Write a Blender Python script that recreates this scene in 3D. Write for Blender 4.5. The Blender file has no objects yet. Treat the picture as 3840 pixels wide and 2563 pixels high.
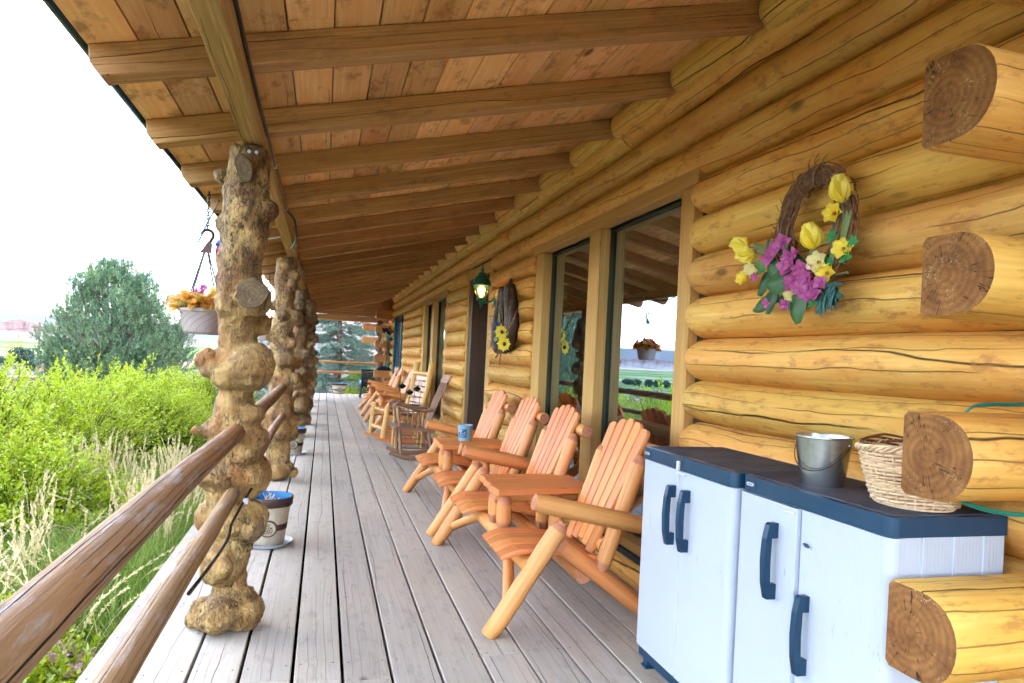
import bpy, math, random
import numpy as np
from mathutils import Vector, Matrix, noise
sc = bpy.context.scene
COL = sc.collection
PI = math.pi
ORG = {}
HAZE = True

# ------------------------------------------------------------ tagging / linking
def tag(o, label=None, cat=None, group=None, kind=None):
    if label: o['label'] = label
    if cat: o['category'] = cat
    if group: o['group'] = group
    if kind: o['kind'] = kind
    return o

def thing(name, label, cat, loc=(0, 0, 0), group=None):
    o = bpy.data.objects.new(name, None); COL.objects.link(o)
    o.location = loc; o.empty_display_size = .1
    ORG[o.name] = Vector(loc)
    return tag(o, label, cat, group)

def link_mesh(name, me, parent=None, org=None):
    o = bpy.data.objects.new(name, me); COL.objects.link(o)
    if parent is not None:
        o.parent = parent; ORG[o.name] = ORG[parent.name]
    else:
        o.location = org or (0, 0, 0); ORG[o.name] = Vector(org or (0, 0, 0))
    return o

def copy_tree(o, parent=None):
    c = o.copy(); COL.objects.link(c)
    if parent is not None: c.parent = parent
    ORG[c.name] = ORG[o.name]
    for ch in [k for k in bpy.data.objects if k.parent == o]:
        copy_tree(ch, c)
    return c

def perp(d):
    d = Vector(d).normalized()
    a = Vector((0, 0, 1)) if abs(d.z) < .9 else Vector((1, 0, 0))
    u = a.cross(d).normalized()
    return u, d.cross(u).normalized()

# ------------------------------------------------------------ mesh collector
class MB:
    def __init__(s):
        s.v = []; s.f = []; s.g = []; s.r = []; s.mi = []; s.sm = []
    def add(s, verts, faces, gco=None, rnd=0., mi=0, smooth=False):
        b = len(s.v); s.v += [tuple(p) for p in verts]
        s.g += [tuple(p) for p in (gco if gco is not None else verts)]
        s.r += [rnd] * len(verts)
        for i, f in enumerate(faces):
            s.f.append([b + k for k in f])
            s.mi.append(mi[i] if isinstance(mi, list) else mi); s.sm.append(smooth)
    def bar(s, p0, p1, w, h, up=(0, 0, 1), bev=.004, mi=0, seed=None, cup=0.):
        """squared timber p0->p1, width w (sideways), height h (up); grain along it"""
        p0 = Vector(p0); p1 = Vector(p1); d = (p1 - p0); L = d.length; d.normalize()
        side = d.cross(Vector(up)).normalized(); upv = side.cross(d).normalized()
        c = (p0 + p1) / 2; r = random.random() if seed is None else seed
        hx, hy, hz = L / 2, w / 2, h / 2; b = min(bev, hx * .4, hy * .4, hz * .4)
        vs = []; idx = {}
        for sx in (-1, 1):
            for sy in (-1, 1):
                for sz in (-1, 1):
                    for k in range(3):
                        q = [sx * hx, sy * hy, sz * hz]
                        for m in range(3):
                            if m != k: q[m] -= (sx, sy, sz)[m] * b
                        idx[(sx, sy, sz, k)] = len(vs); vs.append(q)
        F = []
        def quad(a, bq, cq, dq, n):
            pa, pb, pc = (Vector(vs[i]) for i in (a, bq, cq))
            if (pb - pa).cross(pc - pa).dot(Vector(n)) < 0: F.append((dq, cq, bq, a))
            else: F.append((a, bq, cq, dq))
        for k in range(3):
            o1, o2 = [m for m in range(3) if m != k]
            for sg in (-1, 1):
                ids = []
                for (a, bb) in ((-1, -1), (1, -1), (1, 1), (-1, 1)):
                    t = [0, 0, 0]; t[k] = sg; t[o1] = a; t[o2] = bb
                    ids.append(idx[(t[0], t[1], t[2], k)])
                n = [0, 0, 0]; n[k] = sg; quad(*ids, n)
            for (a, bb) in ((-1, -1), (1, -1), (1, 1), (-1, 1)):   # edges parallel to axis k
                def I(e, kk):
                    t = [0, 0, 0]; t[k] = e; t[o1] = a; t[o2] = bb; return idx[(t[0], t[1], t[2], kk)]
                n = [0, 0, 0]; n[o1] = a; n[o2] = bb
                quad(I(-1, o1), I(1, o1), I(1, o2), I(-1, o2), n)
        for sx in (-1, 1):
            for sy in (-1, 1):
                for sz in (-1, 1):
                    t = [idx[(sx, sy, sz, k)] for k in range(3)]
                    pa, pb, pc = (Vector(vs[i]) for i in t)
                    if (pb - pa).cross(pc - pa).dot(Vector((sx, sy, sz))) < 0: t.reverse()
                    F.append(tuple(t))
        W = [c + d * q[0] + side * q[1] + upv * q[2] for q in vs]
        offy, offz = (r * 7.7 % 1 - .5) * .16, (r * 3.3 % 1 - .5) * .1 + .06
        G = [(q[0] + hx, q[1] + offy, q[2] + offz) for q in vs]
        s.add(W, F, G, r, mi)
    def box(s, lo, hi, axis=0, bev=.004, mi=0, seed=None):
        lo = Vector(lo); hi = Vector(hi); c = (lo + hi) / 2; sz = hi - lo
        if axis == 0: s.bar((lo.x, c.y, c.z), (hi.x, c.y, c.z), sz.y, sz.z, (0, 0, 1), bev, mi, seed)
        elif axis == 1: s.bar((c.x, lo.y, c.z), (c.x, hi.y, c.z), sz.x, sz.z, (0, 0, 1), bev, mi, seed)
        else: s.bar((c.x, c.y, lo.z), (c.x, c.y, hi.z), sz.y, sz.x, (1, 0, 0), bev, mi, seed)
    def tube(s, pts, rads, n=12, mi=0, cap=True, cap_mi=None, seed=None, ell=None, smooth=True, wob=0., up=None, closed=False):
        """round bar through pts; rads per point; ell=(side, up) scale"""
        pts = [Vector(p) for p in pts]
        if not isinstance(rads, (list, tuple)): rads = [rads] * len(pts)
        r = random.random() if seed is None else seed
        N = len(pts); ds = []
        for i in range(N):
            if closed: d = pts[(i + 1) % N] - pts[i - 1]
            else: d = pts[min(i + 1, N - 1)] - pts[max(i - 1, 0)]
            ds.append(d.normalized() if d.length > 1e-9 else Vector((0, 0, 1)))
        if up is not None:
            u = Vector(up).cross(ds[0]).normalized(); w = ds[0].cross(u).normalized()
        else: u, w = perp(ds[0])
        V = []; G = []; L = 0.; fr = []
        for i in range(N):
            if i:
                L += (pts[i] - pts[i - 1]).length
                u = (u - ds[i] * u.dot(ds[i])).normalized(); w = ds[i].cross(u).normalized()
            fr.append((u.copy(), w.copy()))
            for k in range(n):
                a = 2 * PI * k / n; ca, sa = math.cos(a), math.sin(a)
                rr = rads[i]
                if wob: rr *= 1 + wob * noise.noise(Vector((L * 2.2 + r * 40, ca * 1.1, sa * 1.1 + r * 9)))
                eu, ew = ell or (1, 1)
                o = u * ca * rr * eu + w * sa * rr * ew
                V.append(pts[i] + o); G.append((L, ca * rr * eu, sa * rr * ew))
        F = []
        M = N if closed else N - 1
        for i in range(M):
            j = (i + 1) % N
            for k in range(n):
                k2 = (k + 1) % n
                F.append((i * n + k, i * n + k2, j * n + k2, j * n + k))
        s.add(V, F, G, r, mi, smooth)
        if cap and not closed:
            for e, i in ((0, 0), (1, N - 1)):
                ring = V[i * n:(i + 1) * n]; g = G[i * n:(i + 1) * n]
                f = list(range(n))
                if e == 0: f.reverse()
                s.add(ring, [f], g, r, mi if cap_mi is None else cap_mi, False)
    def lathe(s, prof, loc=(0, 0, 0), n=24, mi=0, axis=(0, 0, 1), seed=0., smooth=True, rot0=0.):
        """prof: [(radius, height)], revolved about axis through loc"""
        axis = Vector(axis).normalized(); u, w = perp(axis); loc = Vector(loc)
        V = []; G = []
        for (r, z) in prof:
            for k in range(n):
                a = 2 * PI * k / n + rot0
                V.append(loc + axis * z + u * math.cos(a) * r + w * math.sin(a) * r)
                G.append((z, math.cos(a) * r, math.sin(a) * r))
        F = []
        for i in range(len(prof) - 1):
            for k in range(n):
                k2 = (k + 1) % n
                F.append((i * n + k, i * n + k2, (i + 1) * n + k2, (i + 1) * n + k))
        s.add(V, F, G, seed, mi, smooth)
    def sphere(s, c, r, n=12, mi=0, seed=0., sc=(1, 1, 1)):
        V = []; F = []; m = n // 2
        for i in range(m + 1):
            t = PI * i / m
            for k in range(n):
                a = 2 * PI * k / n
                V.append((c[0] + r * sc[0] * math.sin(t) * math.cos(a), c[1] + r * sc[1] * math.sin(t) * math.sin(a), c[2] + r * sc[2] * math.cos(t)))
        for i in range(m):
            for k in range(n):
                k2 = (k + 1) % n
                F.append((i * n + k, (i + 1) * n + k, (i + 1) * n + k2, i * n + k2))
        s.add(V, F, None, seed, mi, True)
    def prism(s, poly, y0, y1, mi=0, seed=None, plane='xz', smooth=False):
        """extrude a 2-D polygon (list of 2-tuples) between y0 and y1 along the third axis"""
        r = random.random() if seed is None else seed; n = len(poly)
        def P(a, b, y):
            return {'xz': (a, y, b), 'yz': (y, a, b), 'xy': (a, b, y)}[plane]
        def Gc(a, b, y): return (a, y - y0 + .02, b)
        V = [P(a, b, y0) for a, b in poly] + [P(a, b, y1) for a, b in poly]
        G = [Gc(a, b, y0) for a, b in poly] + [Gc(a, b, y1) for a, b in poly]
        area = sum(poly[i][0] * poly[(i + 1) % n][1] - poly[(i + 1) % n][0] * poly[i][1] for i in range(n))
        fl = (area > 0) == (plane != 'xz') if y1 > y0 else (area > 0) == (plane == 'xz')
        F = [list(range(n)), [n + k for k in range(n - 1, -1, -1)]]
        F += [(i, i + n, (i + 1) % n + n, (i + 1) % n) for i in range(n)]
        if fl: F = [list(reversed(f)) for f in F]
        # separate caps for clean shading
        for f in F: s.add([V[k] for k in f], [list(range(len(f)))], [G[k] for k in f], r, mi, False)
    def build(s, name, mats, parent=None, org=None, sharp=40):
        o3 = ORG[parent.name] if parent is not None else Vector(org or (0, 0, 0))
        me = bpy.data.meshes.new(name)
        me.from_pydata([(v[0] - o3.x, v[1] - o3.y, v[2] - o3.z) for v in s.v], [], s.f)
        if not isinstance(mats, (list, tuple)): mats = [mats]
        for m in mats: me.materials.append(m)
        me.polygons.foreach_set('material_index', s.mi)
        me.polygons.foreach_set('use_smooth', s.sm)
        a = me.attributes.new('gco', 'FLOAT_VECTOR', 'POINT'); a.data.foreach_set('vector', np.array(s.g, dtype=np.float32).ravel())
        a = me.attributes.new('rnd', 'FLOAT', 'POINT'); a.data.foreach_set('value', np.array(s.r, dtype=np.float32))
        me.update()
        if any(s.sm) and sharp: me.set_sharp_from_angle(angle=math.radians(sharp))
        return link_mesh(name, me, parent, org)

# ------------------------------------------------------------ numpy leaf clouds
def np_mesh(name, V, nf, fv, rnd, mat, parent=None, org=None, smooth=False):
    """V (N,3); every face has fv verts laid out consecutively; rnd per vertex"""
    o3 = ORG[parent.name] if parent is not None else Vector(org or (0, 0, 0))
    V = np.asarray(V, dtype=np.float32).reshape(-1, 3) - np.array(o3, dtype=np.float32)
    me = bpy.data.meshes.new(name)
    me.vertices.add(len(V)); me.vertices.foreach_set('co', V.ravel())
    fv = np.asarray(fv, dtype=np.int32)           # (nf, k) vertex indices
    k = fv.shape[1]
    me.loops.add(fv.size); me.loops.foreach_set('vertex_index', fv.ravel())
    me.polygons.add(len(fv)); me.polygons.foreach_set('loop_start', np.arange(0, fv.size, k, dtype=np.int32))
    if smooth: me.polygons.foreach_set('use_smooth', np.ones(len(fv), dtype=bool))
    a = me.attributes.new('rnd', 'FLOAT', 'POINT'); a.data.foreach_set('value', np.asarray(rnd, dtype=np.float32))
    me.update(calc_edges=True); me.validate()
    for m in (mat if isinstance(mat, (list, tuple)) else [mat]): me.materials.append(m)
    return link_mesh(name, me, parent, org)

def leaves(C, D, Nn, L, W, rnd, fold=.25, droop=0.):
    """diamond leaves: base C, direction D, normal Nn, length L, width W (arrays) -> V, faces"""
    n = len(C); D = D / np.linalg.norm(D, axis=1, keepdims=True)
    S = np.cross(D, Nn); S /= (np.linalg.norm(S, axis=1, keepdims=True) + 1e-9)
    U = np.cross(S, D)
    L = np.broadcast_to(np.asarray(L, dtype=float).reshape(-1, 1), (n, 1)); W = np.broadcast_to(np.asarray(W, dtype=float).reshape(-1, 1), (n, 1))
    mid = C + D * L * .45
    a = mid + S * W * .5 + U * W * fold; b = mid - S * W * .5 + U * W * fold
    tip = C + D * L - U * L * droop
    V = np.stack([C, a, tip, b], axis=1).reshape(-1, 3)
    base = np.arange(n)[:, None] * 4
    F = np.concatenate([base + np.array([[0, 1, 2]]), base + np.array([[0, 2, 3]])], axis=1).reshape(-1, 3)
    return V, F, np.repeat(rnd, 4)

def rv(rng, n, s=1.):
    v = rng.normal(size=(n, 3)); return v / np.linalg.norm(v, axis=1, keepdims=True) * s

def merge(parts):
    Vs, Fs, Rs = [], [], []; o = 0
    for V, F, R in parts:
        Vs.append(V); Fs.append(F + o); Rs.append(R); o += len(V)
    return np.concatenate(Vs), np.concatenate(Fs), np.concatenate(Rs)

def ribbons(P, wid, rnd, nrm=None):
    """P (n,k,3) centre lines -> thin ribbons of width wid (n,k)"""
    n, k, _ = P.shape
    T = np.gradient(P, axis=1)
    if nrm is None: nrm = np.tile(np.array([0.2, -1, .1]), (n, 1))
    S = np.cross(T, nrm[:, None, :]); S /= (np.linalg.norm(S, axis=2, keepdims=True) + 1e-9)
    A = P + S * wid[..., None] / 2; B = P - S * wid[..., None] / 2
    V = np.stack([A, B], axis=2).reshape(n, 2 * k, 3)
    q = np.array([[2 * i, 2 * i + 1, 2 * i + 3, 2 * i + 2] for i in range(k - 1)])
    F = (np.arange(n)[:, None, None] * 2 * k + q[None]).reshape(-1, 4)
    return V.reshape(-1, 3), F, np.repeat(rnd, 2 * k)
# ------------------------------------------------------------ materials
class NT:
    def __init__(s, name):
        s.m = bpy.data.materials.new(name); s.m.use_nodes = True
        s.t = s.m.node_tree; s.t.nodes.clear()
        s.out = s.n('ShaderNodeOutputMaterial')
    def n(s, typ, **kw):
        nd = s.t.nodes.new(typ)
        for k, v in kw.items():
            if k.startswith('i_'):
                key = k[2:]; key = int(key) if key.isdigit() else key.replace('_', ' ')
                s.set(nd.inputs[key], v)
            else: setattr(nd, k, v)
        return nd
    def set(s, inp, v):
        if hasattr(v, 'bl_idname') and hasattr(v, 'outputs'): s.t.links.new(v.outputs[0], inp)
        elif isinstance(v, bpy.types.NodeSocket): s.t.links.new(v, inp)
        else: inp.default_value = v
    def math(s, op, a, b=None, c=None, clamp=False):
        nd = s.n('ShaderNodeMath', operation=op, use_clamp=clamp)
        s.set(nd.inputs[0], a)
        if b is not None: s.set(nd.inputs[1], b)
        if c is not None: s.set(nd.inputs[2], c)
        return nd.outputs[0]
    def ramp(s, fac, stops, interp='LINEAR'):
        nd = s.n('ShaderNodeValToRGB'); cr = nd.color_ramp; cr.interpolation = interp
        while len(cr.elements) < len(stops): cr.elements.new(.5)
        for e, (p, c) in zip(cr.elements, stops):
            e.position = p; e.color = (c, c, c, 1) if not isinstance(c, (tuple, list)) else (*c[:3], 1)
        s.set(nd.inputs[0], fac); return nd.outputs[0]
    def mix(s, fac, a, b, mode='MIX'):
        nd = s.n('ShaderNodeMix', data_type='RGBA', blend_type=mode)
        s.set(nd.inputs[0], fac)
        for i, v in ((6, a), (7, b)):
            s.set(nd.inputs[i], (*v[:3], 1) if isinstance(v, (tuple, list)) else v)
        return nd.outputs[2]
    def vscale(s, vec, sc_):
        nd = s.n('ShaderNodeMapping'); s.set(nd.inputs[0], vec); nd.inputs['Scale'].default_value = sc_
        return nd.outputs[0]
    def noise(s, vec, scale=1., detail=3., rough=.55, w=None, dist=0.):
        nd = s.n('ShaderNodeTexNoise', noise_dimensions='4D' if w is not None else '3D')
        s.set(nd.inputs['Vector'], vec); nd.inputs['Scale'].default_value = scale
        nd.inputs['Detail'].default_value = detail; nd.inputs['Roughness'].default_value = rough
        nd.inputs['Distortion'].default_value = dist
        if w is not None: s.set(nd.inputs['W'], w)
        return nd.outputs[0]
    def bsdf(s, color, rough=.6, normal=None, spec=.4, **kw):
        b = s.n('ShaderNodeBsdfPrincipled')
        s.set(b.inputs['Base Color'], (*color, 1) if isinstance(color, tuple) else color)
        s.set(b.inputs['Roughness'], rough); s.set(b.inputs['Specular IOR Level'], spec)
        if normal is not None: s.set(b.inputs['Normal'], normal)
        for k, v in kw.items(): s.set(b.inputs[k.replace('_', ' ')], v)
        return b
    def bump(s, h, strength=.3, dist=.01):
        nd = s.n('ShaderNodeBump'); nd.inputs['Strength'].default_value = strength; nd.inputs['Distance'].default_value = dist
        s.set(nd.inputs['Height'], h); return nd.outputs[0]
    def fin(s, sh): s.set(s.out.inputs[0], sh); return s.m

def sRGB(r, g, b):
    f = lambda c: c / 12.92 if c <= .04045 else ((c + .055) / 1.055) ** 2.4
    return (f(r), f(g), f(b))

def wood(name, light, dark, stain, rough=.6, grain=1., rings=90., ring_mix=.35, cracks=.5, crack_col=(.035, .02, .012),
         knots=.5, bump=.35, stain_amt=.5, spec=.3, var=.12, dirt=None, dirt_amt=0., K=0, cw=.012, stain_scale=1., ds=(2.5, 6)):
    N = NT(name)
    g = N.n('ShaderNodeAttribute', attribute_name='gco').outputs['Vector']
    r = N.n('ShaderNodeAttribute', attribute_name='rnd').outputs['Fac']
    oi = N.n('ShaderNodeObjectInfo').outputs['Random']
    r = N.math('ADD', r, N.math('MULTIPLY', oi, .43)); w = N.math('MULTIPLY', r, 57.)
    low = N.noise(N.vscale(g, (1.1 * stain_scale, 5 * stain_scale, 5 * stain_scale)), 1.6, 4, .6, w)
    fine = N.noise(N.vscale(g, (2.2, 75, 75)), grain, 4, .7, w)
    med = N.noise(N.vscale(g, (.9, 16, 16)), grain, 3, .6, w, .3)
    # growth rings round the pith
    sep = N.n('ShaderNodeSeparateXYZ'); N.set(sep.inputs[0], g)
    rad = N.math('SQRT', N.math('ADD', N.math('MULTIPLY', sep.outputs[1], sep.outputs[1]), N.math('MULTIPLY', sep.outputs[2], sep.outputs[2])))
    wv = N.math('SINE', N.math('ADD', N.math('MULTIPLY', rad, rings * 6.28), N.math('MULTIPLY', N.noise(N.vscale(g, (1.3, 9, 9)), 1., 2, .5, w), 13.)))
    ring = N.math('MULTIPLY_ADD', wv, .5, .5)
    base = N.mix(N.ramp(fine, [(.3, 0.), (.7, 1.)]), dark, light)
    base = N.mix(N.math('MULTIPLY', ring, ring_mix), base, dark)
    base = N.mix(N.math('MULTIPLY', N.ramp(low, [(.42, 0.), (.68, 1.)]), stain_amt), base, stain)
    base = N.mix(N.math('MULTIPLY', N.ramp(med, [(.5, 0.), (.75, 1.)]), .35), base, dark)
    # knots
    kn = None
    if knots > 0:
        vo = N.n('ShaderNodeTexVoronoi', voronoi_dimensions='4D'); N.set(vo.inputs['Vector'], N.vscale(g, (2.3, 5.5, 5.5))); N.set(vo.inputs['W'], w)
        vo.inputs['Scale'].default_value = 1.
        sel = N.math('GREATER_THAN', N.n('ShaderNodeSeparateColor', i_Color=vo.outputs['Color']).outputs[0], 1 - knots)
        dk = vo.outputs['Distance']
        kn = N.math('MULTIPLY', sel, N.ramp(N.math('ADD', dk, N.math('MULTIPLY_ADD', fine, .10, -.05)), [(.08, 1.), (.15, 0.)]))
        halo = N.math('MULTIPLY', sel, N.ramp(N.math('ADD', dk, N.math('MULTIPLY_ADD', med, .3, -.15)), [(.12, 1.), (.34, 0.)]))
        base = N.mix(N.math('MULTIPLY', halo, .38), base, dark)
        base = N.mix(N.math('MULTIPLY', kn, .85), base, tuple(c * .3 for c in dark))
    # drying checks: thin lines that wander slightly along the grain
    ck = None
    if cracks > 0:
        if K:
            q0 = N.math('MULTIPLY', N.math('ARCTAN2', sep.outputs[1], sep.outputs[2]), 1 / 6.2832)
        else:
            q0 = N.math('MULTIPLY', N.math('ADD', sep.outputs[1], sep.outputs[2]), 1.7)
        for (kk, wd, amp, thr, wt, fx) in ((K or 4, cw, .42, .62 - .20 * cracks, .92, .9), ((K or 4) * 4, cw * 2., .8, .62 - .16 * cracks, .6, 1.7)):
            wn = N.noise(N.vscale(g, (fx, 2.5, 2.5)), 1., 4., .45, N.math('ADD', w, kk * 1.3))
            fr_ = N.math('FRACT', N.math('ADD', N.math('ADD', N.math('MULTIPLY', q0, kk), N.math('MULTIPLY', wn, amp * 2)), N.math('MULTIPLY', w, .37)))
            ln0 = N.ramp(N.math('ABSOLUTE', N.math('SUBTRACT', fr_, .5)), [(wd * .35, 1.), (wd, 0.)])
            mk = N.ramp(N.noise(N.vscale(g, (.8 * fx, 7, 7)), 1., 1.5, .5, N.math('ADD', w, 7. + kk)), [(thr, 0.), (thr + .05, 1.)])
            c_ = N.math('MULTIPLY', N.math('MULTIPLY', ln0, mk), wt); ck = c_ if ck is None else N.math('MAXIMUM', ck, c_)
        base = N.mix(ck, base, crack_col)
    if dirt is not None:
        dn = N.noise(N.vscale(g, (ds[0], ds[1], ds[1])), 3.2, 5, .7, N.math('ADD', w, 3.))
        base = N.mix(N.math('MULTIPLY', N.ramp(dn, [(.53, 0.), (.64, 1.)]), dirt_amt), base, dirt)
    hs = N.n('ShaderNodeHueSaturation'); N.set(hs.inputs['Color'], base)
    N.set(hs.inputs['Value'], N.math('MULTIPLY_ADD', N.math('FRACT', N.math('MULTIPLY', r, 17.3)), 2 * var, 1 - var))
    N.set(hs.inputs['Hue'], N.math('MULTIPLY_ADD', N.math('FRACT', N.math('MULTIPLY', r, 31.7)), .016, .492))
    h = N.math('ADD', N.math('MULTIPLY', fine, .35), N.math('MULTIPLY', med, .5))
    if ck is not None: h = N.math('SUBTRACT', h, N.math('MULTIPLY', ck, 1.6))
    if kn is not None: h = N.math('SUBTRACT', h, N.math('MULTIPLY', kn, .5))
    return N.fin(N.bsdf(hs.outputs[0], rough, N.bump(h, bump, .008), spec))

def endgrain(name, c1, c2, speck=None, speck_amt=.6, rings=55., bump=.5):
    N = NT(name)
    g = N.n('ShaderNodeAttribute', attribute_name='gco').outputs['Vector']
    r = N.n('ShaderNodeAttribute', attribute_name='rnd').outputs['Fac']
    w = N.math('MULTIPLY', r, 31.)
    sep = N.n('ShaderNodeSeparateXYZ'); N.set(sep.inputs[0], g); y, z = sep.outputs[1], sep.outputs[2]
    rad = N.math('SQRT', N.math('ADD', N.math('MULTIPLY', y, y), N.math('MULTIPLY', z, z)))
    nz = N.noise(g, 9., 3, .6, w)
    ring = N.math('MULTIPLY_ADD', N.math('SINE', N.math('ADD', N.math('MULTIPLY', rad, rings * 6.28), N.math('MULTIPLY', nz, 5.))), .5, .5)
    ang = N.math('ARCTAN2', y, z)
    cx = N.n('ShaderNodeCombineXYZ'); N.set(cx.inputs[0], N.math('MULTIPLY', N.math('SINE', ang), 1.)); N.set(cx.inputs[1], N.math('COSINE', ang)); N.set(cx.inputs[2], N.math('MULTIPLY', rad, 1.5))
    rn = N.noise(cx.outputs[0], 2.6, 3, .6, w)
    crack = N.math('MULTIPLY', N.ramp(N.math('ABSOLUTE', N.math('SUBTRACT', rn, .5)), [(.002, 1.), (.008, 0.)]), N.ramp(N.noise(g, 14., 1., .5, w), [(.45, 0.), (.5, 1.)]))
    base = N.mix(N.ramp(N.noise(g, 16., 5, .65, w), [(.35, 0.), (.65, 1.)]), c1, c2)
    base = N.mix(N.math('MULTIPLY', ring, .28), base, tuple(c * .45 for c in c1))
    base = N.mix(N.math('MULTIPLY', crack, .9), base, (.015, .008, .005))
    if speck:
        sp = N.math('MULTIPLY', N.ramp(N.noise(g, 170., 3, .7, w), [(.56, 0.), (.66, 1.)]), N.ramp(N.noise(g, 13., 2, .5, N.math('ADD', w, 5.)), [(.5, 0.), (.62, 1.)]))
        base = N.mix(N.math('MULTIPLY', sp, speck_amt), base, speck)
    h = N.math('SUBTRACT', N.math('ADD', N.math('MULTIPLY', ring, .3), N.noise(g, 90., 4, .7, w)), N.math('MULTIPLY', crack, 2.))
    return N.fin(N.bsdf(base, .8, N.bump(h, bump, .006), .2))

def plain(name, col, rough=.5, spec=.4, metal=0., nz=.0, nscale=20., bump=0., bscale=60., col2=None, lo=.4, hi=.6, **kw):
    N = NT(name); c = col
    tc = N.n('ShaderNodeTexCoord').outputs['Object']
    if nz or col2:
        c = N.mix(N.math('MULTIPLY', N.ramp(N.noise(tc, nscale, 5, .65), [(lo, 0.), (hi, 1.)]), nz or 1.), col, col2 or tuple(k * .6 for k in col))
    nm = N.bump(N.noise(tc, bscale, 4, .6), bump, .004) if bump else None
    return N.fin(N.bsdf(c, rough, nm, spec, Metallic=metal, **kw))

def foliage(name, c1, c2, c3=None, trans=.45, rough=.5, gloss=.06, tcol=None):
    N = NT(name)
    r = N.n('ShaderNodeAttribute', attribute_name='rnd').outputs['Fac']
    stops = [(0., c1), (1., c2)] if c3 is None else [(0., c1), (.55, c2), (1., c3)]
    c = N.ramp(r, stops)
    d = N.n('ShaderNodeBsdfDiffuse'); N.set(d.inputs[0], c)
    t = N.n('ShaderNodeBsdfTranslucent'); N.set(t.inputs[0], N.mix(.6, c, tcol) if tcol else c)
    m = N.n('ShaderNodeMixShader'); m.inputs[0].default_value = trans
    N.set(m.inputs[1], d.outputs[0]); N.set(m.inputs[2], t.outputs[0])
    gl = N.n('ShaderNodeBsdfGlossy'); gl.inputs['Roughness'].default_value = rough; gl.inputs[0].default_value = (1, 1, 1, 1)
    m2 = N.n('ShaderNodeMixShader'); m2.inputs[0].default_value = gloss
    N.set(m2.inputs[1], m.outputs[0]); N.set(m2.inputs[2], gl.outputs[0])
    return N.fin(m2.outputs[0])

M = {}
M['log'] = wood('wall log wood', (.84, .56, .165), (.64, .36, .075), (.68, .285, .05), .55, 1., 60, .08, 1.15, (.05, .026, .011), .9, .6, .75, .28, .15, dirt=(.42, .20, .055), dirt_amt=.75, K=3, cw=.018, ds=(3., 8))
M['log_end'] = endgrain('sawn log end', (.19, .08, .028), (.36, .17, .055), (.62, .5, .3), .75)
M['far_end'] = wood('orange log end timber', (.62, .29, .10), (.45, .19, .06), (.38, .16, .05), .55, 1., 60, .3, .8, (.05, .02, .01), .3, .3)
M['rafter'] = wood('rough sawn rafter', (.62, .385, .175), (.36, .19, .08), (.48, .25, .095), .8, .7, 70, .45, .8, (.08, .04, .018), .6, .8, .6, .12, .18, dirt=(.24, .14, .075), dirt_amt=.5, ds=(2., 5))
M['beam'] = wood('rough sawn beam', (.68, .46, .20), (.36, .20, .075), (.54, .31, .11), .8, .6, 60, .65, .8, (.08, .04, .018), .6, 1., .5, .12, .08)
M['board'] = wood('roof board', (.92, .61, .30), (.70, .38, .15), (.78, .36, .12), .7, .8, 60, .45, .4, (.15, .07, .03), .5, .4, .7, .15, .20, dirt=(.34, .15, .06), dirt_amt=.7, ds=(2., 4))
M['deck'] = wood('weathered deck board', (.56, .515, .445), (.43, .39, .35), (.50, .41, .30), .75, 1., 75, .22, .7, (.13, .11, .105), .6, .6, .45, .2, .09, dirt=(.27, .23, .21), dirt_amt=.38, cw=.014, ds=(2.2, 6))
M['rail'] = wood('weathered pole', (.41, .25, .13), (.22, .12, .058), (.40, .18, .06), .6, 1., 60, .1, 1.4, (.03, .018, .012), .7, 1., .8, .25, .03, dirt=(.45, .385, .35), dirt_amt=.7, K=4, cw=.03, ds=(1.4, 9))
M['cedar'] = wood('oiled cedar', (.80, .335, .12), (.64, .215, .06), (.72, .24, .06), .42, 1., 60, .35, .4, (.14, .04, .015), .3, .25, .5, .4, .13)
M['cedar_log'] = wood('peeled cedar log', (.82, .42, .15), (.66, .27, .08), (.74, .27, .07), .42, 1., 60, .1, .7, (.09, .03, .012), .7, .3, .6, .4, .12, K=2, cw=.010)
M['cedar_end'] = endgrain('cut cedar end', (.55, .215, .105), (.66, .30, .17), None)
M['pine_log'] = wood('peeled pine log', (.82, .56, .22), (.66, .38, .11), (.70, .37, .09), .45, 1., 60, .1, .6, (.10, .04, .015), .6, .3, .5, .4, .08, K=2, cw=.012)
M['grey_slat'] = wood('sun bleached slat', (.74, .58, .50), (.55, .36, .27), (.60, .38, .25), .5, 1., 60, .3, .2, knots=.3, bump=.2)
M['walnut'] = wood('worn brown chair wood', (.42, .25, .165), (.25, .125, .075), (.42, .26, .17), .5, 1., 60, .3, .2, knots=.1, bump=.2, stain_amt=.6)
M['trim'] = wood('sawn window trim', (.66, .43, .15), (.44, .255, .07), (.58, .31, .08), .65, .8, 60, .35, .3, knots=.35, bump=.4, var=.06)
M['jamb'] = wood('brown jamb board', (.155, .10, .07), (.09, .055, .038), (.12, .07, .045), .5, 1., 60, .3, .2, knots=.1, bump=.2)
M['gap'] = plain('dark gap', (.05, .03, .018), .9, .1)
M['teal'] = plain('teal painted metal', (.012, .11, .115), .35, .5)
M['green_alu'] = plain('grey green window frame', (.055, .062, .036), .6, .2)
M['dark_frame'] = plain('dark sill metal', (.03, .05, .065), .4, .5)
M['white_alu'] = plain('white storm door metal', (.62, .66, .70), .35, .5)
M['steel_roof'] = plain('dark roof edge metal', (.10, .17, .22), .4, .5)
M['white_pl'] = None
M['navy'] = plain('navy plastic', (.009, .048, .105), .32, .5, nz=.25, nscale=9, col2=(.03, .075, .115), bump=.05)
M['lid_top'] = plain('scuffed navy lid top', (.045, .06, .10), .6, .2, nz=.75, nscale=6, col2=(.12, .125, .16), bump=.06)
M['pale_pl'] = plain('pale plastic latch', (.6, .62, .64), .4)
M['clear'] = None
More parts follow.
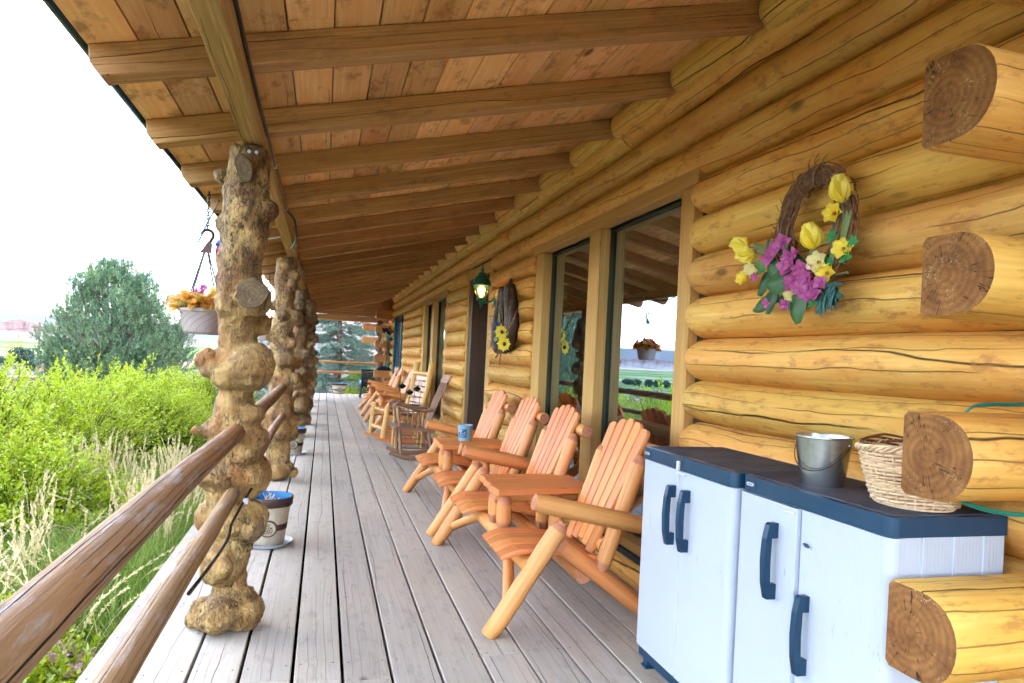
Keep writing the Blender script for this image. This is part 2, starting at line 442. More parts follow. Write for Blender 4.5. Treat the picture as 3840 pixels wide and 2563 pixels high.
M['black'] = plain('black metal', (.012, .013, .016), .4, .5)
M['cable'] = plain('black cable', (.012, .014, .02), .35, .5)
M['green_cable'] = plain('green cord', (.01, .22, .16), .35, .5)
M['verdigris'] = plain('verdigris cast metal', (.010, .12, .105), .38, .5, nz=.7, nscale=35, col2=(.04, .25, .20), bump=.2, bscale=120)
M['beige'] = plain('beige barrel plastic', (.50, .44, .33), .55, .3, nz=.5, nscale=30, col2=(.38, .32, .23))
M['barrel_brown'] = plain('brown barrel band', (.065, .032, .028), .45, .4)
M['blue_in'] = plain('blue pot lining', (.02, .16, .38), .4, .4)
M['emblem'] = plain('tan emblem', (.42, .36, .25), .6, .3)
M['soil'] = plain('potting soil', (.04, .028, .02), .95, .1, bump=.8, bscale=90)
M['saucer'] = plain('cloudy plastic saucer', (.50, .53, .58), .25, .5)
M['taupe'] = plain('taupe basket plastic', (.40, .33, .31), .5, .35)
M['bronze'] = plain('bronze plastic hook', (.10, .055, .035), .45, .4)
M['vine'] = plain('grapevine twig', (.18, .09, .05), .75, .2, nz=.8, nscale=60, col2=(.36, .22, .14))
M['leather'] = plain('old black leather', (.05, .033, .027), .5, .5, nz=.7, nscale=22, col2=(.13, .085, .065), bump=.35)
M['wick_dark'] = plain('dark wicker', (.012, .014, .022), .45, .4)
M['cushion'] = plain('light blue cushion', (.16, .42, .62), .8, .2)
M['cloth'] = plain('mauve patterned cloth', (.26, .10, .17), .9, .1, nz=1., nscale=28, col2=(.50, .47, .55), lo=.45, hi=.52)
M['bag'] = plain('navy bag fabric', (.018, .025, .055), .8, .2, bump=.4, bscale=25)
M['wicker'] = wood('split willow', (.84, .68, .47), (.68, .48, .29), (.74, .50, .30), .5, 1., 60, .1, .0, knots=0, bump=.2, var=.18)
M['willow_red'] = plain('reddish willow', (.22, .09, .045), .55, .3)
M['petal_y'] = foliage('yellow petal', (.92, .72, .02), (.97, .90, .20), trans=.25, gloss=.03)
M['petal_c'] = foliage('cream petal', (.85, .78, .32), (.92, .88, .55), trans=.25, gloss=.03)
M['petal_m'] = foliage('magenta petal', (.50, .06, .32), (.70, .25, .55), trans=.25, gloss=.03)
M['flower_eye'] = plain('flower eye', (.35, .16, .02), .8)
M['leaf_dark'] = foliage('dark silk leaf', (.012, .075, .02), (.05, .18, .04), trans=.15, gloss=.06)
M['leaf_teal'] = foliage('teal silk leaf', (.005, .06, .075), (.01, .17, .13), trans=.15, gloss=.06)
M['leaf_sage'] = foliage('sage silk leaf', (.16, .24, .07), (.26, .36, .12), trans=.2, gloss=.04)
M['stem_grey'] = plain('grey green stem', (.14, .19, .14), .6)
M['flower_blue'] = foliage('blue floret', (.04, .07, .28), (.12, .18, .45), trans=.2)
M['amber'] = foliage('amber leaf', (.78, .30, .10), (.86, .58, .12), (.90, .80, .34), trans=.45, gloss=.03)
M['red_leaf'] = foliage('red blossom', (.50, .03, .04), (.72, .16, .10), trans=.3, gloss=.03)
M['shrub'] = foliage('lime shrub leaf', (.13, .26, .008), (.34, .46, .015), (.60, .62, .04), trans=.5, gloss=.06, rough=.4, tcol=(.62, .76, .02))
M['shrub2'] = foliage('mid green leaf', (.05, .16, .015), (.12, .28, .02), (.26, .42, .04), trans=.5, gloss=.05, rough=.4, tcol=(.35, .60, .03))
M['twig'] = plain('shrub twig', (.10, .055, .03), .8, .2)
M['grass'] = foliage('grass blade', (.12, .26, .02), (.26, .42, .04), (.58, .54, .20), trans=.45, gloss=.04)
M['plume'] = foliage('dry grass plume', (.70, .54, .28), (.86, .74, .44), (.92, .85, .62), trans=.4, gloss=.02)
M['spirea'] = foliage('pink flower head', (.75, .28, .55), (.92, .60, .80), trans=.3, gloss=.02)
M['pine_n'] = foliage('pine needles', (.055, .14, .08), (.15, .27, .12), (.32, .44, .20), trans=.3, gloss=.05)
M['spruce_n'] = foliage('blue spruce needles', (.04, .11, .07), (.12, .22, .15), (.30, .40, .33), trans=.25, gloss=.06)
M['far_n'] = foliage('distant tree leaves', (.03, .07, .05), (.05, .11, .07), (.08, .15, .08), trans=.2)
M['sage'] = foliage('sagebrush', (.14, .15, .13), (.22, .23, .20), (.33, .33, .28), trans=.15, gloss=.02)
M['bark'] = plain('tree bark', (.13, .06, .045), .9, .1, nz=.7, nscale=14, col2=(.22, .12, .09), bump=.9, bscale=30)
M['grey_wood'] = plain('grey weathered post', (.22, .16, .13), .8, .2, nz=.5, nscale=4)
M['stone'] = plain('field stone', (.32, .22, .17), .85, .2, nz=.9, nscale=6, col2=(.16, .10, .075), bump=.8, bscale=15)
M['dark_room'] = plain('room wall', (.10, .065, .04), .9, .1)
M['room_ceiling'] = plain('room ceiling', (.45, .43, .36), .9, .1)

M['gable'] = wood('bright gable plank', (.86, .52, .30), (.66, .34, .17), (.74, .38, .15), .6, .8, 60, .4, .2, (.2, .08, .03), .3, .2, .4, .2, .1)
M['burl_dark'] = None
# ribbed white plastic of the cabinets
N = NT('ribbed white plastic'); tc = N.n('ShaderNodeTexCoord').outputs['Object']
sx = N.n('ShaderNodeSeparateXYZ'); N.set(sx.inputs[0], tc)
ribs = N.math('MULTIPLY_ADD', N.math('SINE', N.math('MULTIPLY', N.math('ADD', sx.outputs[1], sx.outputs[0]), 6.28 / .0115)), .5, .5)
scuff = N.math('MULTIPLY', N.ramp(N.noise(N.vscale(tc, (40, 40, 9)), 1.6, 4, .7), [(.63, 0.), (.67, 1.)]), N.ramp(N.noise(tc, 3.1, 2, .5), [(.56, 0.), (.64, 1.)]))
c = N.mix(N.math('MULTIPLY', N.ramp(N.noise(tc, 3., 4, .6), [(.4, 0.), (.7, 1.)]), .2), (.47, .535, .64), (.42, .48, .59))
c = N.mix(N.math('MULTIPLY', scuff, .7), c, (.14, .16, .20))
M['white_pl'] = N.fin(N.bsdf(c, .32, N.bump(ribs, .22, .0012), .5))
# galvanised steel
N = NT('galvanised steel'); tc = N.n('ShaderNodeTexCoord').outputs['Object']
vo = N.n('ShaderNodeTexVoronoi'); N.set(vo.inputs['Vector'], tc); vo.inputs['Scale'].default_value = 75.
cc = N.mix(N.n('ShaderNodeSeparateColor', i_Color=vo.outputs['Color']).outputs[0], (.50, .55, .61), (.60, .65, .70))
M['galv'] = N.fin(N.bsdf(cc, .27, None, .5, Metallic=.9))
# tinted reflective window glass over a dark room
def glass(name, refl=.30, tint=(.6, .68, .62), gc=(.58, .72, .94, 1)):
    N = NT(name)
    fr = N.n('ShaderNodeFresnel'); fr.inputs['IOR'].default_value = 1.5
    fac = N.math('MULTIPLY_ADD', fr.outputs[0], .85, refl, clamp=True)
    g = N.n('ShaderNodeBsdfGlossy'); g.inputs['Roughness'].default_value = .0; g.inputs[0].default_value = gc
    t = N.n('ShaderNodeBsdfTransparent'); t.inputs[0].default_value = (*tint, 1)
    m = N.n('ShaderNodeMixShader'); N.set(m.inputs[0], fac); N.set(m.inputs[1], t.outputs[0]); N.set(m.inputs[2], g.outputs[0])
    return N.fin(m.outputs[0])
M['glass'] = glass('window glass', .055)
M['clear'] = glass('lantern glass', .04, (.95, .88, .78), (1, .95, .9, 1))
N = NT('lit bulb'); e = N.n('ShaderNodeEmission'); e.inputs[0].default_value = (1., .62, .18, 1); e.inputs[1].default_value = 1.6
M['bulb'] = N.fin(e.outputs[0])
# burl wood
def burl_mat(name, dk, barkthr):
    N = NT(name); tc = N.n('ShaderNodeTexCoord').outputs['Object']
    n1 = N.noise(tc, 8., 7, .65, dist=.6); n2 = N.noise(N.vscale(tc, (1, 1, .45)), 42., 7, .75, dist=1.5); n3 = N.noise(tc, 3.6, 3, .5)
    b = N.mix(N.ramp(n1, [(.35, 0.), (.60, 1.)]), tuple(q * dk for q in (.34, .15, .03)), tuple(q * dk for q in (.80, .53, .19)))
    b = N.mix(N.math('MULTIPLY', N.ramp(n3, [(.52, 0.), (.62, 1.)]), .7), b, (.44, .175, .045))
    zc_ = N.n('ShaderNodeSeparateXYZ', i_0=tc).outputs[2]
    up_ = N.ramp(N.math('MULTIPLY', zc_, .4), [(.56, 0.), (.68, 1.)])
    bark_ = N.ramp(N.math('ADD', N.noise(tc, 5.2, 6, .7, dist=.8), N.math('MULTIPLY', up_, .11)), [(barkthr + .03, 0.), (barkthr + .11, 1.)])
    b = N.mix(N.math('MULTIPLY', N.math('MULTIPLY', N.ramp(n2, [(.46, 0.), (.56, 1.)]), bark_), .9), b, (.07, .04, .025))
    b = N.mix(N.math('MULTIPLY', N.ramp(n2, [(.63, 0.), (.70, 1.)]), .65), b, (.13, .07, .035))
    gr_ = N.noise(N.vscale(tc, (1, 1, .13)), 38., 4, .6, dist=1.2)
    b = N.mix(N.math('MULTIPLY', N.ramp(gr_, [(.48, 0.), (.66, 1.)]), .45), b, (.24, .10, .03))
    fl_ = N.noise(N.vscale(tc, (1, 1, .22)), 26., 4, .6, dist=2.5)
    cr = N.math('MULTIPLY', N.ramp(N.math('ABSOLUTE', N.math('SUBTRACT', fl_, .5)), [(.006, 1.), (.02, 0.)]), N.ramp(N.noise(tc, 6., 2, .5), [(.40, 0.), (.48, 1.)]))
    b = N.mix(N.math('MULTIPLY', cr, .9), b, (.04, .022, .012))
    gry = N.ramp(N.noise(tc, 4.4, 5, .65, dist=.5), [(.58, 0.), (.64, 1.)])
    b = N.mix(N.math('MULTIPLY', gry, .5), b, (.27, .22, .15))
    h = N.math('SUBTRACT', N.math('ADD', N.math('MULTIPLY', n2, -1.4), N.math('MULTIPLY', n1, .6)), N.math('MULTIPLY', cr, 1.))
    return N.fin(N.bsdf(b, N.math('MULTIPLY_ADD', n2, .4, .3), N.bump(h, .8, .02), .5))
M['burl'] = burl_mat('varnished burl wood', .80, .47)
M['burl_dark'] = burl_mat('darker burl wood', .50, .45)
random.seed(7)
# ------------------------------------------------------------ deck
mb = MB(); XE = -.865
edges = [XE, -.665, -.463, -.267, -.062, .137, .336, .535, .738, .935, 1.14, 1.342, 1.54, 1.74, 1.94]
for i in range(len(edges) - 1):
    g = .0065 if i < 6 else .005
    x0, x1 = edges[i] + (g if i else 0), edges[i + 1] - g
    ys = [-.6]; y = random.uniform(1.2, 3.6)
    special = {3: 2.90, 4: 2.86, 5: 2.86, 7: 4.6, 2: 3.45}
    if i in special: y = special[i]
    while y < 21.7: ys.append(y); y += random.uniform(3.2, 4.9)
    ys.append(21.95 if x0 > -.3 else 21.6)
    for a, b in zip(ys, ys[1:]):
        dz = random.uniform(-.0015, .0015)
        mb.box((x0 + random.uniform(-.0015, .0015), a + .0018, -.045 + dz), (x1, b - .0018, dz), axis=1, bev=.0035)
deck = mb.build('deck', [M['deck']]); tag(deck, kind='structure')
# nail heads of the deck
mb = MB()
for i in range(len(edges) - 1):
    for k in range(54):
        yj = .6 + k * .405
        for fx in (.16, .84):
            if random.random() < .12: continue
            x = edges[i] + (edges[i + 1] - edges[i]) * fx + random.uniform(-.006, .006)
            mb.lathe([(.0045, .0045), (.0035, .0052), (0., .0052)], (x, yj + random.uniform(-.012, .012), -.003), 6)
nl = mb.build('nail_heads', [M['black']], deck)
# under structure of the deck
mb = MB()
mb.box((XE + .03, -.6, -.30), (XE + .07, 21.5, -.05), axis=1)
for k in range(54):
    yj = .6 + k * .405; mb.box((XE + .075, yj - .02, -.30), (1.9, yj + .02, -.048), axis=0)
fr = mb.build('deck_joists', [M['gap']], deck)

# ------------------------------------------------------------ the log cabin
cabin = thing('log_cabin', 'honey coloured log cabin with plank ceilinged porch roof on gnarled burl posts', 'cabin', (1.95, 3, 0))
CX = 1.95
crev = [-.03, .19, .40, .62, .84, 1.05, 1.265, 1.485, 1.705, 1.925, 2.14, 2.335, 2.54, 2.74, 2.94, 3.12]
openings = [(3.32, 6.20, .20, 2.435), (7.90, 9.34, -.1, 2.48), (10.92, 13.82, .20, 2.44), (16.98, 19.27, -.1, 2.44)]
joints = {12: [2.61, 7.1, 11.6, 15.4], 13: [-.2, 4.2, 9.3, 14.1, 18.1], 11: [6.55, 10.1, 14.9, 19.5], 14: [3.0, 5.4, 8.4, 12.4, 16.]}
mb = MB()
YW0, YW1 = .2, 19.9
for ci in range(len(crev) - 1):
    z0, z1 = crev[ci], crev[ci + 1]; zc = (z0 + z1) / 2; rz = (z1 - z0) / 2
    segs = [(YW0, YW1)]
    for (a, b, oz0, oz1) in openings:
        if zc > oz0 and zc < oz1 - .02:
            ns = []
            for (s0, s1) in segs:
                if a > s0 and b < s1: ns += [(s0, a), (b, s1)]
                else: ns.append((s0, s1))
            segs = ns
    cut = []
    for (s0, s1) in segs:
        js = [j for j in joints.get(ci, []) if s0 + .3 < j < s1 - .3]
        pts = [s0] + js + [s1]
        for k in range(len(pts) - 1): cut.append((pts[k], pts[k + 1], k > 0, k < len(pts) - 2))
    for (s0, s1, j0, j1) in cut:
        r = random.random(); n = max(4, int((s1 - s0) / .16))
        ts = [0.] + [.012, .035, .07, .12] + [.12 + (s1 - s0 - .24) * k / n for k in range(1, n)] + [s1 - s0 - q for q in (.12, .07, .035, .012)] + [s1 - s0]
        ph = random.uniform(0, 100); rx0 = .132 + random.uniform(-.008, .012)
        P = []; R = []
        for t in ts:
            e0 = min(1., t / .11); e1 = min(1., (s1 - s0 - t) / .11)
            en = 1.
            if not j0: en *= .70 + .30 * math.sin(min(1, e0) * PI / 2) ** .7
            elif t < .02: en *= .975
            if not j1: en *= .70 + .30 * math.sin(min(1, e1) * PI / 2) ** .7
            elif s1 - s0 - t < .02: en *= .975
            nzv = noise.noise(Vector((t * .9 + ph, 3., ci))); nz2 = noise.noise(Vector((t * 3.1 + ph, 9., ci)))
            P.append((CX + nzv * .008, s0 + t, zc + noise.noise(Vector((t * .5 + ph, 1., 7.))) * .006))
            R.append((rz + .004) * en * (1 + nzv * .05 + nz2 * .02))
        mb.tube(P, R, 24, seed=r, ell=(rx0 / rz, 1.), up=(0, 0, 1), wob=.055)
wall = mb.build('log_wall', [M['log']], cabin)
# chinking board behind the courses
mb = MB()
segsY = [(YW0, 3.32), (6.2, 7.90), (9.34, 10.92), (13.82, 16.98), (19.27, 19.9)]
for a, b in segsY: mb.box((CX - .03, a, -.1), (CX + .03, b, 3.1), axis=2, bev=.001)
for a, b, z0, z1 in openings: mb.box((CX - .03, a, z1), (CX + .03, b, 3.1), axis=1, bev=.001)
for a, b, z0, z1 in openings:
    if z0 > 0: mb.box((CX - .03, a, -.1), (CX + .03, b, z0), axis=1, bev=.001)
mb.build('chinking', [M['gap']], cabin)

# crossing log ends: D shaped, flat on the far side, lying along X
def log_end(x0, x1, yf, yn, z0, z1, lab=None, mats=None):
    zc = (z0 + z1) / 2; hz = (z1 - z0) / 2; w = yf - yn
    poly = [(yf, z0 + .012), (yf, z1 - .012), (yf - .012, z1)]
    for k in range(0, 15):
        a = PI / 2 - PI * k / 14
        poly.append((yf - w * .42 - w * .58 * math.cos(a) ** .8 if math.cos(a) > 0 else yf - w * .42, zc + hz * math.sin(a)))
    poly.append((yf - .012, z0))
    mb = MB(); r = random.random(); n = len(poly)
    xs = [x0, x0 + .006] + [x0 + .006 + (x1 - x0 - .006) * k / 14 for k in range(1, 15)]
    V = []; G = []
    for i, x in enumerate(xs):
        s_ = .975 if i == 0 else 1.
        for (y, z) in poly:
            q = noise.noise(Vector((x * 2.5 + r * 30, y * 4, z * 4))) * .006 * (1 if y < yf - .02 else .2)
            yy = yf - w / 2 + (y - yf + w / 2) * s_ - q; zz = zc + (z - zc) * s_ + q * .5
            V.append((x, yy, zz)); G.append((x - x0, yy - yf + w * .35, zz - zc))
    F = [(i * n + k, i * n + (k + 1) % n, (i + 1) * n + (k + 1) % n, (i + 1) * n + k) for i in range(len(xs) - 1) for k in range(n)]
    mb.add(V, F, G, r, 0, True)
    mb.add(V[:n], [list(range(n - 1, -1, -1))], G[:n], r, 1, False)
    mb.add(V[-n:], [list(range(n))], G[-n:], r, 1, False)
    o = mb.build('log_end', mats or [M['log'], M['log_end']], cabin, sharp=35)
    return tag(o, lab)
YF, YN = 1.432, 1.228
for x0, z0, z1, lab in ((1.40, .608, .825, 'protruding log end behind the near cabinet, mud speckled and lowest'), (1.422, 1.04, 1.25, 'protruding log end overlapping the willow basket'),
                        (1.455, 1.485, 1.69, 'cracked protruding log end level with the flowers of the wreath'), (1.435, 1.905, 2.13, 'highest whole protruding log end at the near corner'),
                        (1.40, 2.315, 2.52, 'protruding log end cut off by the top of the picture')):
    log_end(x0, 3.4, YF, YN, z0, z1, lab)
for zc in (.93, 1.365, 1.80, 2.22, .505, .3): log_end(1.97, 3.4, YF - .01, YN + .01, zc - .10, zc + .10, 'cross wall log behind the protruding ends')
for z0, z1 in ((.625, .825), (1.05, 1.25), (1.46, 1.665), (1.88, 2.08), (2.29, 2.515)):
    mbx = MB(); mbx.box((1.385 + random.uniform(-.01, .02), 19.72, z0), (3.2, 19.9, z1), axis=0, bev=.006)
    tag(mbx.build('log_end', [M['far_end']], cabin), 'orange squared log end at the far corner')
mbx = MB(); mbx.box((1.96, 19.9, -.1), (3.4, 20.1, 3.1), axis=2); mbx.build('corner_return', [M['far_end']], cabin)
mbx = MB(); mbx.box((1.76, 19.905, 2.30), (2.3, 20.18, 3.12), axis=0); mbx.build('corner_infill', [M['far_end']], cabin)
# stone pier filling between the far log ends
mb = MB()
random.seed(5)
for k in range(26):
    z = .05 + k * .085; mb.sphere((1.52 + random.uniform(-.05, .05), 19.95 + random.uniform(-.03, .03), z), .085, 8, sc=(1.1, .7, .75))
mb.build('corner_stones', [M['stone']], cabin)

# ------------------------------------------------------------ windows and doors
def window(y0, y1, z0, z1, posts, header, lab):
    w = MB()
    f = MB()
    f.box((1.838, y0 - .09, z1 - .002), (1.935, y1 + .0, z1 + .138), axis=1, bev=.004)         # header board
    f.box((1.855, y0 - .02, z0 - .06), (1.96, y1 + .01, z0), axis=1, bev=.004)
    for (a, b) in posts: f.box((1.872, a, z0), (2.03, b, z1 - .002), axis=2, bev=.004)
    fr = f.build('window', [M['trim']], cabin); tag(fr, lab)
    al = MB()
    inner = [(posts[k][1], posts[k + 1][0]) for k in range(len(posts) - 1)]
    for (a, b) in inner:
        t = .018
        for (c0, c1) in ((a, a + t), (b - t, b)): al.box((1.95, c0, z0 + .002), (2.0, c1, z1 - .004), axis=2, bev=.002)
        al.box((1.95, a + t, z0 + .002), (2.0, b - t, z0 + t + .02), axis=1, bev=.002)
        al.box((1.95, a + t, z1 - t - .004), (2.0, b - t, z1 - .004), axis=1, bev=.002)
    al.build('frame', [M['green_alu']], fr)
    for (a, b) in inner:
        p = MB(); p.box((1.972, a + .016, z0 + .02), (1.976, b - .016, z1 - .018), axis=2, bev=.0002)
        p.build('pane', [M['glass']], fr)
    s = MB(); s.box((1.83, y0, z0 - .095), (1.985, y1, z0 - .062), axis=1, bev=.003)
    s.build('sill', [M['dark_frame']], fr)
    return fr
window(3.335, 6.19, .255, 2.30, [(3.335, 3.475), (4.64, 4.845), (5.96, 6.19)], 0, 'large picture window behind the nearest chairs')
window(10.93, 13.80, .255, 2.30, [(10.93, 11.12), (12.36, 12.62), (13.58, 13.80)], 0, 'picture window behind the log rocking chair')
# brown storm door
m = MB(); m.box((1.862, 7.89, 2.355), (1.935, 9.36, 2.49), axis=1); m.box((1.872, 7.90, 0.), (1.97, 8.09, 2.352), axis=2); m.box((1.872, 9.27, 0.), (1.97, 9.36, 2.352), axis=2)
dr = m.build('door', [M['trim']], cabin); tag(dr, 'brown framed door beside the wall lantern')
m = MB(); m.box((1.89, 9.10, 0.), (2.18, 9.268, 2.35), axis=2); m.box((1.89, 8.24, 2.27), (2.18, 9.1, 2.35), axis=1); m.box((2.12, 8.32, .0), (2.16, 9.1, 2.27), axis=2)
m.build('jamb', [M['jamb']], dr)
m = MB(); m.box((1.885, 8.093, 0.), (1.935, 8.15, 2.352), axis=2, bev=.003); m.box((1.905, 8.152, 0.), (1.95, 8.20, 2.34), axis=2, bev=.003); m.box((1.93, 8.202, 0.), (1.97, 8.235, 2.3), axis=2, bev=.003)
m.build('storm_door_edge', [M['white_alu']], dr)
# teal door with louvred vent
m = MB(); m.box((1.862, 16.98, 2.29), (1.935, 19.27, 2.44), axis=1); m.box((1.872, 16.99, 0.), (1.97, 17.32, 2.288), axis=2)
dr = m.build('door', [M['trim']], cabin); tag(dr, 'teal door at the far end of the porch')
m = MB(); m.box((1.83, 17.33, 0.), (1.96, 17.47, 2.286), axis=2, bev=.003); m.box((1.83, 19.05, 0.), (1.96, 19.25, 2.286), axis=2, bev=.003); m.box((1.83, 17.48, 2.17), (1.96, 19.04, 2.286), axis=1, bev=.003)
m.build('frame', [M['teal']], dr)
m = MB(); m.box((1.90, 17.48, .02), (1.94, 19.04, 2.16), axis=2, bev=.003)
for k in range(4): m.box((1.885, 17.6 + k * .36, .9), (1.90, 17.62 + k * .36, 2.1), axis=2, bev=.002)
m.build('door_panel', [M['navy']], dr)
m = MB()
for k in range(13): m.bar((1.865, 18.0, .42 + k * .04), (1.865, 18.85, .42 + k * .04), .03, .012, up=(.5, 0, 1), bev=.001)
m.box((1.87, 17.96, .39), (1.89, 18.0, .96), axis=2, bev=.001); m.box((1.87, 18.85, .39), (1.89, 18.89, .96), axis=2, bev=.001)
m.build('louvre', [M['white_alu']], dr)
# dim room behind the glass
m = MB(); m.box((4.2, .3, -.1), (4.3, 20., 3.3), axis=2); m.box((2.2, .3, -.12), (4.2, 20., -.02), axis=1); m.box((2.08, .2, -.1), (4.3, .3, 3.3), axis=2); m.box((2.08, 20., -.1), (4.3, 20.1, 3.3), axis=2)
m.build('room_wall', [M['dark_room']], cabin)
m = MB(); m.box((2.1, .3, 2.62), (4.2, 20., 2.7), axis=1)
for k in range(24): m.box((2.1, .8 + k * .8, 2.5), (4.2, .9 + k * .8, 2.618), axis=0)
m.build('room_ceiling', [M['room_ceiling']], cabin)

# ------------------------------------------------------------ porch roof
def rz_(x): return 2.533 + .239 * x            # underside of roof boards
mb0 = None; nr = 0
for k in range(-4, 23):
    Y = 2.72 + .805 * k + random.uniform(-.012, .012)
    if Y > 20.0: break
    b = .095; mb = MB()
    xe = -.825 + random.uniform(-.012, .012); dz = random.uniform(-.004, .004)
    top = lambda x: rz_(x) - .003 + dz
    bot = lambda x: rz_(x) - .117 + dz
    # side profile with a chamfered tail, cut into stations for slight sag
    poly = [(xe, top(xe)), (xe + .005, bot(xe) + .055), (xe + .045, bot(xe) + .006), (xe + .07, bot(xe + .07))]
    poly += [(1.86, bot(1.86)), (1.86, top(1.86))]
    r = random.random(); n = len(poly)
    V = []; G = []
    for yy in (Y - b / 2, Y + b / 2):
        for (x, z) in poly: V.append((x, yy, z)); G.append((x + 1, yy - Y + .02, z - rz_(x) + .1))
    F = [list(range(n)), list(range(2 * n - 1, n - 1, -1))] + [(i, i + n, (i + 1) % n + n, (i + 1) % n) for i in range(n)]
    F = [list(f) for f in F]
    mb.add(V, F, G, r, 0, False)
    o = mb.build('rafter', [M['rafter']], cabin)
    bv = o.modifiers.new('bevel', 'BEVEL'); bv.width = .004; bv.segments = 1; bv.limit_method = 'ANGLE'
RY = [2.72 + .805 * k for k in range(-4, 22)]
for ya, yb in zip(RY, RY[1:]):
    mb = MB(); L_ = yb - ya - .10; P = []; R = []
    for t, e in ((0, .62), (.03, .86), (.09, .98), (.2, 1.), (.5, 1.02), (.8, .99), (.91, .97), (.97, .85), (1., .6)): P.append((1.835, ya + .05 + L_ * t, 2.905 + .012 * math.sin(ya * 3))); R.append(.098 * e)
    mb.tube(P, R, 18, wob=.06); mb.build('blocking_log', [M['log']], cabin)
# boards
mb = MB(); x = -.835; pitch = .168; sl = math.atan(.239)
while x < 1.95:
    y = -1.4 + random.uniform(-1, 0)
    ys = [y]
    while y < 20.6: y += .805 * random.choice([3, 4, 5]); ys.append(min(y, 20.75))
    xa, xb = x, x + pitch * math.cos(sl) - .0045
    for a, b_ in zip(ys, ys[1:]):
        if b_ - a < .05: continue
        ca = Vector(((xa + xb) / 2, a + .001, rz_((xa + xb) / 2) + .012)); cb = Vector(((xa + xb) / 2, b_ - .001, ca.z))
        mb.bar(ca, cb, pitch - .006, .022, up=(-math.sin(sl), 0, math.cos(sl)), bev=.0015)
    x += pitch * math.cos(sl)
mb.build('ceiling_boards', [M['board']], cabin)
mb = MB()
mb.bar((.56, -1.5, rz_(.56) + .045), (.56, 20.8, rz_(.56) + .045), 2.95, .03, up=(-math.sin(sl), 0, math.cos(sl)))
mb.box((-.862, -1.5, rz_(-.86) + .004), (-.85, 20.8, rz_(-.86) + .045), axis=1, bev=.002)
mb.build('roof', [M['steel_roof']], cabin)
# main porch beam, in lengths that meet on the posts
PY = [3.42, 7.28, 11.05, 14.85, 18.7]
ys = [-1.4, 3.40, 7.22, 11.0, 14.8, 18.65, 20.3]
for k, (a, b) in enumerate(zip(ys, ys[1:])):
    mb = MB(); dx = (k % 2) * .006
    mb.box((-.393 + dx, a + .002, 2.232), (-.305 + dx, b - .002, 2.352), axis=1, bev=.005)
    mb.build('porch_beam', [M['beam']], cabin)
# far end: tie beam and plank gable
mb = MB(); mb.box((-.42, 20.12, 2.17), (1.75, 20.28, 2.335), axis=0, bev=.006)
mb.build('tie_beam', [M['gable']], cabin)
mb = MB(); z = 2.345
while z < 2.95:
    x0 = max(-.55, (z + .03 - 2.57) / .239 + .6)
    mb.box((x0 - .6, 20.2, z), (1.78, 20.225, z + .062), axis=0, bev=.003); z += .068
mb.box((-.6, 20.23, 2.345), (1.9, 20.26, 3.0), axis=0, mi=1)
mb.build('gable_planks', [M['gable'], M['gap']], cabin)
mb = MB()
for x in (.15, 1.02): mb.bar((x, 20.15, 2.337), (x + .02 + (x > .5) * .08, 20.15, rz_(x) + .0), .10, .05, up=(0, 1, 0), bev=.004)
for k in range(5): mb.box((1.55 + k * .05, 20.13 + k * .01, 2.37), (1.575 + k * .05, 20.19, 2.9), axis=2, bev=.002)
mb.bar((-.6, 20.13, rz_(-.6) - .07), (1.6, 20.13, rz_(1.6) - .07), .05, .09, bev=.004)
mb.build('gable_frame', [M['gable']], cabin)
# wing of the cabin beyond the corner
wing = thing('cabin_wing', 'far wing of the cabin with orange posts and teal window beyond the corner', 'cabin wing', (2.2, 24, 0))
mb = MB()
for k in range(12): mb.tube([(1.95, 23.6, .1 + k * .22), (5., 23.6, .1 + k * .22)], .115, 14)
mb.build('log_wall', [M['far_end']], wing)
mb = MB(); mb.box((1.72, 23.4, -.4), (1.98, 23.6, 2.35), axis=2)
mb.build('corner_post', [M['far_end']], wing)
mb = MB(); mb.box((2.02, 23.36, .55), (2.5, 23.48, 2.2), axis=2); w = mb.build('window', [M['teal']], wing)
mb = MB(); mb.box((2.1, 23.34, .65), (2.42, 23.355, 2.1), axis=2, bev=.001); mb.build('pane', [M['glass']], w)
mb = MB(); mb.bar((1.1, 22.5, 2.25), (2.9, 22.5, 3.35), 2.2, .05, up=(-.5, 0, 1)); mb.build('roof', [M['far_end']], wing)
mb = MB(); mb.bar((1.05, 21.38, 2.24), (2.9, 21.38, 3.37), .05, .14, up=(-.5, 0, 1)); mb.build('fascia', [M['teal']], wing)
mb = MB()
for z in (2.02, 1.6): mb.box((1.15, 22.3, z), (1.95, 22.52, z + .2), axis=0, bev=.008)
tag(mb.build('log_end', [M['far_end']], wing))

# ------------------------------------------------------------ railings
def pole(mb, x, z, y0, y1, r0, r1, seed, sag=.006):
    n = 22; P = []; R = []
    for k in range(n + 1):
        t = k / n; y = y0 + (y1 - y0) * t
        P.append((x + noise.noise(Vector((y * .8, seed * 9, 0))) * .008, y, z + noise.noise(Vector((y * .7, 5, seed * 9))) * sag))
        R.append((r0 + (r1 - r0) * t) * (1 + .05 * noise.noise(Vector((y * 2.5, seed * 5, 1)))))
    mb.tube(P, R, 18, seed=seed, wob=.03, cap_mi=0)
bays = [(.35, 3.38), (3.50, 7.22), (7.34, 11.0), (11.1, 14.8), (14.92, 18.6)]
for i, (a, b) in enumerate(bays):
    t = thing('porch_railing', ['weathered two pole railing nearest the camera', 'two pole railing between the first and second burl posts', 'two pole railing between the second and third burl posts',
              'two pole railing between the third and fourth burl posts', 'two pole railing between the fourth and fifth burl posts'][i], 'railing', (-.36, a, 0), 'pole railings between the burl posts')
    mb = MB(); pole(mb, -.372, .936, a, b, .046, .041, .13 + i * .17); mb.build('top_rail', [M['rail']], t)
    mb = MB(); pole(mb, -.368, .657, a, b, .0345, .032, .31 + i * .17); mb.build('bottom_rail', [M['rail']], t)
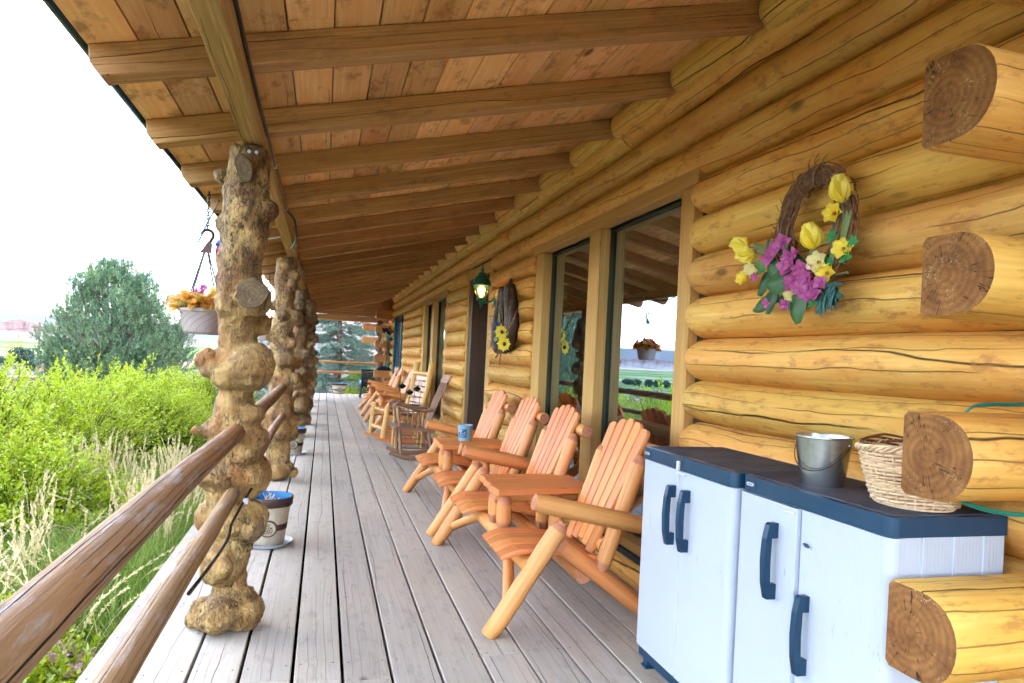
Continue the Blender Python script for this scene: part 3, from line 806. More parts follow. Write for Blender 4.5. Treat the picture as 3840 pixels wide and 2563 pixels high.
t = thing('porch_railing', 'orange two pole railing across the far end of the porch', 'railing', (.5, 21, 0), 'pole railings between the burl posts')
for z, nm in ((.985, 'top_rail'), (.69, 'bottom_rail')):
    mb = MB(); mb.tube([(-.45 + k * .2, 21.0, z + .004 * math.sin(k)) for k in range(11)] + [(1.7, 21., z)], [.034] * 12, 14); mb.build(nm, [M['far_end']], t)
mb = MB(); mb.box((1.62, 20.95, 0.), (1.74, 21.07, 1.1), axis=2); mb.build('end_post', [M['far_end']], t)
# ------------------------------------------------------------ burl posts
T1 = [(-0.375, 2.271, 0.092), (-0.372, 2.15, 0.097), (-0.382, 2.029, 0.104), (-0.384, 1.95, 0.106), (-0.386, 1.791, 0.101), (-0.4, 1.721, 0.095), (-0.389, 1.641, 0.101), (-0.38, 1.54, 0.112), (-0.388, 1.448, 0.093), (-0.389, 1.387, 0.089), (-0.387, 1.316, 0.089), (-0.391, 1.194, 0.093), (-0.385, 1.108, 0.081), (-0.384, 1.037, 0.091), (-0.388, 0.946, 0.106), (-0.377, 0.875, 0.122), (-0.376, 0.787, 0.120), (-0.388, 0.706, 0.120), (-0.394, 0.625, 0.108), (-0.39, 0.537, 0.110), (-0.369, 0.425, 0.090), (-0.378, 0.36, 0.096), (-0.384, 0.293, 0.085), (-0.371, 0.21, 0.078), (-0.372, 0.147, 0.095), (-0.378, 0.076, 0.1), (-0.383, 0.03, 0.095)]
L1 = [(-0.289, 3.43, 1.968, 0.049, 0.053), (-0.493, 3.45, 2.105, 0.03, 0.032), (-0.487, 3.45, 1.894, 0.03, 0.04), (-0.459, 3.45, 1.635, 0.04, 0.044), (-0.325, 3.37, 1.543, 0.067, 0.073), (-0.434, 3.41, 1.516, 0.061, 0.065), (-0.515, 3.45, 1.259, 0.052, 0.048), (-0.482, 3.42, 1.21, 0.056, 0.044), (-0.326, 3.39, 1.233, 0.102, 0.11), (-0.429, 3.39, 1.188, 0.069, 0.061), (-0.291, 3.47, 1.433, 0.045, 0.053), (-0.308, 3.4, 1.009, 0.057, 0.053), (-0.48, 3.45, 0.944, 0.04, 0.044), (-0.445, 3.41, 0.928, 0.044, 0.044), (-0.292, 3.4, 0.905, 0.053, 0.057), (-0.317, 3.37, 0.829, 0.053, 0.053), (-0.384, 3.45, 0.737, 0.158, 0.106), (-0.303, 3.43, 0.727, 0.09, 0.102), (-0.456, 3.45, 0.534, 0.077, 0.081), (-0.293, 3.42, 0.512, 0.078, 0.098), (-0.38, 3.39, 0.523, 0.081, 0.081), (-0.411, 3.4, 0.3, 0.085, 0.093), (-0.403, 3.335, 0.296, 0.045, 0.045), (-0.415, 3.36, 0.075, 0.085, 0.08), (-0.302, 3.42, 0.09, 0.082, 0.094), (-0.482, 3.45, 0.091, 0.056, 0.068), (-0.523, 3.45, 0.053, 0.032, 0.04), (-0.305, 3.43, 0.154, 0.053, 0.057), (-0.337, 3.4, 0.045, 0.069, 0.05), (-0.47, 3.4, 0.05, 0.052, 0.048)]
T2 = [(-0.392, 2.303, 0.094), (-0.397, 2.206, 0.100), (-0.397, 2.104, 0.104), (-0.407, 2.001, 0.1), (-0.402, 1.899, 0.1), (-0.407, 1.797, 0.096), (-0.393, 1.695, 0.1), (-0.403, 1.592, 0.105), (-0.417, 1.489, 0.115), (-0.413, 1.387, 0.115), (-0.408, 1.285, 0.115), (-0.393, 1.184, 0.115), (-0.379, 1.082, 0.108), (-0.394, 0.979, 0.11), (-0.396, 0.896, 0.118), (-0.384, 0.777, 0.12), (-0.385, 0.657, 0.14), (-0.392, 0.574, 0.145), (-0.394, 0.502, 0.14), (-0.401, 0.406, 0.125), (-0.398, 0.335, 0.12), (-0.388, 0.24, 0.12), (-0.373, 0.156, 0.115), (-0.369, 0.085, 0.12), (-0.371, 0.03, 0.118)]
L2 = [(-0.516, 7.3, 1.748, 0.041, 0.051), (-0.300, 7.22, 2.051, 0.046, 0.062), (-0.332, 7.2, 1.966, 0.05, 0.061), (-0.375, 7.24, 1.84, 0.051, 0.061), (-0.289, 7.27, 1.661, 0.067, 0.067), (-0.415, 7.22, 1.653, 0.056, 0.056), (-0.484, 7.3, 1.455, 0.087, 0.092), (-0.314, 7.22, 1.372, 0.051, 0.056), (-0.365, 7.22, 1.206, 0.087, 0.072), (-0.247, 7.3, 1.181, 0.041, 0.062), (-0.504, 7.3, 1.26, 0.051, 0.061), (-0.275, 7.27, 1.025, 0.046, 0.067), (-0.491, 7.3, 1.006, 0.046, 0.061), (-0.261, 7.28, 0.613, 0.054, 0.048), (-0.53, 7.3, 0.653, 0.047, 0.059), (-0.535, 7.3, 0.558, 0.053, 0.059), (-0.255, 7.3, 0.481, 0.054, 0.072), (-0.5, 7.3, 0.357, 0.053, 0.059), (-0.381, 7.20, 0.455, 0.06, 0.054), (-0.227, 7.3, 0.085, 0.038, 0.054), (-0.275, 7.27, 0.133, 0.036, 0.048), (-0.417, 7.24, 0.04, 0.071, 0.05)]
def clouds(name, size, kind='CLOUDS'):
    t = bpy.data.textures.new(name, kind); t.noise_scale = size
    if kind == 'CLOUDS': t.noise_depth = 3
    return t
TX = [clouds('lump_noise', .09), clouds('bark_noise', .022), bpy.data.textures.new('wart_noise', 'VORONOI')]
TX[2].noise_scale = .06; TX[2].distance_metric = 'DISTANCE'
def burl(T, Lm, y0, lean, ref, vox, label, top=2.235, stubs=(), bark=1., mat='burl'):
    mb = MB()
    def put(x, y, z, rx, ry, rz):
        ys = y; s = ys / ref
        mb.sphere((x * s, ys, 1.33 + (z - 1.33) * s), 1., 14, sc=(rx, ry, rz))
    yl = lambda z: y0 - lean * z
    for a, b in zip(T, T[1:]):
        n = max(1, int((a[1] - b[1]) / .03))
        for k in range(n):
            t = k / n; z = a[1] + (b[1] - a[1]) * t; r = a[2] + (b[2] - a[2]) * t
            put(a[0] + (b[0] - a[0]) * t, yl(z), z, r, r * .97, r * .6 + .02)
    for (x, y, z, rx, rz) in Lm: put(x, yl(z) + (y - ref) * 1.15, z, rx * 1.06, (rx + rz) / 2 * 1.06, rz * 1.04)
    for (p0, p1, r0, r1) in stubs:
        mb.tube([p0, p1], [r0, r1], 16)
    o = mb.build('burl_post', [M[mat]], cabin, sharp=0)
    tag(o, label)
    m = o.modifiers.new('remesh', 'REMESH'); m.mode = 'VOXEL'; m.voxel_size = vox; m.use_smooth_shade = True
    m = o.modifiers.new('smooth', 'SMOOTH'); m.factor = .6; m.iterations = 4 if vox < .012 else 4
    for tx, st in ((TX[0], .034), (TX[1], .012 * bark)):
        m = o.modifiers.new('displace', 'DISPLACE'); m.texture = tx; m.strength = st; m.mid_level = .5; m.texture_coords = 'LOCAL'
    # sawn top and foot: keep it under the beam and above the boards
    for v in o.data.vertices:
        v.co.z = max(.012, min(v.co.z, top - .012))
    return o
burl(T1, L1, 3.50, .06, 3.45, .0075, 'gnarled burl post nearest the camera with a big round burl at mid height',
     stubs=(((-.33, 3.46, 1.54), (-.318, 3.275, 1.56), .080, .070), ((-.37, 3.38, 2.10), (-.372, 3.255, 2.085), .045, .038), ((-.37, 3.38, 2.14), (-.382, 3.265, 2.125), .045, .036), ((-.49, 3.44, .93), (-.57, 3.42, .935), .03, .018)))
burl(T2, L2, 7.34, .03, 7.3, .0125, 'smooth topped burl post with a dark split knot, second from the camera', bark=.7)
random.seed(21)
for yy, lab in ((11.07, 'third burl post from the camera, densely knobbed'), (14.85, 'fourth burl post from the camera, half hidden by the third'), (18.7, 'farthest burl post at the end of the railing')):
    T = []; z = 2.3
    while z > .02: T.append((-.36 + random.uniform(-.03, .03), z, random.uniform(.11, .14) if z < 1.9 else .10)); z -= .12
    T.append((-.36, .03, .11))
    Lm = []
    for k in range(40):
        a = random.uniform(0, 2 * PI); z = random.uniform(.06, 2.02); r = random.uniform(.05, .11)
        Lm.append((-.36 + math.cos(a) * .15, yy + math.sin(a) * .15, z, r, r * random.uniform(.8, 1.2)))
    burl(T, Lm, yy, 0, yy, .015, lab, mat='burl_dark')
# grey sawn faces of cut stubs on the first post, with bolt heads
def disc(mb, c, nrm, r):
    mb.lathe([(r * .99, 0), (r, .003), (r * .96, .006), (0, .006)], c, 26, 0, axis=nrm)
    k0 = len(mb.v) - 4 * 26
    for q in range(k0, len(mb.v)):
        v = Vector(mb.v[q]) - Vector(c); a_ = math.atan2(v.z, v.x); v *= 1 + .06 * math.sin(a_ * 3 + 1) + .04 * math.sin(a_ * 5); mb.v[q] = tuple(Vector(c) + v)
M['stub_face'] = endgrain('weathered stub face', (.11, .075, .042), (.21, .15, .085), None, bump=.4)
P1_ = [o for o in bpy.data.objects if o.name == 'burl_post'][0]
mb = MB(); disc(mb, (-.317, 3.252, 1.562), (.04, -1, .12), .066); mb.build('sawn_face', [M['stub_face']], P1_)
mb = MB(); disc(mb, (-.374, 3.240, 2.105), (-.05, -1, -.12), .036)
for q in range(len(mb.v)): x_, y_, z_ = mb.v[q]; mb.v[q] = (x_ + (z_ - 2.105) * -.35, y_, 2.105 + (z_ - 2.105) * 1.75)
mb.build('sawn_face', [M['stub_face']], P1_)
for x in (-.358, -.328):
    mb = MB(); mb.lathe([(.008, 0), (.008, .006), (0, .008)], (x, 3.262, 2.185), 8, axis=(0, -1, 0)); mb.build('bolt_head', [M['saucer']], P1_)
# ------------------------------------------------------------ cedar log double chairs
def pencil(mb, p0, p1, r, cone=.035, tip=.022, n=14, seed=None, mi=0, ends=(1, 1), cap_mi=1):
    """log with turned conical ends"""
    p0 = Vector(p0); p1 = Vector(p1); d = (p1 - p0).normalized(); L = (p1 - p0).length
    seed = random.random() if seed is None else seed
    a = cone * 1.3 if ends[0] else 0.; b = L - (cone * 1.3 if ends[1] else 0.)
    P = []; R = []; k = 6
    for i in range(k + 1): P.append(p0 + d * (a + (b - a) * i / k)); R.append(r * (1 + .02 * math.sin(i * 2.1 + r * 90)))
    if not ends[0]: P.insert(1, p0 + d * .004); R.insert(1, r); R[0] = r * .93
    if not ends[1]: P.insert(-1, p1 - d * .004); R.insert(-1, r); R[-1] = r * .93
    mb.tube(P, R, n, mi=mi, cap_mi=cap_mi, seed=seed)
    for e, q, dd in ((ends[0], p0, d), (ends[1], p1, -d)):
        if e: mb.tube([q, q + dd * cone * .35, q + dd * cone * .36, q + dd * cone * 1.3], [tip, tip, r * .72, r * (1.001 if dd == d else .99)], n, mi=cap_mi, cap_mi=cap_mi, seed=seed)

def slat_curve(mb, pts, w, th, y, seed):
    """bent board: list of (x,z) along its length, width w along Y at y"""
    n = len(pts); V = []; G = []; L = 0
    for i, (x, z) in enumerate(pts):
        a = pts[max(i - 1, 0)]; b = pts[min(i + 1, n - 1)]
        t = Vector((b[0] - a[0], b[1] - a[1])).normalized(); nx, nz = -t.y, t.x
        if i: L += math.hypot(x - pts[i - 1][0], z - pts[i - 1][1])
        e = 1. if 0 < i < n - 1 else .82
        for (sy, sn) in ((-.5, 0), (-.46, .5), (.46, .5), (.5, 0), (.46, -.5), (-.46, -.5)):
            V.append((x + nx * th * sn * e, y + w * sy * e, z + nz * th * sn * e)); G.append((L, w * sy + .02, th * sn + .06))
    F = [(i * 6 + k, i * 6 + (k + 1) % 6, (i + 1) * 6 + (k + 1) % 6, (i + 1) * 6 + k) for i in range(n - 1) for k in range(6)]
    F = [tuple(reversed(f)) for f in F]
    F += [tuple(range(6)), tuple(range((n - 1) * 6 + 5, (n - 1) * 6 - 1, -1))]
    mb.add(V, F, G, seed, 0, False)

CM = [M['cedar_log'], M['cedar_end']]
def double_chair(label, group):
    t = thing('log_double_chair', label, 'double chair', (1.2, 4.0, 0), group)
    def part(nm, f, mats=CM, lab=None):
        mb = MB(); f(mb); return tag(mb.build(nm, mats, t), lab)
    for (yo, yi, sg) in ((3.2, 3.72, 1), (4.82, 4.25, -1)):
        # outer long front leg and the long raking rear leg
        def F(mb, yo=yo): pencil(mb, (.826, yo + .01, -.002), (1.165, yo - .01 * sg, .545), .0455, ends=(0, 1), tip=.026); 
        lg = part('leg', F)
        for v in lg.data.vertices:
            if v.co.z < 0: v.co.z = max(v.co.z, .0005)
        def F(mb, yo=yo, sg=sg): pencil(mb, (1.165, yo + .09 * sg, .430), (1.70, yo + .10 * sg, .035), .047, ends=(1, 0), tip=.03)
        part('leg', F)
        # slanting brace from the leg to the front rail
        def F(mb, yo=yo, sg=sg): pencil(mb, (.93, yo + .075 * sg, .15), (1.02, yo + .43 * sg, .30), .030, ends=(0, 0))
        part('brace', F)
        # arm
        def F(mb, yo=yo, sg=sg):
            mb.tube([(1.0, yo - .05 * sg, .655), (1.03, yo - .05 * sg, .648), (1.3, yo - .055 * sg, .592), (1.55, yo - .06 * sg, .54), (1.563, yo - .06 * sg, .537)], [.041, .045, .046, .045, .036], 16, cap_mi=1, ell=(1., 1.))
        part('arm', F)
        # seat slats
        ya, yb = sorted((yo + .07 * sg, yi + .0 * sg))
        w = (yb - ya) / 4
        def F(mb, ya=ya, w=w):
            for k in range(4):
                r = random.random(); pts = []
                for i in range(13):
                    u = i / 12; x = .885 + .54 * u + .004 * (k % 2)
                    z = .372 + .018 * math.sin(u * PI * .9) - .055 * u * u
                    if i == 0: z -= .026
                    if i == 1: z -= .010
                    pts.append((x, z))
                slat_curve(mb, pts, w * .93, .026, ya + w * (k + .5), r)
        part('seat', F, [M['cedar']])
        # backrest slats fanning out, arched heads
        yc = (ya + yb) / 2
        def F(mb, yc=yc):
            b0 = Vector((1.365, 0, .335)); b1 = Vector((1.655, 0, 1.03)); ax = (b1 - b0).normalized(); nn = Vector((-ax.z, 0, ax.x))
            for k in range(5):
                u = (k - 2); lo = .068; hi = .098; Lk = (b1 - b0).length - .012 * abs(u) ** 1.7; s0 = .02 + .0 * abs(u) + (.035 if u == 0 else .02 if abs(u) == 1 else 0)
                r = random.random(); V = []; G = []
                sta = [(s0, 1), (s0 + .05, 1), (Lk * .5, 1), (Lk - .05, 1), (Lk - .018, .9), (Lk, .55)]
                for (sl_, e) in sta:
                    wd = lo + (hi - lo) * sl_ / Lk; cy = yc + u * (wd + .005); hw = wd / 2 * .93
                    for (q, th) in ((-1, 0), (-.93, 1), (.93, 1), (1, 0), (.93, -1), (-.93, -1)):
                        tw = hw * q * e; skew = (hw * (1 - e) * (.7 if u > 0 else -.7 if u < 0 else 0)) * -1
                        p = b0 + ax * sl_ + nn * (.011 * th + .012 * (u * u) * -.25 * 0)
                        V.append((p.x, cy + tw + skew, p.z)); G.append((sl_, tw + .01, .011 * th + .05))
                F = [tuple(reversed((i * 6 + a, i * 6 + (a + 1) % 6, (i + 1) * 6 + (a + 1) % 6, (i + 1) * 6 + a))) for i in range(len(sta) - 1) for a in range(6)]
                F += [tuple(range(6)), tuple(range(len(V) - 1, len(V) - 7, -1))]
                mb.add(V, F, G, r, 0, False)
        part('backrest', F, [M['cedar']])
        for yy in (ya - .02, yb - .0):
            def F(mb, yy=yy): pencil(mb, (1.40, yy, .285), (1.595, yy - .005, .865), .041, ends=(1, 1), tip=.02)
            part('back_post', F)
        def F(mb, ya=ya, yb=yb): mb.tube([(1.655, ya - .085, .885), (1.655, ya - .075, .885), (1.655, (ya + yb) / 2, .885), (1.655, yb + .06, .885), (1.655, yb + .07, .885)], [.038, .042, .043, .042, .038], 16, cap_mi=1)
        part('back_rail', F)
        def F(mb, ya=ya, yb=yb): mb.tube([(1.43, ya, .40), (1.43, yb, .40)], .036, 14, cap_mi=1)
        part('back_rail', F)
    def F(mb): mb.tube([(1.04, 3.27, .305), (1.04, 3.28, .305), (1.04, 3.9, .309), (1.04, 4.74, .305), (1.04, 4.75, .305)], [.042, .047, .046, .047, .042], 16, cap_mi=1)
    part('front_rail', F)
    def F(mb): mb.tube([(1.33, 3.3, .245), (1.33, 4.72, .245)], .042, 16, cap_mi=1)
    part('rear_rail', F)
    # table between the two seats: three boards
    def F(mb):
        P0 = [(.955, 3.70), (1.56, 3.80)]; P1 = [(.975, 4.235), (1.565, 4.235)]
        for k in range(3):
            a, b = k / 3 + .004, (k + 1) / 3 - .004
            q = [(P0[0][0] + (P1[0][0] - P0[0][0]) * a, P0[0][1] + (P1[0][1] - P0[0][1]) * a), (P0[1][0], P0[1][1] + (P1[1][1] - P0[1][1]) * a),
                 (P1[1][0], P0[1][1] + (P1[1][1] - P0[1][1]) * b), (P0[0][0] + (P1[0][0] - P0[0][0]) * b, P0[0][1] + (P1[0][1] - P0[0][1]) * b)]
            ca = Vector(((q[0][0] + q[3][0]) / 2, (q[0][1] + q[3][1]) / 2, .583)); cb = Vector(((q[1][0] + q[2][0]) / 2, (q[1][1] + q[2][1]) / 2, .583))
            mb.bar(ca, cb, (abs(q[3][1] - q[0][1]) + abs(q[2][1] - q[1][1])) / 2, .038, bev=.004, mi=0)
    part('table_top', F, [M['cedar'], M['cedar_end']])
    for x, y in ((1.035, 3.82), (1.035, 4.02), (1.36, 3.85), (1.36, 4.1)):
        def F(mb, x=x, y=y): pencil(mb, (x, y, .335 if x < 1.2 else .27), (x, y, .565), .043, cone=.05, tip=.02)
        part('table_post', F)
    def F(mb):
        mb.tube([(1.0, 3.93, .525), (1.01, 3.93, .525), (1.5, 3.96, .525), (1.52, 3.96, .525)], [.036, .04, .04, .034], 14, cap_mi=1)
    part('table_bearer', F)
    return t
random.seed(11)
G3 = 'log double chairs along the cabin wall'
dc1 = double_chair('cedar log double chair with bare table, nearest the white cabinets', G3)
dc2 = copy_tree(dc1); dc2.location.y += 1.87; tag(dc2, 'cedar log double chair with a pale blue pail on its table')
dc3 = copy_tree(dc1); dc3.location.y += 8.62; tag(dc3, 'cedar log double chair just beyond the peeled log rocking chair')
dc4 = copy_tree(dc1); dc4.location.y += 11.45; tag(dc4, 'cedar log double chair farthest away beside the teal door')
for d in (dc2, dc3, dc4):
    d.rotation_euler.z = {dc2: .0, dc3: .015, dc4: -.02}[d]

# ------------------------------------------------------------ plastic cabinets
def rbox(mb, lo, hi, r, mi=0, n=5, inset=0., front=True):
    """box with rounded vertical corners on the -X side"""
    x0, y0, z0 = lo; x1, y1, z1 = hi; P = []
    P.append((x1, y0)); 
    for k in range(n + 1): a = PI / 2 * k / n; P.append((x0 + r - r * math.sin(a), y0 + r - r * math.cos(a)))
    for k in range(n + 1): a = PI / 2 * k / n; P.append((x0 + r - r * math.cos(a), y1 - r + r * math.sin(a)))
    P.append((x1, y1)); m = len(P)
    V = [(x, y, z0) for x, y in P] + [(x, y, z1) for x, y in P]
    F = [(i, i + m, (i + 1) % m + m, (i + 1) % m) for i in range(m)]
    mb.add(V, F, None, 0., mi, True)
    mb.add([(x, y, z0) for x, y in P], [list(range(m))], None, 0., mi, False); mb.add([(x, y, z1) for x, y in P], [list(range(m - 1, -1, -1))], None, 0., mi, False)
def handle(mb, x, y, z0, z1):
    h = z1 - z0; w = .024
    prof = [(x, z1), (x, z1 - .048), (x - .022, z1 - .048), (x - .024, (z0 + z1) / 2), (x - .022, z0 + .048), (x, z0 + .048), (x, z0), (x - .034, z0), (x - .045, z0 + .05), (x - .049, (z0 + z1) / 2), (x - .045, z1 - .05), (x - .036, z1 - .006), (x - .028, z1)]
    n = len(prof); V = []
    for yy, e in ((y - w / 2, .0), (y + w / 2, .0)):
        for (a, b) in prof: V.append((a, yy, b))
    # caps split into solid quads along the bow
    F = [(i, i + n, (i + 1) % n + n, (i + 1) % n) for i in range(n)]
    caps = [(0, 1, 2, 10, 11, 12), (2, 3, 9, 10), (3, 4, 8, 9), (4, 5, 6, 7, 8)]
    for c in caps: F.append(tuple(c)); F.append(tuple(reversed([k + n for k in c])))
    mb.add(V, F, None, 0., 0, False)
def cabinet(ya, yb, xf, lab, hz, latch):
    t = thing('plastic_cabinet', lab, 'storage cabinet', (xf + .18, (ya + yb) / 2, 0), 'plastic storage cabinets')
    xb = 1.80
    def part(nm, f, mats, lab=None, bev=0, parent=t):
        mb = MB(); f(mb); o = tag(mb.build(nm, mats, parent), lab)
        if bev:
            b = o.modifiers.new('bevel', 'BEVEL'); b.width = bev; b.segments = 2; b.limit_method = 'ANGLE'
        return o
    def F(mb): rbox(mb, (xf + .022, ya + .004, .095), (xb, yb - .004, .925), .03)
    body = part('body', F, [M['white_pl']])
    def F(mb):
        for k in range(3): mb.box((xf + .10 + k * .10, ya + .0, .14), (xf + .125 + k * .10, ya + .010, .92), axis=2, bev=.004)
    part('side_rib', F, [M['white_pl']], parent=body)
    ym = (ya + yb) / 2 + (.02 if latch == 0 else 0)
    doors = []
    for (a, b, k) in ((ya + .002, ym - .0015, 0), (ym + .0015, yb - .002, 1)):
        dx = -.014 if (latch == 0 and k == 1) else 0.
        def F(mb, a=a, b=b, dx=dx, k=k):
            x0 = xf + dx; P = [(xf + .05, a)]
            r = .028
            if k == 0: P += [(x0 + r - r * math.sin(q), a + r - r * math.cos(q)) for q in [PI / 2 * j / 6 for j in range(7)]] + [(x0, b - .004), (x0 + .004, b), (xf + .02, b)]
            else: P += [(x0 + .02, a), (x0 + .004, a), (x0, a + .004)] + [(x0 + r - r * math.cos(q), b - r + r * math.sin(q)) for q in [PI / 2 * j / 6 for j in range(7)]]; P[0] = (xf + .02, a)
            if k == 1: P.append((xf + .05, b))
            P.append((xf + .03, (a + b) / 2)) if False else None
            m = len(P); V = [(x, y, .10) for x, y in P] + [(x, y, .915) for x, y in P]
            mb.add(V, [(i, i + m, (i + 1) % m + m, (i + 1) % m) for i in range(m)], None, 0., 0, True)
            mb.add([(x, y, .915) for x, y in P], [list(range(m - 1, -1, -1))], None, 0., 0, False)
        d = part('door', F, [M['white_pl']]); doors.append((d, dx))
        hy = {0: ym - .058, 1: ym + .055}[k]
        if latch == 0: hy = {0: ym - .045, 1: ym + .095}[k]
        zz = hz[k]
        def F(mb, hy=hy, zz=zz, dx=dx): handle(mb, xf + dx + .001, hy, zz[0], zz[1])
        part('handle', F, [M['navy']], bev=.003, parent=d)
    def F(mb): rbox(mb, (xf - .004, ya - .0, .918), (xb + .005, yb + .0, .970), .03)
    lid = part('lid', F, [M['navy']], bev=.0025)
    def F(mb): mb.box((xf + .022, ya + .022, .967), (xb - .02, yb - .022, .9725), axis=1, bev=.002)
    part('lid_panel', F, [M['lid_top']], parent=lid)
    def F(mb):
        mb.box((xf - .0065, yb - .085, .932), (xf - .003, yb - .028, .958), axis=1, bev=.001)
    part('badge', F, [M['navy']], parent=lid)
    def F(mb):
        P = []; r = .0055; cy = yb - .056; cz = .945
        for k in range(7): a = PI / 2 + PI * k / 6; P.append((cy + math.cos(a) * r - .014, cz + math.sin(a) * r))
        for k in range(7): a = -PI / 2 + PI * k / 6; P.append((cy + math.cos(a) * r + .014, cz + math.sin(a) * r))
        mb.prism(P, xf - .0085, xf - .0062, plane='yz')
        for k in range(5): mb.box((xf - .0092, cy - .0125 + k * .0055, cz - .0028), (xf - .0084, cy - .010 + k * .0055, cz + .0028), axis=2, bev=.0001, mi=1)
    part('badge_logo', F, [M['pale_pl'], M['navy']], parent=lid)
    def F(mb): rbox(mb, (xf + .010, ya + .006, .055), (xb, yb - .006, .098), .03)
    part('plinth', F, [M['navy']], bev=.002)
    for x in (xf + .03, xb - .07):
        for y in (ya + .05, yb - .05):
            def F(mb, x=x, y=y):
                mb.lathe([(.024, .012), (.024, .057), (0, .057)], (x + .02, y, 0), 4, rot0=PI / 4, smooth=False); mb.lathe([(0, .0005), (.034, .0005), (.034, .010), (.024, .014)], (x + .02, y, 0), 4, rot0=PI / 4, smooth=False)
            part('foot', F, [M['navy']])
    return t, doors, ym, lid
c1, d1, ym1, lid1 = cabinet(2.123, 2.832, 1.398, 'white plastic cabinet with two matching handles, beside the log chair', ((.612, .852), (.612, .852)), 1)
c2, d2, ym2, lid2 = cabinet(1.452, 2.112, 1.425, 'white plastic cabinet with uneven handles, carrying the bucket and basket', ((.432, .668), (.612, .852)), 0)
mb = MB(); mb.box((1.385, ym1 - .035, .902), (1.40, ym1 + .035, .914), axis=1, bev=.003); mb.box((1.382, ym1 + .01, .915), (1.394, ym1 + .026, .955), axis=2, bev=.003)
mb.tube([(1.393, ym1 + .018, .91), (1.388, ym1 + .020, .88), (1.39, ym1 + .008, .845)], .0015, 6)
tag(mb.build('latch', [M['pale_pl']], c1))
mb = MB(); mb.box((1.405, ym2 + .005, .895), (1.42, ym2 + .075, .904), axis=1, bev=.002); mb.build('latch', [M['pale_pl']], c2)
mb = MB(); mb.lathe([(0, 0), (.004, 0), (.004, .012), (.006, .013), (.006, .022), (.0035, .023), (.0035, .034), (0, .035)], (1.424, ym2 - .022, .815), 10, axis=(-.35, -1, 0)); mb.build('lock_pin', [M['navy']], c2)

# galvanised bucket
ZL = .9730
bk = thing('metal_bucket', 'empty galvanised metal bucket with wire bail on the cabinet lid', 'bucket', (1.575, 1.90, ZL))
mb = MB(); mb.lathe([(0, .006), (.060, .006), (.062, 0), (.066, 0), (.067, .004), (.086, .150), (.0895, .153), (.0895, .158), (.086, .159), (.0835, .152), (.065, .010), (0, .008)], (1.575, 1.90, ZL), 48)
mb.build('pail_body', [M['galv']], bk)
mb = MB()
for s in (-1, 1): mb.lathe([(.008, 0), (.008, .004), (0, .005)], (1.575 + s * .0845 * .42 * -1, 1.90 + s * .0845 * .88, ZL + .135), 12, axis=(-s * .42, s * .88, 0))
mb.build('ear', [M['galv']], bk)
P = []
for k in range(21):
    a = PI * k / 20; dx, dy = -.42, .88
    P.append((1.575 + dx * .088 * math.cos(a) - math.sin(a) * .088 * .88 * 1.0, 1.90 + dy * .088 * math.cos(a) - math.sin(a) * .088 * .42, ZL + .135 - math.sin(a) * .085))
mb = MB(); mb.tube(P, .0016, 6); mb.build('bail', [M['black']], bk)

# willow basket
bs = thing('wicker_basket', 'pale woven willow basket on the cabinet lid behind a log end', 'basket', (1.625, 1.585, ZL))
def basket_r(z): return .094 + .046 * (z / .165) ** .8
mb = MB(); cxb, cyb = 1.625, 1.585
for row in range(17):
    z = .012 + row * .0088; r0 = basket_r(z); P = []; nst = 30
    for k in range(nst * 4):
        a = 2 * PI * k / (nst * 4); w = math.cos(nst / 2 * a + (row % 2) * PI)
        P.append((cxb + math.cos(a) * (r0 + w * .0045) * 1.08, cyb + math.sin(a) * (r0 + w * .0045), ZL + z + .002 * math.sin(a * 3 + row)))
    mb.tube(P, .0042, 6, closed=True, seed=random.random(), ell=(1, 1))
mb.build('weave', [M['wicker']], bs)
mb = MB()
for k in range(30):
    a = 2 * PI * k / 30
    mb.tube([(cxb + math.cos(a) * basket_r(z) * 1.08, cyb + math.sin(a) * basket_r(z), ZL + z + .001) for z in (.004, .06, .12, .165)], .0035, 6)
mb.build('stakes', [M['wicker']], bs)
mb = MB()
for j in range(3):
    P = []
    for k in range(90):
        a = 2 * PI * k / 90; q = a * 15 + j * 2.09
        P.append((cxb + math.cos(a) * (.141 + .006 * math.cos(q)) * 1.08, cyb + math.sin(a) * (.141 + .006 * math.cos(q)), ZL + .160 + .007 * math.sin(q) + .006 * math.sin(a * 2)))
    mb.tube(P, .0042, 6, closed=True, seed=random.random())
mb.build('rim', [M['wicker']], bs)
mb = MB()
for j in range(5):
    P = []
    for k in range(24):
        a = .2 + 2.4 * k / 23; P.append((cxb + math.cos(a) * (.138 + .004 * math.cos(a * 9 + j)) * 1.08, cyb + math.sin(a) * (.136 + .004 * math.sin(a * 8 + j)), ZL + .146 + .006 * j + .005 * math.sin(a * 5 + j * 1.7) + .010 * math.sin((a - .2) / 2.4 * PI)))
    mb.tube(P, .0036, 6)
mb.build('rim_wrap', [M['willow_red']], bs)
mb = MB(); mb.lathe([(0, .006), (.098, .006), (.098, .001), (0, .001)], (cxb, cyb, ZL), 30); mb.build('base', [M['wicker']], bs)

def sm_(P, n=4):
    P = [Vector(p) for p in P]; out = []
    for i in range(len(P) - 1):
        a = P[max(i - 1, 0)]; b = P[i]; c = P[i + 1]; d = P[min(i + 2, len(P) - 1)]
        for k in range(n):
            t = k / n; out.append(.5 * ((2 * b) + (c - a) * t + (2 * a - 5 * b + 4 * c - d) * t * t + (3 * b - a - 3 * c + d) * t ** 3))
    out.append(P[-1]); return out
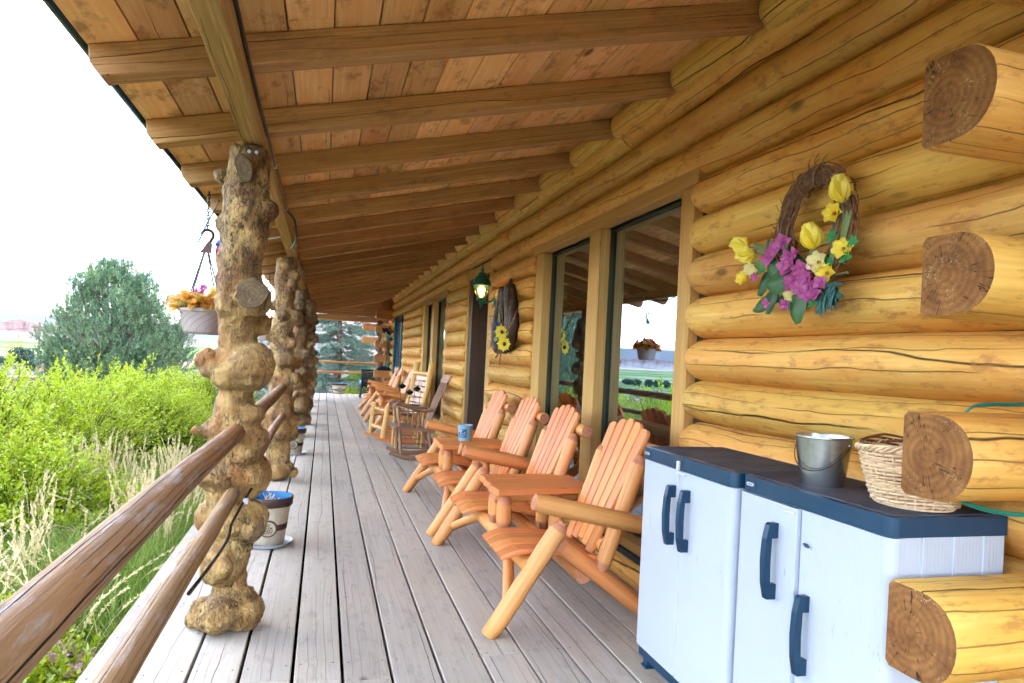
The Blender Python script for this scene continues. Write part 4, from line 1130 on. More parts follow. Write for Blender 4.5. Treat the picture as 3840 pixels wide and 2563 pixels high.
# green cord near the protruding log end
mb = MB()
for q in range(2):
    P = [(1.95, 1.442, 1.285 + q * .006), (1.80, 1.440, 1.272 + .004 * q), (1.70, 1.439, 1.268 + q * .005), (1.64, 1.439, 1.258), (1.60 + .006 * q, 1.4375, 1.20), (1.595 + .006 * q, 1.4375, 1.09), (1.60, 1.437, 1.03), (1.66, 1.42, 1.0 + .006 * q), (1.74, 1.39, .988 + .006 * q), (1.83, 1.36, .992 + .006 * q), (1.95, 1.34, 1.01)]
    mb.tube(sm_(P), .0032, 6)
mb.tube([(1.95, 1.442, 1.282), (1.95, 1.442, 1.294)], .004, 6)
tag(mb.build('extension_cord', [M['green_cable']], None, (1.7, 1.43, 1.2)), 'green cord looped round the protruding log end by the basket', 'cord')

# pale blue pail on the second table
pl = thing('painted_pail', 'small pale blue painted pail with dark blue label on the chair table', 'pail', (1.22, 5.93, .6025))
M['blue_tin'] = plain('pale blue paint', (.27, .44, .56), .4, .4, nz=.3, nscale=14, col2=(.20, .36, .48)); M['label_blue'] = plain('label blue', (.015, .13, .27), .5, .3); M['label_white'] = plain('label lettering', (.75, .80, .82), .5, .3)
mb = MB(); mb.lathe([(0, .004), (.05, .004), (.051, 0), (.054, 0), (.0655, .128), (.068, .13), (.068, .134), (.0655, .135), (.063, .130), (.052, .008), (0, .007)], (1.22, 5.93, .6025), 40); mb.build('pail_body', [M['blue_tin']], pl)
def on_pail(mb, u0, u1, z0, z1, off, mi=0):
    n = 10; V = []
    for z in (z0, z1):
        for k in range(n + 1):
            a = u0 + (u1 - u0) * k / n; r = .0545 + .0895 * z + off
            V.append((1.22 + math.cos(a) * r, 5.93 + math.sin(a) * r, .6025 + z))
    mb.add(V, [(k, k + 1, k + n + 2, k + n + 1) for k in range(n)], None, 0., mi, True)
ca = math.atan2(-5.93, -1.22)
mb = MB(); on_pail(mb, ca - .75 - .32, ca + .55 - .32, .028, .100, .0006)
lb = mb.build('label', [M['label_blue']], pl)
mb = MB()
def stroke(pts, r=.0016):
    P = []
    for (u, z) in pts:
        a = ca + u; rr = .0545 + .0895 * z + .0012; P.append((1.22 + math.cos(a) * rr, 5.93 + math.sin(a) * rr, .6025 + z))
    mb.tube(P, r, 5)
stroke([(-1.02, .090), (-.85, .094), (-.7, .088), (-.55, .093), (-.4, .087)], .004); stroke([(-1.0, .076), (-.8, .079), (-.62, .074), (-.45, .079)], .003)
stroke([(-.75, .068), (-.6, .070), (-.78, .055), (-.58, .056)], .0018)
stroke([(-.52, .066), (-.42, .056), (-.36, .066), (-.3, .056), (-.22, .067), (-.12, .058), (-.1, .072)], .0018)
stroke([(-.05, .074), (0., .064), (.05, .076), (-.02, .054)], .0018)
stroke([(-1.0, .044), (-.7, .048), (-.4, .044), (0., .047), (.2, .045)], .0014); stroke([(-.9, .036), (-.5, .037), (-.1, .035)], .0012)
mb.build('lettering', [M['label_white']], lb)

# ------------------------------------------------------------ brown spindle rocking chair
def sm(P, n=4):
    """catmull-rom smoothing of a polyline"""
    P = [Vector(p) for p in P]; out = []
    for i in range(len(P) - 1):
        a = P[max(i - 1, 0)]; b = P[i]; c = P[i + 1]; d = P[min(i + 2, len(P) - 1)]
        for k in range(n):
            t = k / n; out.append(.5 * ((2 * b) + (c - a) * t + (2 * a - 5 * b + 4 * c - d) * t * t + (3 * b - a - 3 * c + d) * t ** 3))
    out.append(P[-1]); return out
rk = thing('rocking_chair', 'worn brown spindle backed rocking chair', 'rocking chair', (1.15, 8.95, 0))
def part(t, nm, f, mats, lab=None):
    mb = MB(); f(mb); return tag(mb.build(nm, mats, t), lab)
W1 = [M['walnut']]
RC = (1.16, 8.95)
def Z(dx, dy, z): return (RC[0] + dx, RC[1] + dy, z)
for s in (-1, 1):
    def F(mb, s=s):
        P = []
        for k in range(15):
            u = k / 14; x = -.31 + .80 * u; P.append(Z(x, s * .235, .020 + 1.0 * (abs(x - .03)) ** 2 * (1 if x > .03 else .62)))
        mb.tube(P, [.013 + .008 * math.sin(PI * k / 14) for k in range(15)], 8, ell=(.9, 1.6), up=(0, 0, 1))
    part(rk, 'rocker', F, W1)
    for (x0, x1, z1) in ((-.17, -.20, .40), (.22, .17, .36)):
        def F(mb, s=s, x0=x0, x1=x1, z1=z1):
            a = Vector(Z(x0, s * .235, .05)); b = Vector(Z(x1, s * .19, z1)); P = [a.lerp(b, k / 12) for k in range(13)]
            R = [.012, .015, .019, .022, .019, .023, .019, .023, .019, .022, .018, .015, .013]
            mb.tube(P, R, 12)
        part(rk, 'leg', F, W1)
    def F(mb, s=s): mb.tube([Z(-.17, s * .222, .15), Z(.21, s * .222, .14)], .009, 8); 
    part(rk, 'stretcher', F, W1)
    # scrolled arm
    def F(mb, s=s):
        P = sm([Z(-.29, s * .27, .668), Z(-.27, s * .27, .693), Z(-.22, s * .27, .697), Z(-.12, s * .27, .67), Z(-.02, s * .268, .635), Z(.10, s * .26, .622), Z(.20, s * .245, .635)])
        mb.tube(P, [.020 + .004 * math.sin(k * .3) for k in range(len(P))], 12, ell=(1.5, 1.), up=(0, 0, 1))
        mb.lathe([(0, -.032), (.026, -.032), (.03, -.02), (.03, .02), (.026, .032), (0, .032)], Z(-.275, s * .27, .672), 18, axis=(0, 1, 0))
    part(rk, 'arm', F, W1)
    def F(mb, s=s):
        mb.tube([Z(-.20, s * .235, .42), Z(-.22, s * .255, .55), Z(-.23, s * .265, .665)], [.013, .018, .012], 10)
    part(rk, 'arm_post', F, W1)
    for x in (-.02, .05, .12):
        part(rk, 'arm_spindle', lambda mb, x=x, s=s: mb.tube([Z(x - .03, s * .24, .40), Z(x - .02, s * .255, .625)], .007, 8), W1)
def F(mb):
    mb.tube([Z(-.17, -.222, .20), Z(-.17, .222, .20)], .010, 8); mb.tube([Z(.20, -.222, .19), Z(.20, .222, .19)], .010, 8)
part(rk, 'stretcher', F, W1)
def F(mb):
    # saddle seat with rolled front
    n = 14; mW = 8
    for side in (0,):
        V = []; G = []
        for i in range(n):
            u = i / (n - 1); x = -.27 + .52 * u
            zz = .425 - .05 * u + (.0 if i > 2 else -.03 * (1 - i / 2.) ** 2)
            for j in range(mW):
                v = j / (mW - 1) * 2 - 1; y = v * (.245 - .02 * u)
                dish = -.012 * math.cos(v * PI / 2) * math.sin(u * PI)
                V.append(Z(x, y, zz + dish)); G.append((y + .5, x, .05))
        m = len(V)
        V += [(p[0], p[1], p[2] - .03) for p in V]; G += G
        F_ = []
        for i in range(n - 1):
            for j in range(mW - 1):
                a = i * mW + j; F_.append((a, a + mW, a + mW + 1, a + 1)); F_.append((m + a, m + a + 1, m + a + mW + 1, m + a + mW))
            a = i * mW; F_.append((a, m + a, m + a + mW, a + mW)); a = i * mW + mW - 1; F_.append((a, a + mW, m + a + mW, m + a))
        for j in range(mW - 1):
            F_.append((j, j + 1, m + j + 1, m + j)); a = (n - 1) * mW + j; F_.append((a, m + a, m + a + 1, a + 1))
        F_ = [tuple(reversed(f)) for f in F_]
        mb.add(V, F_, G, .4, 0, True)
part(rk, 'seat', F, W1)
def F(mb):
    for k in range(5):
        u = (k - 2) / 2; mb.tube(sm([Z(.15, u * .17, .375), Z(.25, u * .185, .66), Z(.375, u * .215, .975)], 3), [.013] * 3 + [.011] * 3 + [.009], 10)
part(rk, 'back_spindles', F, W1)
def F(mb):
    V = []; G = []; n = 12
    for i in range(n):
        u = i / (n - 1) * 2 - 1; y = u * .25; bow = .03 * (1 - u * u); e = (1 - abs(u) ** 5 * .45)
        for (q, th) in ((-1, 1), (1, 1), (1, -1), (-1, -1)):
            V.append(Z(.39 + bow + q * .025 + .010 * th, y, 1.02 + q * .062 * e - .003 * th)); G.append((y + .5, q * .06, .02 * th))
    F_ = [(i * 4 + a, i * 4 + (a + 1) % 4, i * 4 + 4 + (a + 1) % 4, i * 4 + 4 + a) for i in range(n - 1) for a in range(4)] + [(3, 2, 1, 0), (n * 4 - 4, n * 4 - 3, n * 4 - 2, n * 4 - 1)]
    mb.add(V, F_, G, .7, 0, False)
o = part(rk, 'headrest', F, W1); b = o.modifiers.new('bevel', 'BEVEL'); b.width = .008; b.segments = 3

# ------------------------------------------------------------ twig side table with a three bowl oil lamp
tb = thing('twig_table', 'bent twig side table with plank top between the two rocking chairs', 'side table', (1.19, 9.85, 0))
def F(mb):
    for k in range(4): mb.box((.985, 9.60 + k * .128, .585), (1.42, 9.60 + k * .128 + .122, .605), axis=0, bev=.003)
part(tb, 'table_top', F, [M['grey_slat']])
for (x, y) in ((1.02, 9.64), (1.02, 10.06), (1.38, 9.64), (1.38, 10.06)):
    def F(mb, x=x, y=y): mb.tube([(x - .01, y, .001), (x, y, .3), (x, y, .584)], [.019, .017, .018], 10)
    part(tb, 'leg', F, [M['pine_log']])
def F(mb):
    for y in (9.64, 10.06):
        for k in range(6):
            x = 1.03 + k * .065; mb.tube(sm([(x, y, .58), (x + .005, y, .35), (x - .02 + .02 * math.sin(k * 2), y, .2), (x + .04, y, .14)], 3), .0055, 6)
        mb.tube([(1.02, y, .15), (1.38, y, .15)], .008, 8); mb.tube([(1.02, y, .5), (1.38, y, .5)], .008, 8)
        mb.tube(sm([(1.02, y, .15), (1.15, y, .35), (1.2, y, .42), (1.25, y, .35), (1.38, y, .15)], 4), .006, 6)
part(tb, 'bent_twigs', F, [M['walnut']])
lm = thing('oil_lamp', 'black metal lamp stand with three small lidded bowls on the twig table', 'table lamp', (1.2, 9.78, .6055))
def F(mb): mb.box((1.07, 9.66, .6055), (1.33, 9.86, .618), axis=0, bev=.004)
part(lm, 'base', F, [M['black']])
def F(mb):
    for x, y, h in ((1.1, 9.76, .24), (1.2, 9.7, .16), (1.3, 9.76, .20)):
        for s in (-1, 1): mb.tube([(x + s * .03, y, .618), (x + s * .035, y, .618 + h * .6), (x + s * .05, y, .618 + h)], .003, 6)
    mb.tube([(1.3, 9.76, .82), (1.31, 9.76, .93), (1.34, 9.76, .94), (1.35, 9.76, .90)], .003, 6)
    mb.tube([(1.06, 9.7, .72), (1.34, 9.7, .72)], .003, 6)
part(lm, 'stand', F, [M['black']])
for x, y, z in ((1.08, 9.76, .84), (1.18, 9.70, .76), (1.29, 9.76, .81)):
    def F(mb, x=x, y=y, z=z): mb.lathe([(0, 0), (.02, 0), (.05, .025), (.055, .04), (.05, .042), (.03, .058), (.012, .066), (.006, .078), (0, .09)], (x, y, z), 8, smooth=False)
    part(lm, 'bowl', F, [M['black']])

# ------------------------------------------------------------ peeled log rocking chair
rl = thing('rocking_chair', 'pale peeled log rocking chair with a mauve cloth on its seat', 'rocking chair', (1.15, 10.5, 0))
PM = [M['pine_log'], M['pine_log']]
y0, y1 = 10.22, 10.86
def F2(mb, y, dx):
    poly = []; n = 18
    for k in range(n + 1): u = k / n; x = .70 + dx + 1.0 * u; poly.append((x, .004 + .19 * (x - 1.2 - dx) ** 2 * 1.35))
    for k in range(n, -1, -1): u = k / n; x = .70 + dx + 1.0 * u; poly.append((x, .075 + .19 * (x - 1.2 - dx) ** 2 * .55))
    # as quads
    V = []; F_ = []
    for yy in (y - .022, y + .022):
        for (x, z) in poly: V.append((x, yy, z))
    m = len(poly)
    for k in range(n): F_ += [(k, k + 1, m - 2 - k, m - 1 - k)]; F_ += [tuple(reversed([q + m for q in (k, k + 1, m - 2 - k, m - 1 - k)]))]
    for i in range(m): F_.append((i, i + m, (i + 1) % m + m, (i + 1) % m))
    mb.add(V, F_, [(v[0], v[2], v[1] - y + .03) for v in V], random.random(), 0, False)
for y, dx in ((y0, .09), (y1, -.05)):
    part(rl, 'rocker', lambda mb, y=y, dx=dx: F2(mb, y, dx), [M['cedar']])
    part(rl, 'leg', lambda mb, y=y, dx=dx: mb.tube([(.80 + dx, y, .085), (.85 + dx, y, .56)], [.042, .040], 14), PM)
    part(rl, 'back_post', lambda mb, y=y, dx=dx: mb.tube([(1.26 + dx, y, .06), (1.32 + dx, y, .35), (1.41 + dx, y, .80), (1.47 + dx, y, 1.20), (1.472 + dx, y, 1.21)], [.040, .043, .045, .047, .04], 16), PM)
    part(rl, 'side_rail', lambda mb, y=y, dx=dx: mb.tube([(.83 + dx, y, .40), (1.33 + dx, y, .36)], .036, 12), [M['cedar_log'], M['cedar_end']])
    part(rl, 'side_rail', lambda mb, y=y, dx=dx: mb.tube([(.82 + dx, y, .20), (1.29 + dx, y, .18)], .03, 12), [M['cedar_log'], M['cedar_end']])
for (x, z, r) in ((.82, .21, .03), (.86, .47, .03), (1.43, 1.04, .032), (1.35, .42, .03)):
    part(rl, 'cross_rail', lambda mb, x=x, z=z, r=r: mb.tube([(x + .09, y0, z), (x - .05, y1, z)], r, 12), PM)
def F(mb):
    for k in range(6): u = k / 6; mb.bar((.88 + .07 * k + .07, y0 + .02, .43 - u * .03), (.88 + .07 * k - .03, y1 - .02, .43 - u * .03), .06, .02, bev=.003)
part(rl, 'seat', F, [M['cedar']])
def F(mb):
    for k in range(7): mb.bar((1.355 + .09 + k * .018, y0 + .06, .47 + k * .083), (1.355 - .05 + k * .018, y1 - .06, .47 + k * .083), .018, .068, up=(.22, 0, 1), bev=.003)
part(rl, 'backrest', F, [M['grey_slat']])
def F(mb):
    V = []; F_ = []; n = 16; q = 14
    for i in range(n):
        for j in range(q):
            x = .86 + .42 * i / (n - 1) + .05 * (1 - j / (q - 1)); y = y0 + .05 + .5 * j / (q - 1)
            V.append((x, y, .452 - .03 * i / n + .014 * noise.noise(Vector((x * 9, y * 9, 0)))))
    F_ = [(i * q + j, (i + 1) * q + j, (i + 1) * q + j + 1, i * q + j + 1) for i in range(n - 1) for j in range(q - 1)]
    mb.add(V, F_, None, 0, 0, True)
cl = MB(); F(cl); o = cl.build('seat_cloth', [M['cloth']], None, (1.1, 10.5, .45)); tag(o, 'mauve and white patterned cloth lying on the log rocking chair', 'cloth')
s_ = o.modifiers.new('solid', 'SOLIDIFY'); s_.thickness = .012; s_.offset = 1

# ------------------------------------------------------------ dark wicker armchair at the far corner
wk = thing('wicker_armchair', 'dark wicker armchair with blue cushion at the far end of the porch', 'armchair', (1.35, 20.4, 0))
def wx(x, y, z): return (x, y, z)
for (x, y) in ((1.08, 20.12), (1.08, 20.62), (1.55, 20.12), (1.55, 20.62)):
    part(wk, 'leg', lambda mb, x=x, y=y: mb.tube([(x - .02, y, .001), (x, y, .35), (x + .02, y, .78)], [.02, .024, .02], 10), [M['wick_dark']])
def F(mb):
    for row in range(26):
        z = .42 + row * .0135
        P = [(1.1 + .02 * math.sin(k * PI + row * PI), 20.12 + .5 * k / 24, z) for k in range(25)]
        P = [(1.10 + .45 * k / 24, 20.12 + .006 * (1 if (k + row) % 2 else -1), z) for k in range(25)]
        mb.tube(P, .006, 5)
    for row in range(26):
        z = .42 + row * .0135
        mb.tube([(1.56 + .006 * (1 if (k + row) % 2 else -1) + z * .02, 20.12 + .5 * k / 24, z) for k in range(25)], .006, 5)
    for k in range(13): mb.tube([(1.10 + .45 * k / 12, 20.12, .38), (1.10 + .45 * k / 12, 20.12, .78)], .006, 5)
part(wk, 'woven_side', F, [M['wick_dark']])
def F(mb): mb.box((1.08, 20.12, .33), (1.56, 20.62, .40), axis=0, bev=.01)
part(wk, 'seat', F, [M['wick_dark']])
def F(mb):
    for z in (.15, .2): mb.tube([(1.08, 20.12, z), (1.3, 20.12, z + .03), (1.55, 20.12, z)], .013, 8)
    for k in range(4): mb.tube(sm([(1.1 + k * .11, 20.12, .33), (1.15 + k * .11, 20.12, .25), (1.2 + k * .11, 20.12, .17)], 3), .009, 6)
    mb.tube([(1.08, 20.12, .79), (1.3, 20.10, .80), (1.56, 20.12, .79)], .022, 8); mb.tube([(1.08, 20.62, .79), (1.3, 20.62, .80), (1.56, 20.62, .79)], .022, 8)
part(wk, 'frame_scrolls', F, [M['wick_dark']])
mb = MB(); mb.box((1.04, 20.15, .402), (1.52, 20.6, .50), axis=0, bev=.035); o = mb.build('chair_cushion', [M['cushion']], None, (1.3, 20.4, .4)); tag(o, 'light blue cushion on the dark wicker armchair', 'cushion')
# dark bag on the shelf of the far log end
mb = MB()
for k in range(9): mb.sphere((1.50 + .035 * k, 19.80, .835 + .05 * math.sin(PI * (k + 1) / 10)), .055, 10, sc=(1, .9, .8 + .5 * math.sin(PI * k / 8)))
o = mb.build('cloth_bag', [M['bag']], None, (1.6, 19.8, .83)); tag(o, 'dark navy bundle lying on the far corner log end', 'bag')
r_ = o.modifiers.new('remesh', 'REMESH'); r_.mode = 'VOXEL'; r_.voxel_size = .012; r_.use_smooth_shade = True
# ------------------------------------------------------------ wall lantern
random.seed(3); rng = np.random.default_rng(3)
ln = thing('wall_lantern', 'lit verdigris green wall lantern with frosted amber bulb', 'lantern', (1.67, 7.57, 2.1))
LC = (1.665, 7.57)
def lz(prof, mats, nm, n=8, smooth=False, rot=0): 
    mb = MB(); mb.lathe([(r, z) for r, z in prof], (LC[0], LC[1], 0), n, rot0=rot, smooth=smooth); return mb.build(nm, [M[mats]] if isinstance(mats, str) else mats, ln)
mb = MB()
mb.lathe([(0, 2.128), (.106, 2.128), (.112, 2.134), (.111, 2.142), (.100, 2.150), (.092, 2.18), (.075, 2.21), (.050, 2.232), (.040, 2.236), (.040, 2.248), (.047, 2.252), (.043, 2.266), (.028, 2.276), (.014, 2.284), (.012, 2.292), (.02, 2.300), (.018, 2.312), (.008, 2.320), (.009, 2.334), (.004, 2.36), (0, 2.375)], (LC[0], LC[1], 0), 24)
for k in range(24):
    a = 2 * PI * k / 24; P = []
    for (r, z, tw) in ((.100, 2.150, 0), (.092, 2.18, .25), (.075, 2.21, .5), (.050, 2.232, .75)): P.append((LC[0] + math.cos(a + tw) * r, LC[1] + math.sin(a + tw) * r, z))
    mb.tube(P, .0045, 5)
mb.build('lantern_roof', [M['verdigris']], ln)
mb = MB()
mb.lathe([(0, 1.872), (.006, 1.876), (.014, 1.892), (.016, 1.902), (.008, 1.910), (.012, 1.918), (.026, 1.928), (.024, 1.938), (.016, 1.944), (.030, 1.958), (.052, 1.968), (.056, 1.985), (.052, 1.990), (0, 1.991)], (LC[0], LC[1], 0), 20)
mb.build('lantern_base', [M['verdigris']], ln)
mb = MB()
for k in range(6):
    a = 2 * PI * k / 6 + .3; mb.tube([(LC[0] + math.cos(a) * .052, LC[1] + math.sin(a) * .052, 1.988), (LC[0] + math.cos(a) * .092, LC[1] + math.sin(a) * .092, 2.13)], .0035, 6)
mb.build('lantern_cage', [M['verdigris']], ln)
mb = MB(); mb.lathe([(.050, 1.991), (.089, 2.128)], (LC[0], LC[1], 0), 6, rot0=.3, smooth=False); mb.build('pane', [M['clear']], ln)
mb = MB(); mb.lathe([(.016, 2.0), (.016, 2.03), (.022, 2.035), (.040, 2.062), (.044, 2.085), (.036, 2.110), (.018, 2.122), (0, 2.124)], (LC[0], LC[1], 0), 20); mb.build('bulb', [M['bulb']], ln)
mb = MB()
mb.tube(sm([(LC[0], LC[1], 1.95), (LC[0] + .06, LC[1] - .0, 1.945), (LC[0] + .12, LC[1], 1.965), (LC[0] + .155, LC[1], 2.0)], 4), .010, 8)
mb.lathe([(.026, .0), (.032, .004), (.030, .012), (0, .016)], (1.835, LC[1], 1.99), 4, axis=(-1, 0, 0), rot0=PI / 4)
mb.box((1.82, LC[1] - .028, 1.90), (1.835, LC[1] + .028, 2.08), axis=2, bev=.006); mb.box((1.812, LC[1] - .018, 1.92), (1.822, LC[1] + .018, 2.06), axis=2, bev=.005)
mb.build('wall_bracket', [M['verdigris']], ln)

# ------------------------------------------------------------ petals helpers
def petal_mesh(name, petals, mat, parent, lab=None, grow=1.3):
    """petals: list of (base, dir, normal, length, width, curl) built as 4x3 cupped patches"""
    V = []; F = []; R = []
    for (b, d, nrm, L, W, curl) in petals:
        L *= grow; W *= grow
        b = Vector(b); d = Vector(d).normalized(); nrm = Vector(nrm); s = d.cross(nrm).normalized(); u = s.cross(d).normalized(); o = len(V); rr = random.random()
        nl, nw = 8, 7
        for i in range(nl):
            t = i / (nl - 1); wd = W * (math.sin(PI * (t ** .8 * .88 + .06)) ** .7)
            for j in range(nw):
                q = j / (nw - 1) * 2 - 1
                p = b + d * L * (t - .06 * abs(q) * t) + s * q * wd / 2 + u * (curl * L * (t * t) + W * .35 * (q * q) * (1 if curl >= 0 else -.4) * .8) + u * .014 * L * math.sin(q * 7 + t * 5 + rr * 6)
                V.append(p); R.append(min(1., max(0., rr * .6 + .4 * t)))
        for i in range(nl - 1):
            for j in range(nw - 1): F.append((o + i * nw + j, o + (i + 1) * nw + j, o + (i + 1) * nw + j + 1, o + i * nw + j + 1))
    o = np_mesh(name, [tuple(v) for v in V], len(F), F, R, mat, parent, smooth=True)
    return tag(o, lab)
def tulip(c, ax, size, parent, lab=None):
    c = Vector(c); ax = Vector(ax).normalized(); u, w = perp(ax); P = []
    for ring, (k0, rr, cl) in enumerate(((0, .16, .18), (.5, .22, .10))):
        for k in range(3):
            a = 2 * PI * (k + k0) / 3 + .4; o = u * math.cos(a) + w * math.sin(a)
            P.append((c + o * size * rr * .4, ax * 1. + o * .33, -o, size, size * .82, cl))
    return petal_mesh('tulip', P, M['petal_y'], parent, lab, 1.12)
def blossom(c, ax, size, n=5, P=None):
    c = Vector(c); ax = Vector(ax).normalized(); u, w = perp(ax); P = [] if P is None else P
    for k in range(n):
        a = 2 * PI * k / n + c.y * 50; o = u * math.cos(a) + w * math.sin(a)
        P.append((c + o * size * .05, o * 1. + ax * .25, ax, size * .55, size * .5, .12))
    return P
X0 = 1.765
def wp(y, z, dx=0.):
    q = (X0 + dx) / 1.76; return Vector((X0 + dx, y * q, 1.33 + (z - 1.33) * q))
wr = thing('flower_wreath', 'grapevine wreath with yellow tulips and magenta blossoms', 'wreath', (1.77, 2.2, 1.86))
mb = MB(); cy_, cz_ = 2.205, 1.880
ra, rb = .168, .185
for j in range(150):
    ph = random.uniform(0, 2 * PI); rr = random.uniform(.0, .040) ; a0 = random.uniform(0, 2 * PI); span = random.uniform(1.6, 5.2); tw = random.uniform(-2.2, 2.2); n = int(span * 7)
    P = []; rj = random.uniform(-.012, .012)
    for k in range(n):
        a = a0 + span * k / n; q = ph + tw * k / n * 2
        r_ = rr * (1 + .25 * math.sin(k * .7 + ph)); yy = (ra + rj + math.cos(q) * r_) * math.cos(a); zz = (rb + rj + math.cos(q) * r_ * 1.1) * math.sin(a)
        P.append((1.742 + math.sin(q) * r_ * .6 - .004, cy_ + yy, cz_ + zz))
    mb.tube(P, random.uniform(.0014, .0034), 5, cap=False, seed=random.random())
for a in (2.5, 2.0, .9, -.4, -2.4, 1.45):      # wraps
    P = []
    for k in range(15):
        q = 2 * PI * k / 14; aa = a + .3 * k / 14
        P.append((1.746 + math.sin(q) * .034, cy_ + (ra + math.cos(q) * .045) * math.cos(aa), cz_ + (rb + math.cos(q) * .045) * math.sin(aa)))
    mb.tube(P, .0045, 6)
for k in range(26):   # stray ends
    a = random.uniform(-.6, 3.6); p0 = (1.74 + random.uniform(-.02, .02), cy_ + (ra + .03) * math.cos(a), cz_ + (rb + .03) * math.sin(a))
    d = random.uniform(.02, .06); p1 = (p0[0] - .01, p0[1] + math.cos(a + .6) * d, p0[2] + math.sin(a + .6) * d); mb.tube([p0, ((p0[0] + p1[0]) / 2 - .008, (p0[1] + p1[1]) / 2, (p0[2] + p1[2]) / 2 + .004), p1], .0013, 4)
mb.build('vine_ring', [M['vine']], wr)
for (y, z, ax, sz, dx, lab) in ((2.088, 1.945, (-.15, .05, 1), .088, -.045, 'topmost yellow tulip'), (2.222, 1.797, (-.2, .18, 1), .088, -.065, 'yellow tulip in the middle of the ring'),
                                (2.655, 1.868, (-.15, 1, .32), .085, -.05, 'upper of the two yellow tulips at the left'), (2.60, 1.832, (-.2, 1, .03), .085, -.035, 'lower of the two yellow tulips at the left')):
    tulip(wp(y, z, dx), ax, sz, wr, lab)
mb = MB()
for P in ([wp(2.088, 1.945, -.045), wp(2.078, 1.88, -.04), wp(2.08, 1.80, -.02)], [wp(2.222, 1.797, -.065), wp(2.215, 1.76, -.05), wp(2.24, 1.70, -.03)],
          [wp(2.655, 1.868, -.05), wp(2.56, 1.84, -.05), wp(2.45, 1.78, -.03)], [wp(2.60, 1.832, -.035), wp(2.52, 1.81, -.04), wp(2.45, 1.76, -.02)],
          [wp(2.126, 1.905, -.03), wp(2.128, 1.83, -.03), wp(2.14, 1.75, -.02)], [wp(2.25, 1.66, -.01), wp(2.12, 1.685, -.03), wp(2.045, 1.69, -.04)]):
    mb.tube(sm(P, 4), .0042, 7)
mb.build('stem', [M['stem_grey']], wr)
P = []
for (y, z, s) in ((2.126, 1.912, .055), (2.070, 1.776, .055), (2.148, 1.697, .055), (2.677, 1.731, .045), (2.042, 1.780, .03)): blossom(wp(y, z, -.05), (-1, -.35, .15), s, 6, P)
petal_mesh('yellow_blossoms', P, M['petal_y'], wr)
P = []
for (y, z, s) in ((2.196, 1.743, .06), (2.626, 1.768, .04), (2.334, 1.634, .05), (2.318, 1.655, .035), (2.60, 1.75, .035)): blossom(wp(y, z, -.06), (-1, -.35, .1), s, 6, P)
petal_mesh('cream_blossoms', P, M['petal_c'], wr)
P = []
for (y, z, s) in ((2.459, 1.829, .05), (2.408, 1.855, .05), (2.43, 1.84, .045), (2.497, 1.795, .045), (2.364, 1.787, .05), (2.33, 1.80, .035), (2.387, 1.748, .05), (2.355, 1.752, .045), (2.325, 1.692, .055), (2.345, 1.675, .045), (2.273, 1.727, .055), (2.295, 1.735, .045), (2.246, 1.677, .055),
                  (2.262, 1.70, .045), (2.243, 1.637, .055), (2.225, 1.65, .05), (2.177, 1.666, .04), (2.586, 1.731, .03), (2.497, 1.612, .03), (2.375, 1.60, .035), (2.28, 1.655, .05), (2.21, 1.625, .04)):
    blossom(wp(y, z, -.075 - .01 * random.random()), (-1, -.3 + random.uniform(-.4, .4), random.uniform(-.4, .4)), s, 4, P)
petal_mesh('magenta_blossoms', P, M['petal_m'], wr)
mb = MB()
for (y, z) in ((2.126, 1.914), (2.070, 1.778), (2.148, 1.699), (2.196, 1.745)): mb.sphere(wp(y, z, -.064), .007, 8)
mb.build('flower_eyes', [M['flower_eye']], wr)
P = []
for (y, z, dy, dz, L, W, dx) in ((2.36, 1.70, .9, -.05, .115, .075, -.085), (2.32, 1.65, -.05, -1, .10, .082, -.07), (2.50, 1.74, .6, -.8, .085, .06, -.05), (2.45, 1.67, .25, -.6, .085, .055, -.05), (2.42, 1.64, .8, -.1, .09, .05, -.04), (2.40, 1.80, .3, 1, .10, .05, -.035),
                               (2.50, 1.77, .15, 1, .085, .045, -.06), (2.42, 1.74, -.2, 1, .10, .045, -.08), (2.46, 1.70, .3, .9, .09, .06, -.07), (2.38, 1.77, -.2, -1, .08, .055, -.05), (2.28, 1.70, .5, .8, .085, .05, -.04), (2.33, 1.60, .8, .2, .08, .05, -.03),
                               (2.25, 1.66, -.1, .7, .09, .06, -.03), (2.47, 1.63, .5, -.2, .09, .05, -.03)):
    P.append((wp(y, z, dx), (-.12, dy, dz), (-1, .1, .1), L, W, -.12))
petal_mesh('broad_leaves', P, M['leaf_dark'], wr)
P = []
for k in range(46):   # cut fern sprays
    y = 2.19 - .10 * random.random(); z = 1.665 - .07 * random.random(); a = random.uniform(-2.6, .1)
    P.append((wp(y, z, -.05 - .03 * random.random()), (-.2, -math.cos(a) * .7, math.sin(a)), (-1, .1, .2), random.uniform(.03, .055), .012, -.1))
petal_mesh('fern_leaves', P, M['leaf_teal'], wr)
P = []
for (y, z, dy, dz, L, W) in ((2.10, 1.76, -.35, 1, .12, .03), (2.09, 1.78, -.2, 1, .10, .022), (2.50, 1.82, .9, .45, .10, .02), (2.52, 1.79, 1, -.05, .12, .022), (2.23, 1.72, .2, 1, .075, .022), (2.19, 1.64, -.1, -.8, .07, .03), (2.13, 1.72, .0, .9, .07, .02)):
    P.append((wp(y, z, -.05), (-.1, dy, dz), (-1, .1, .1), L, W, -.1))
petal_mesh('strap_leaves', P, M['leaf_sage'], wr)
P = []
for (cy2, cz2) in ((2.135, 1.825), (2.15, 1.73), (2.06, 1.74), (2.03, 1.79), (2.22, 1.59), (2.24, 1.63), (2.55, 1.75)):
    for k in range(5):
        a = PI * k / 4 - .2; P.append((wp(cy2, cz2, -.055), (-.15, math.cos(a), math.sin(a)), (-1, 0, 0), .026, .013, -.1))
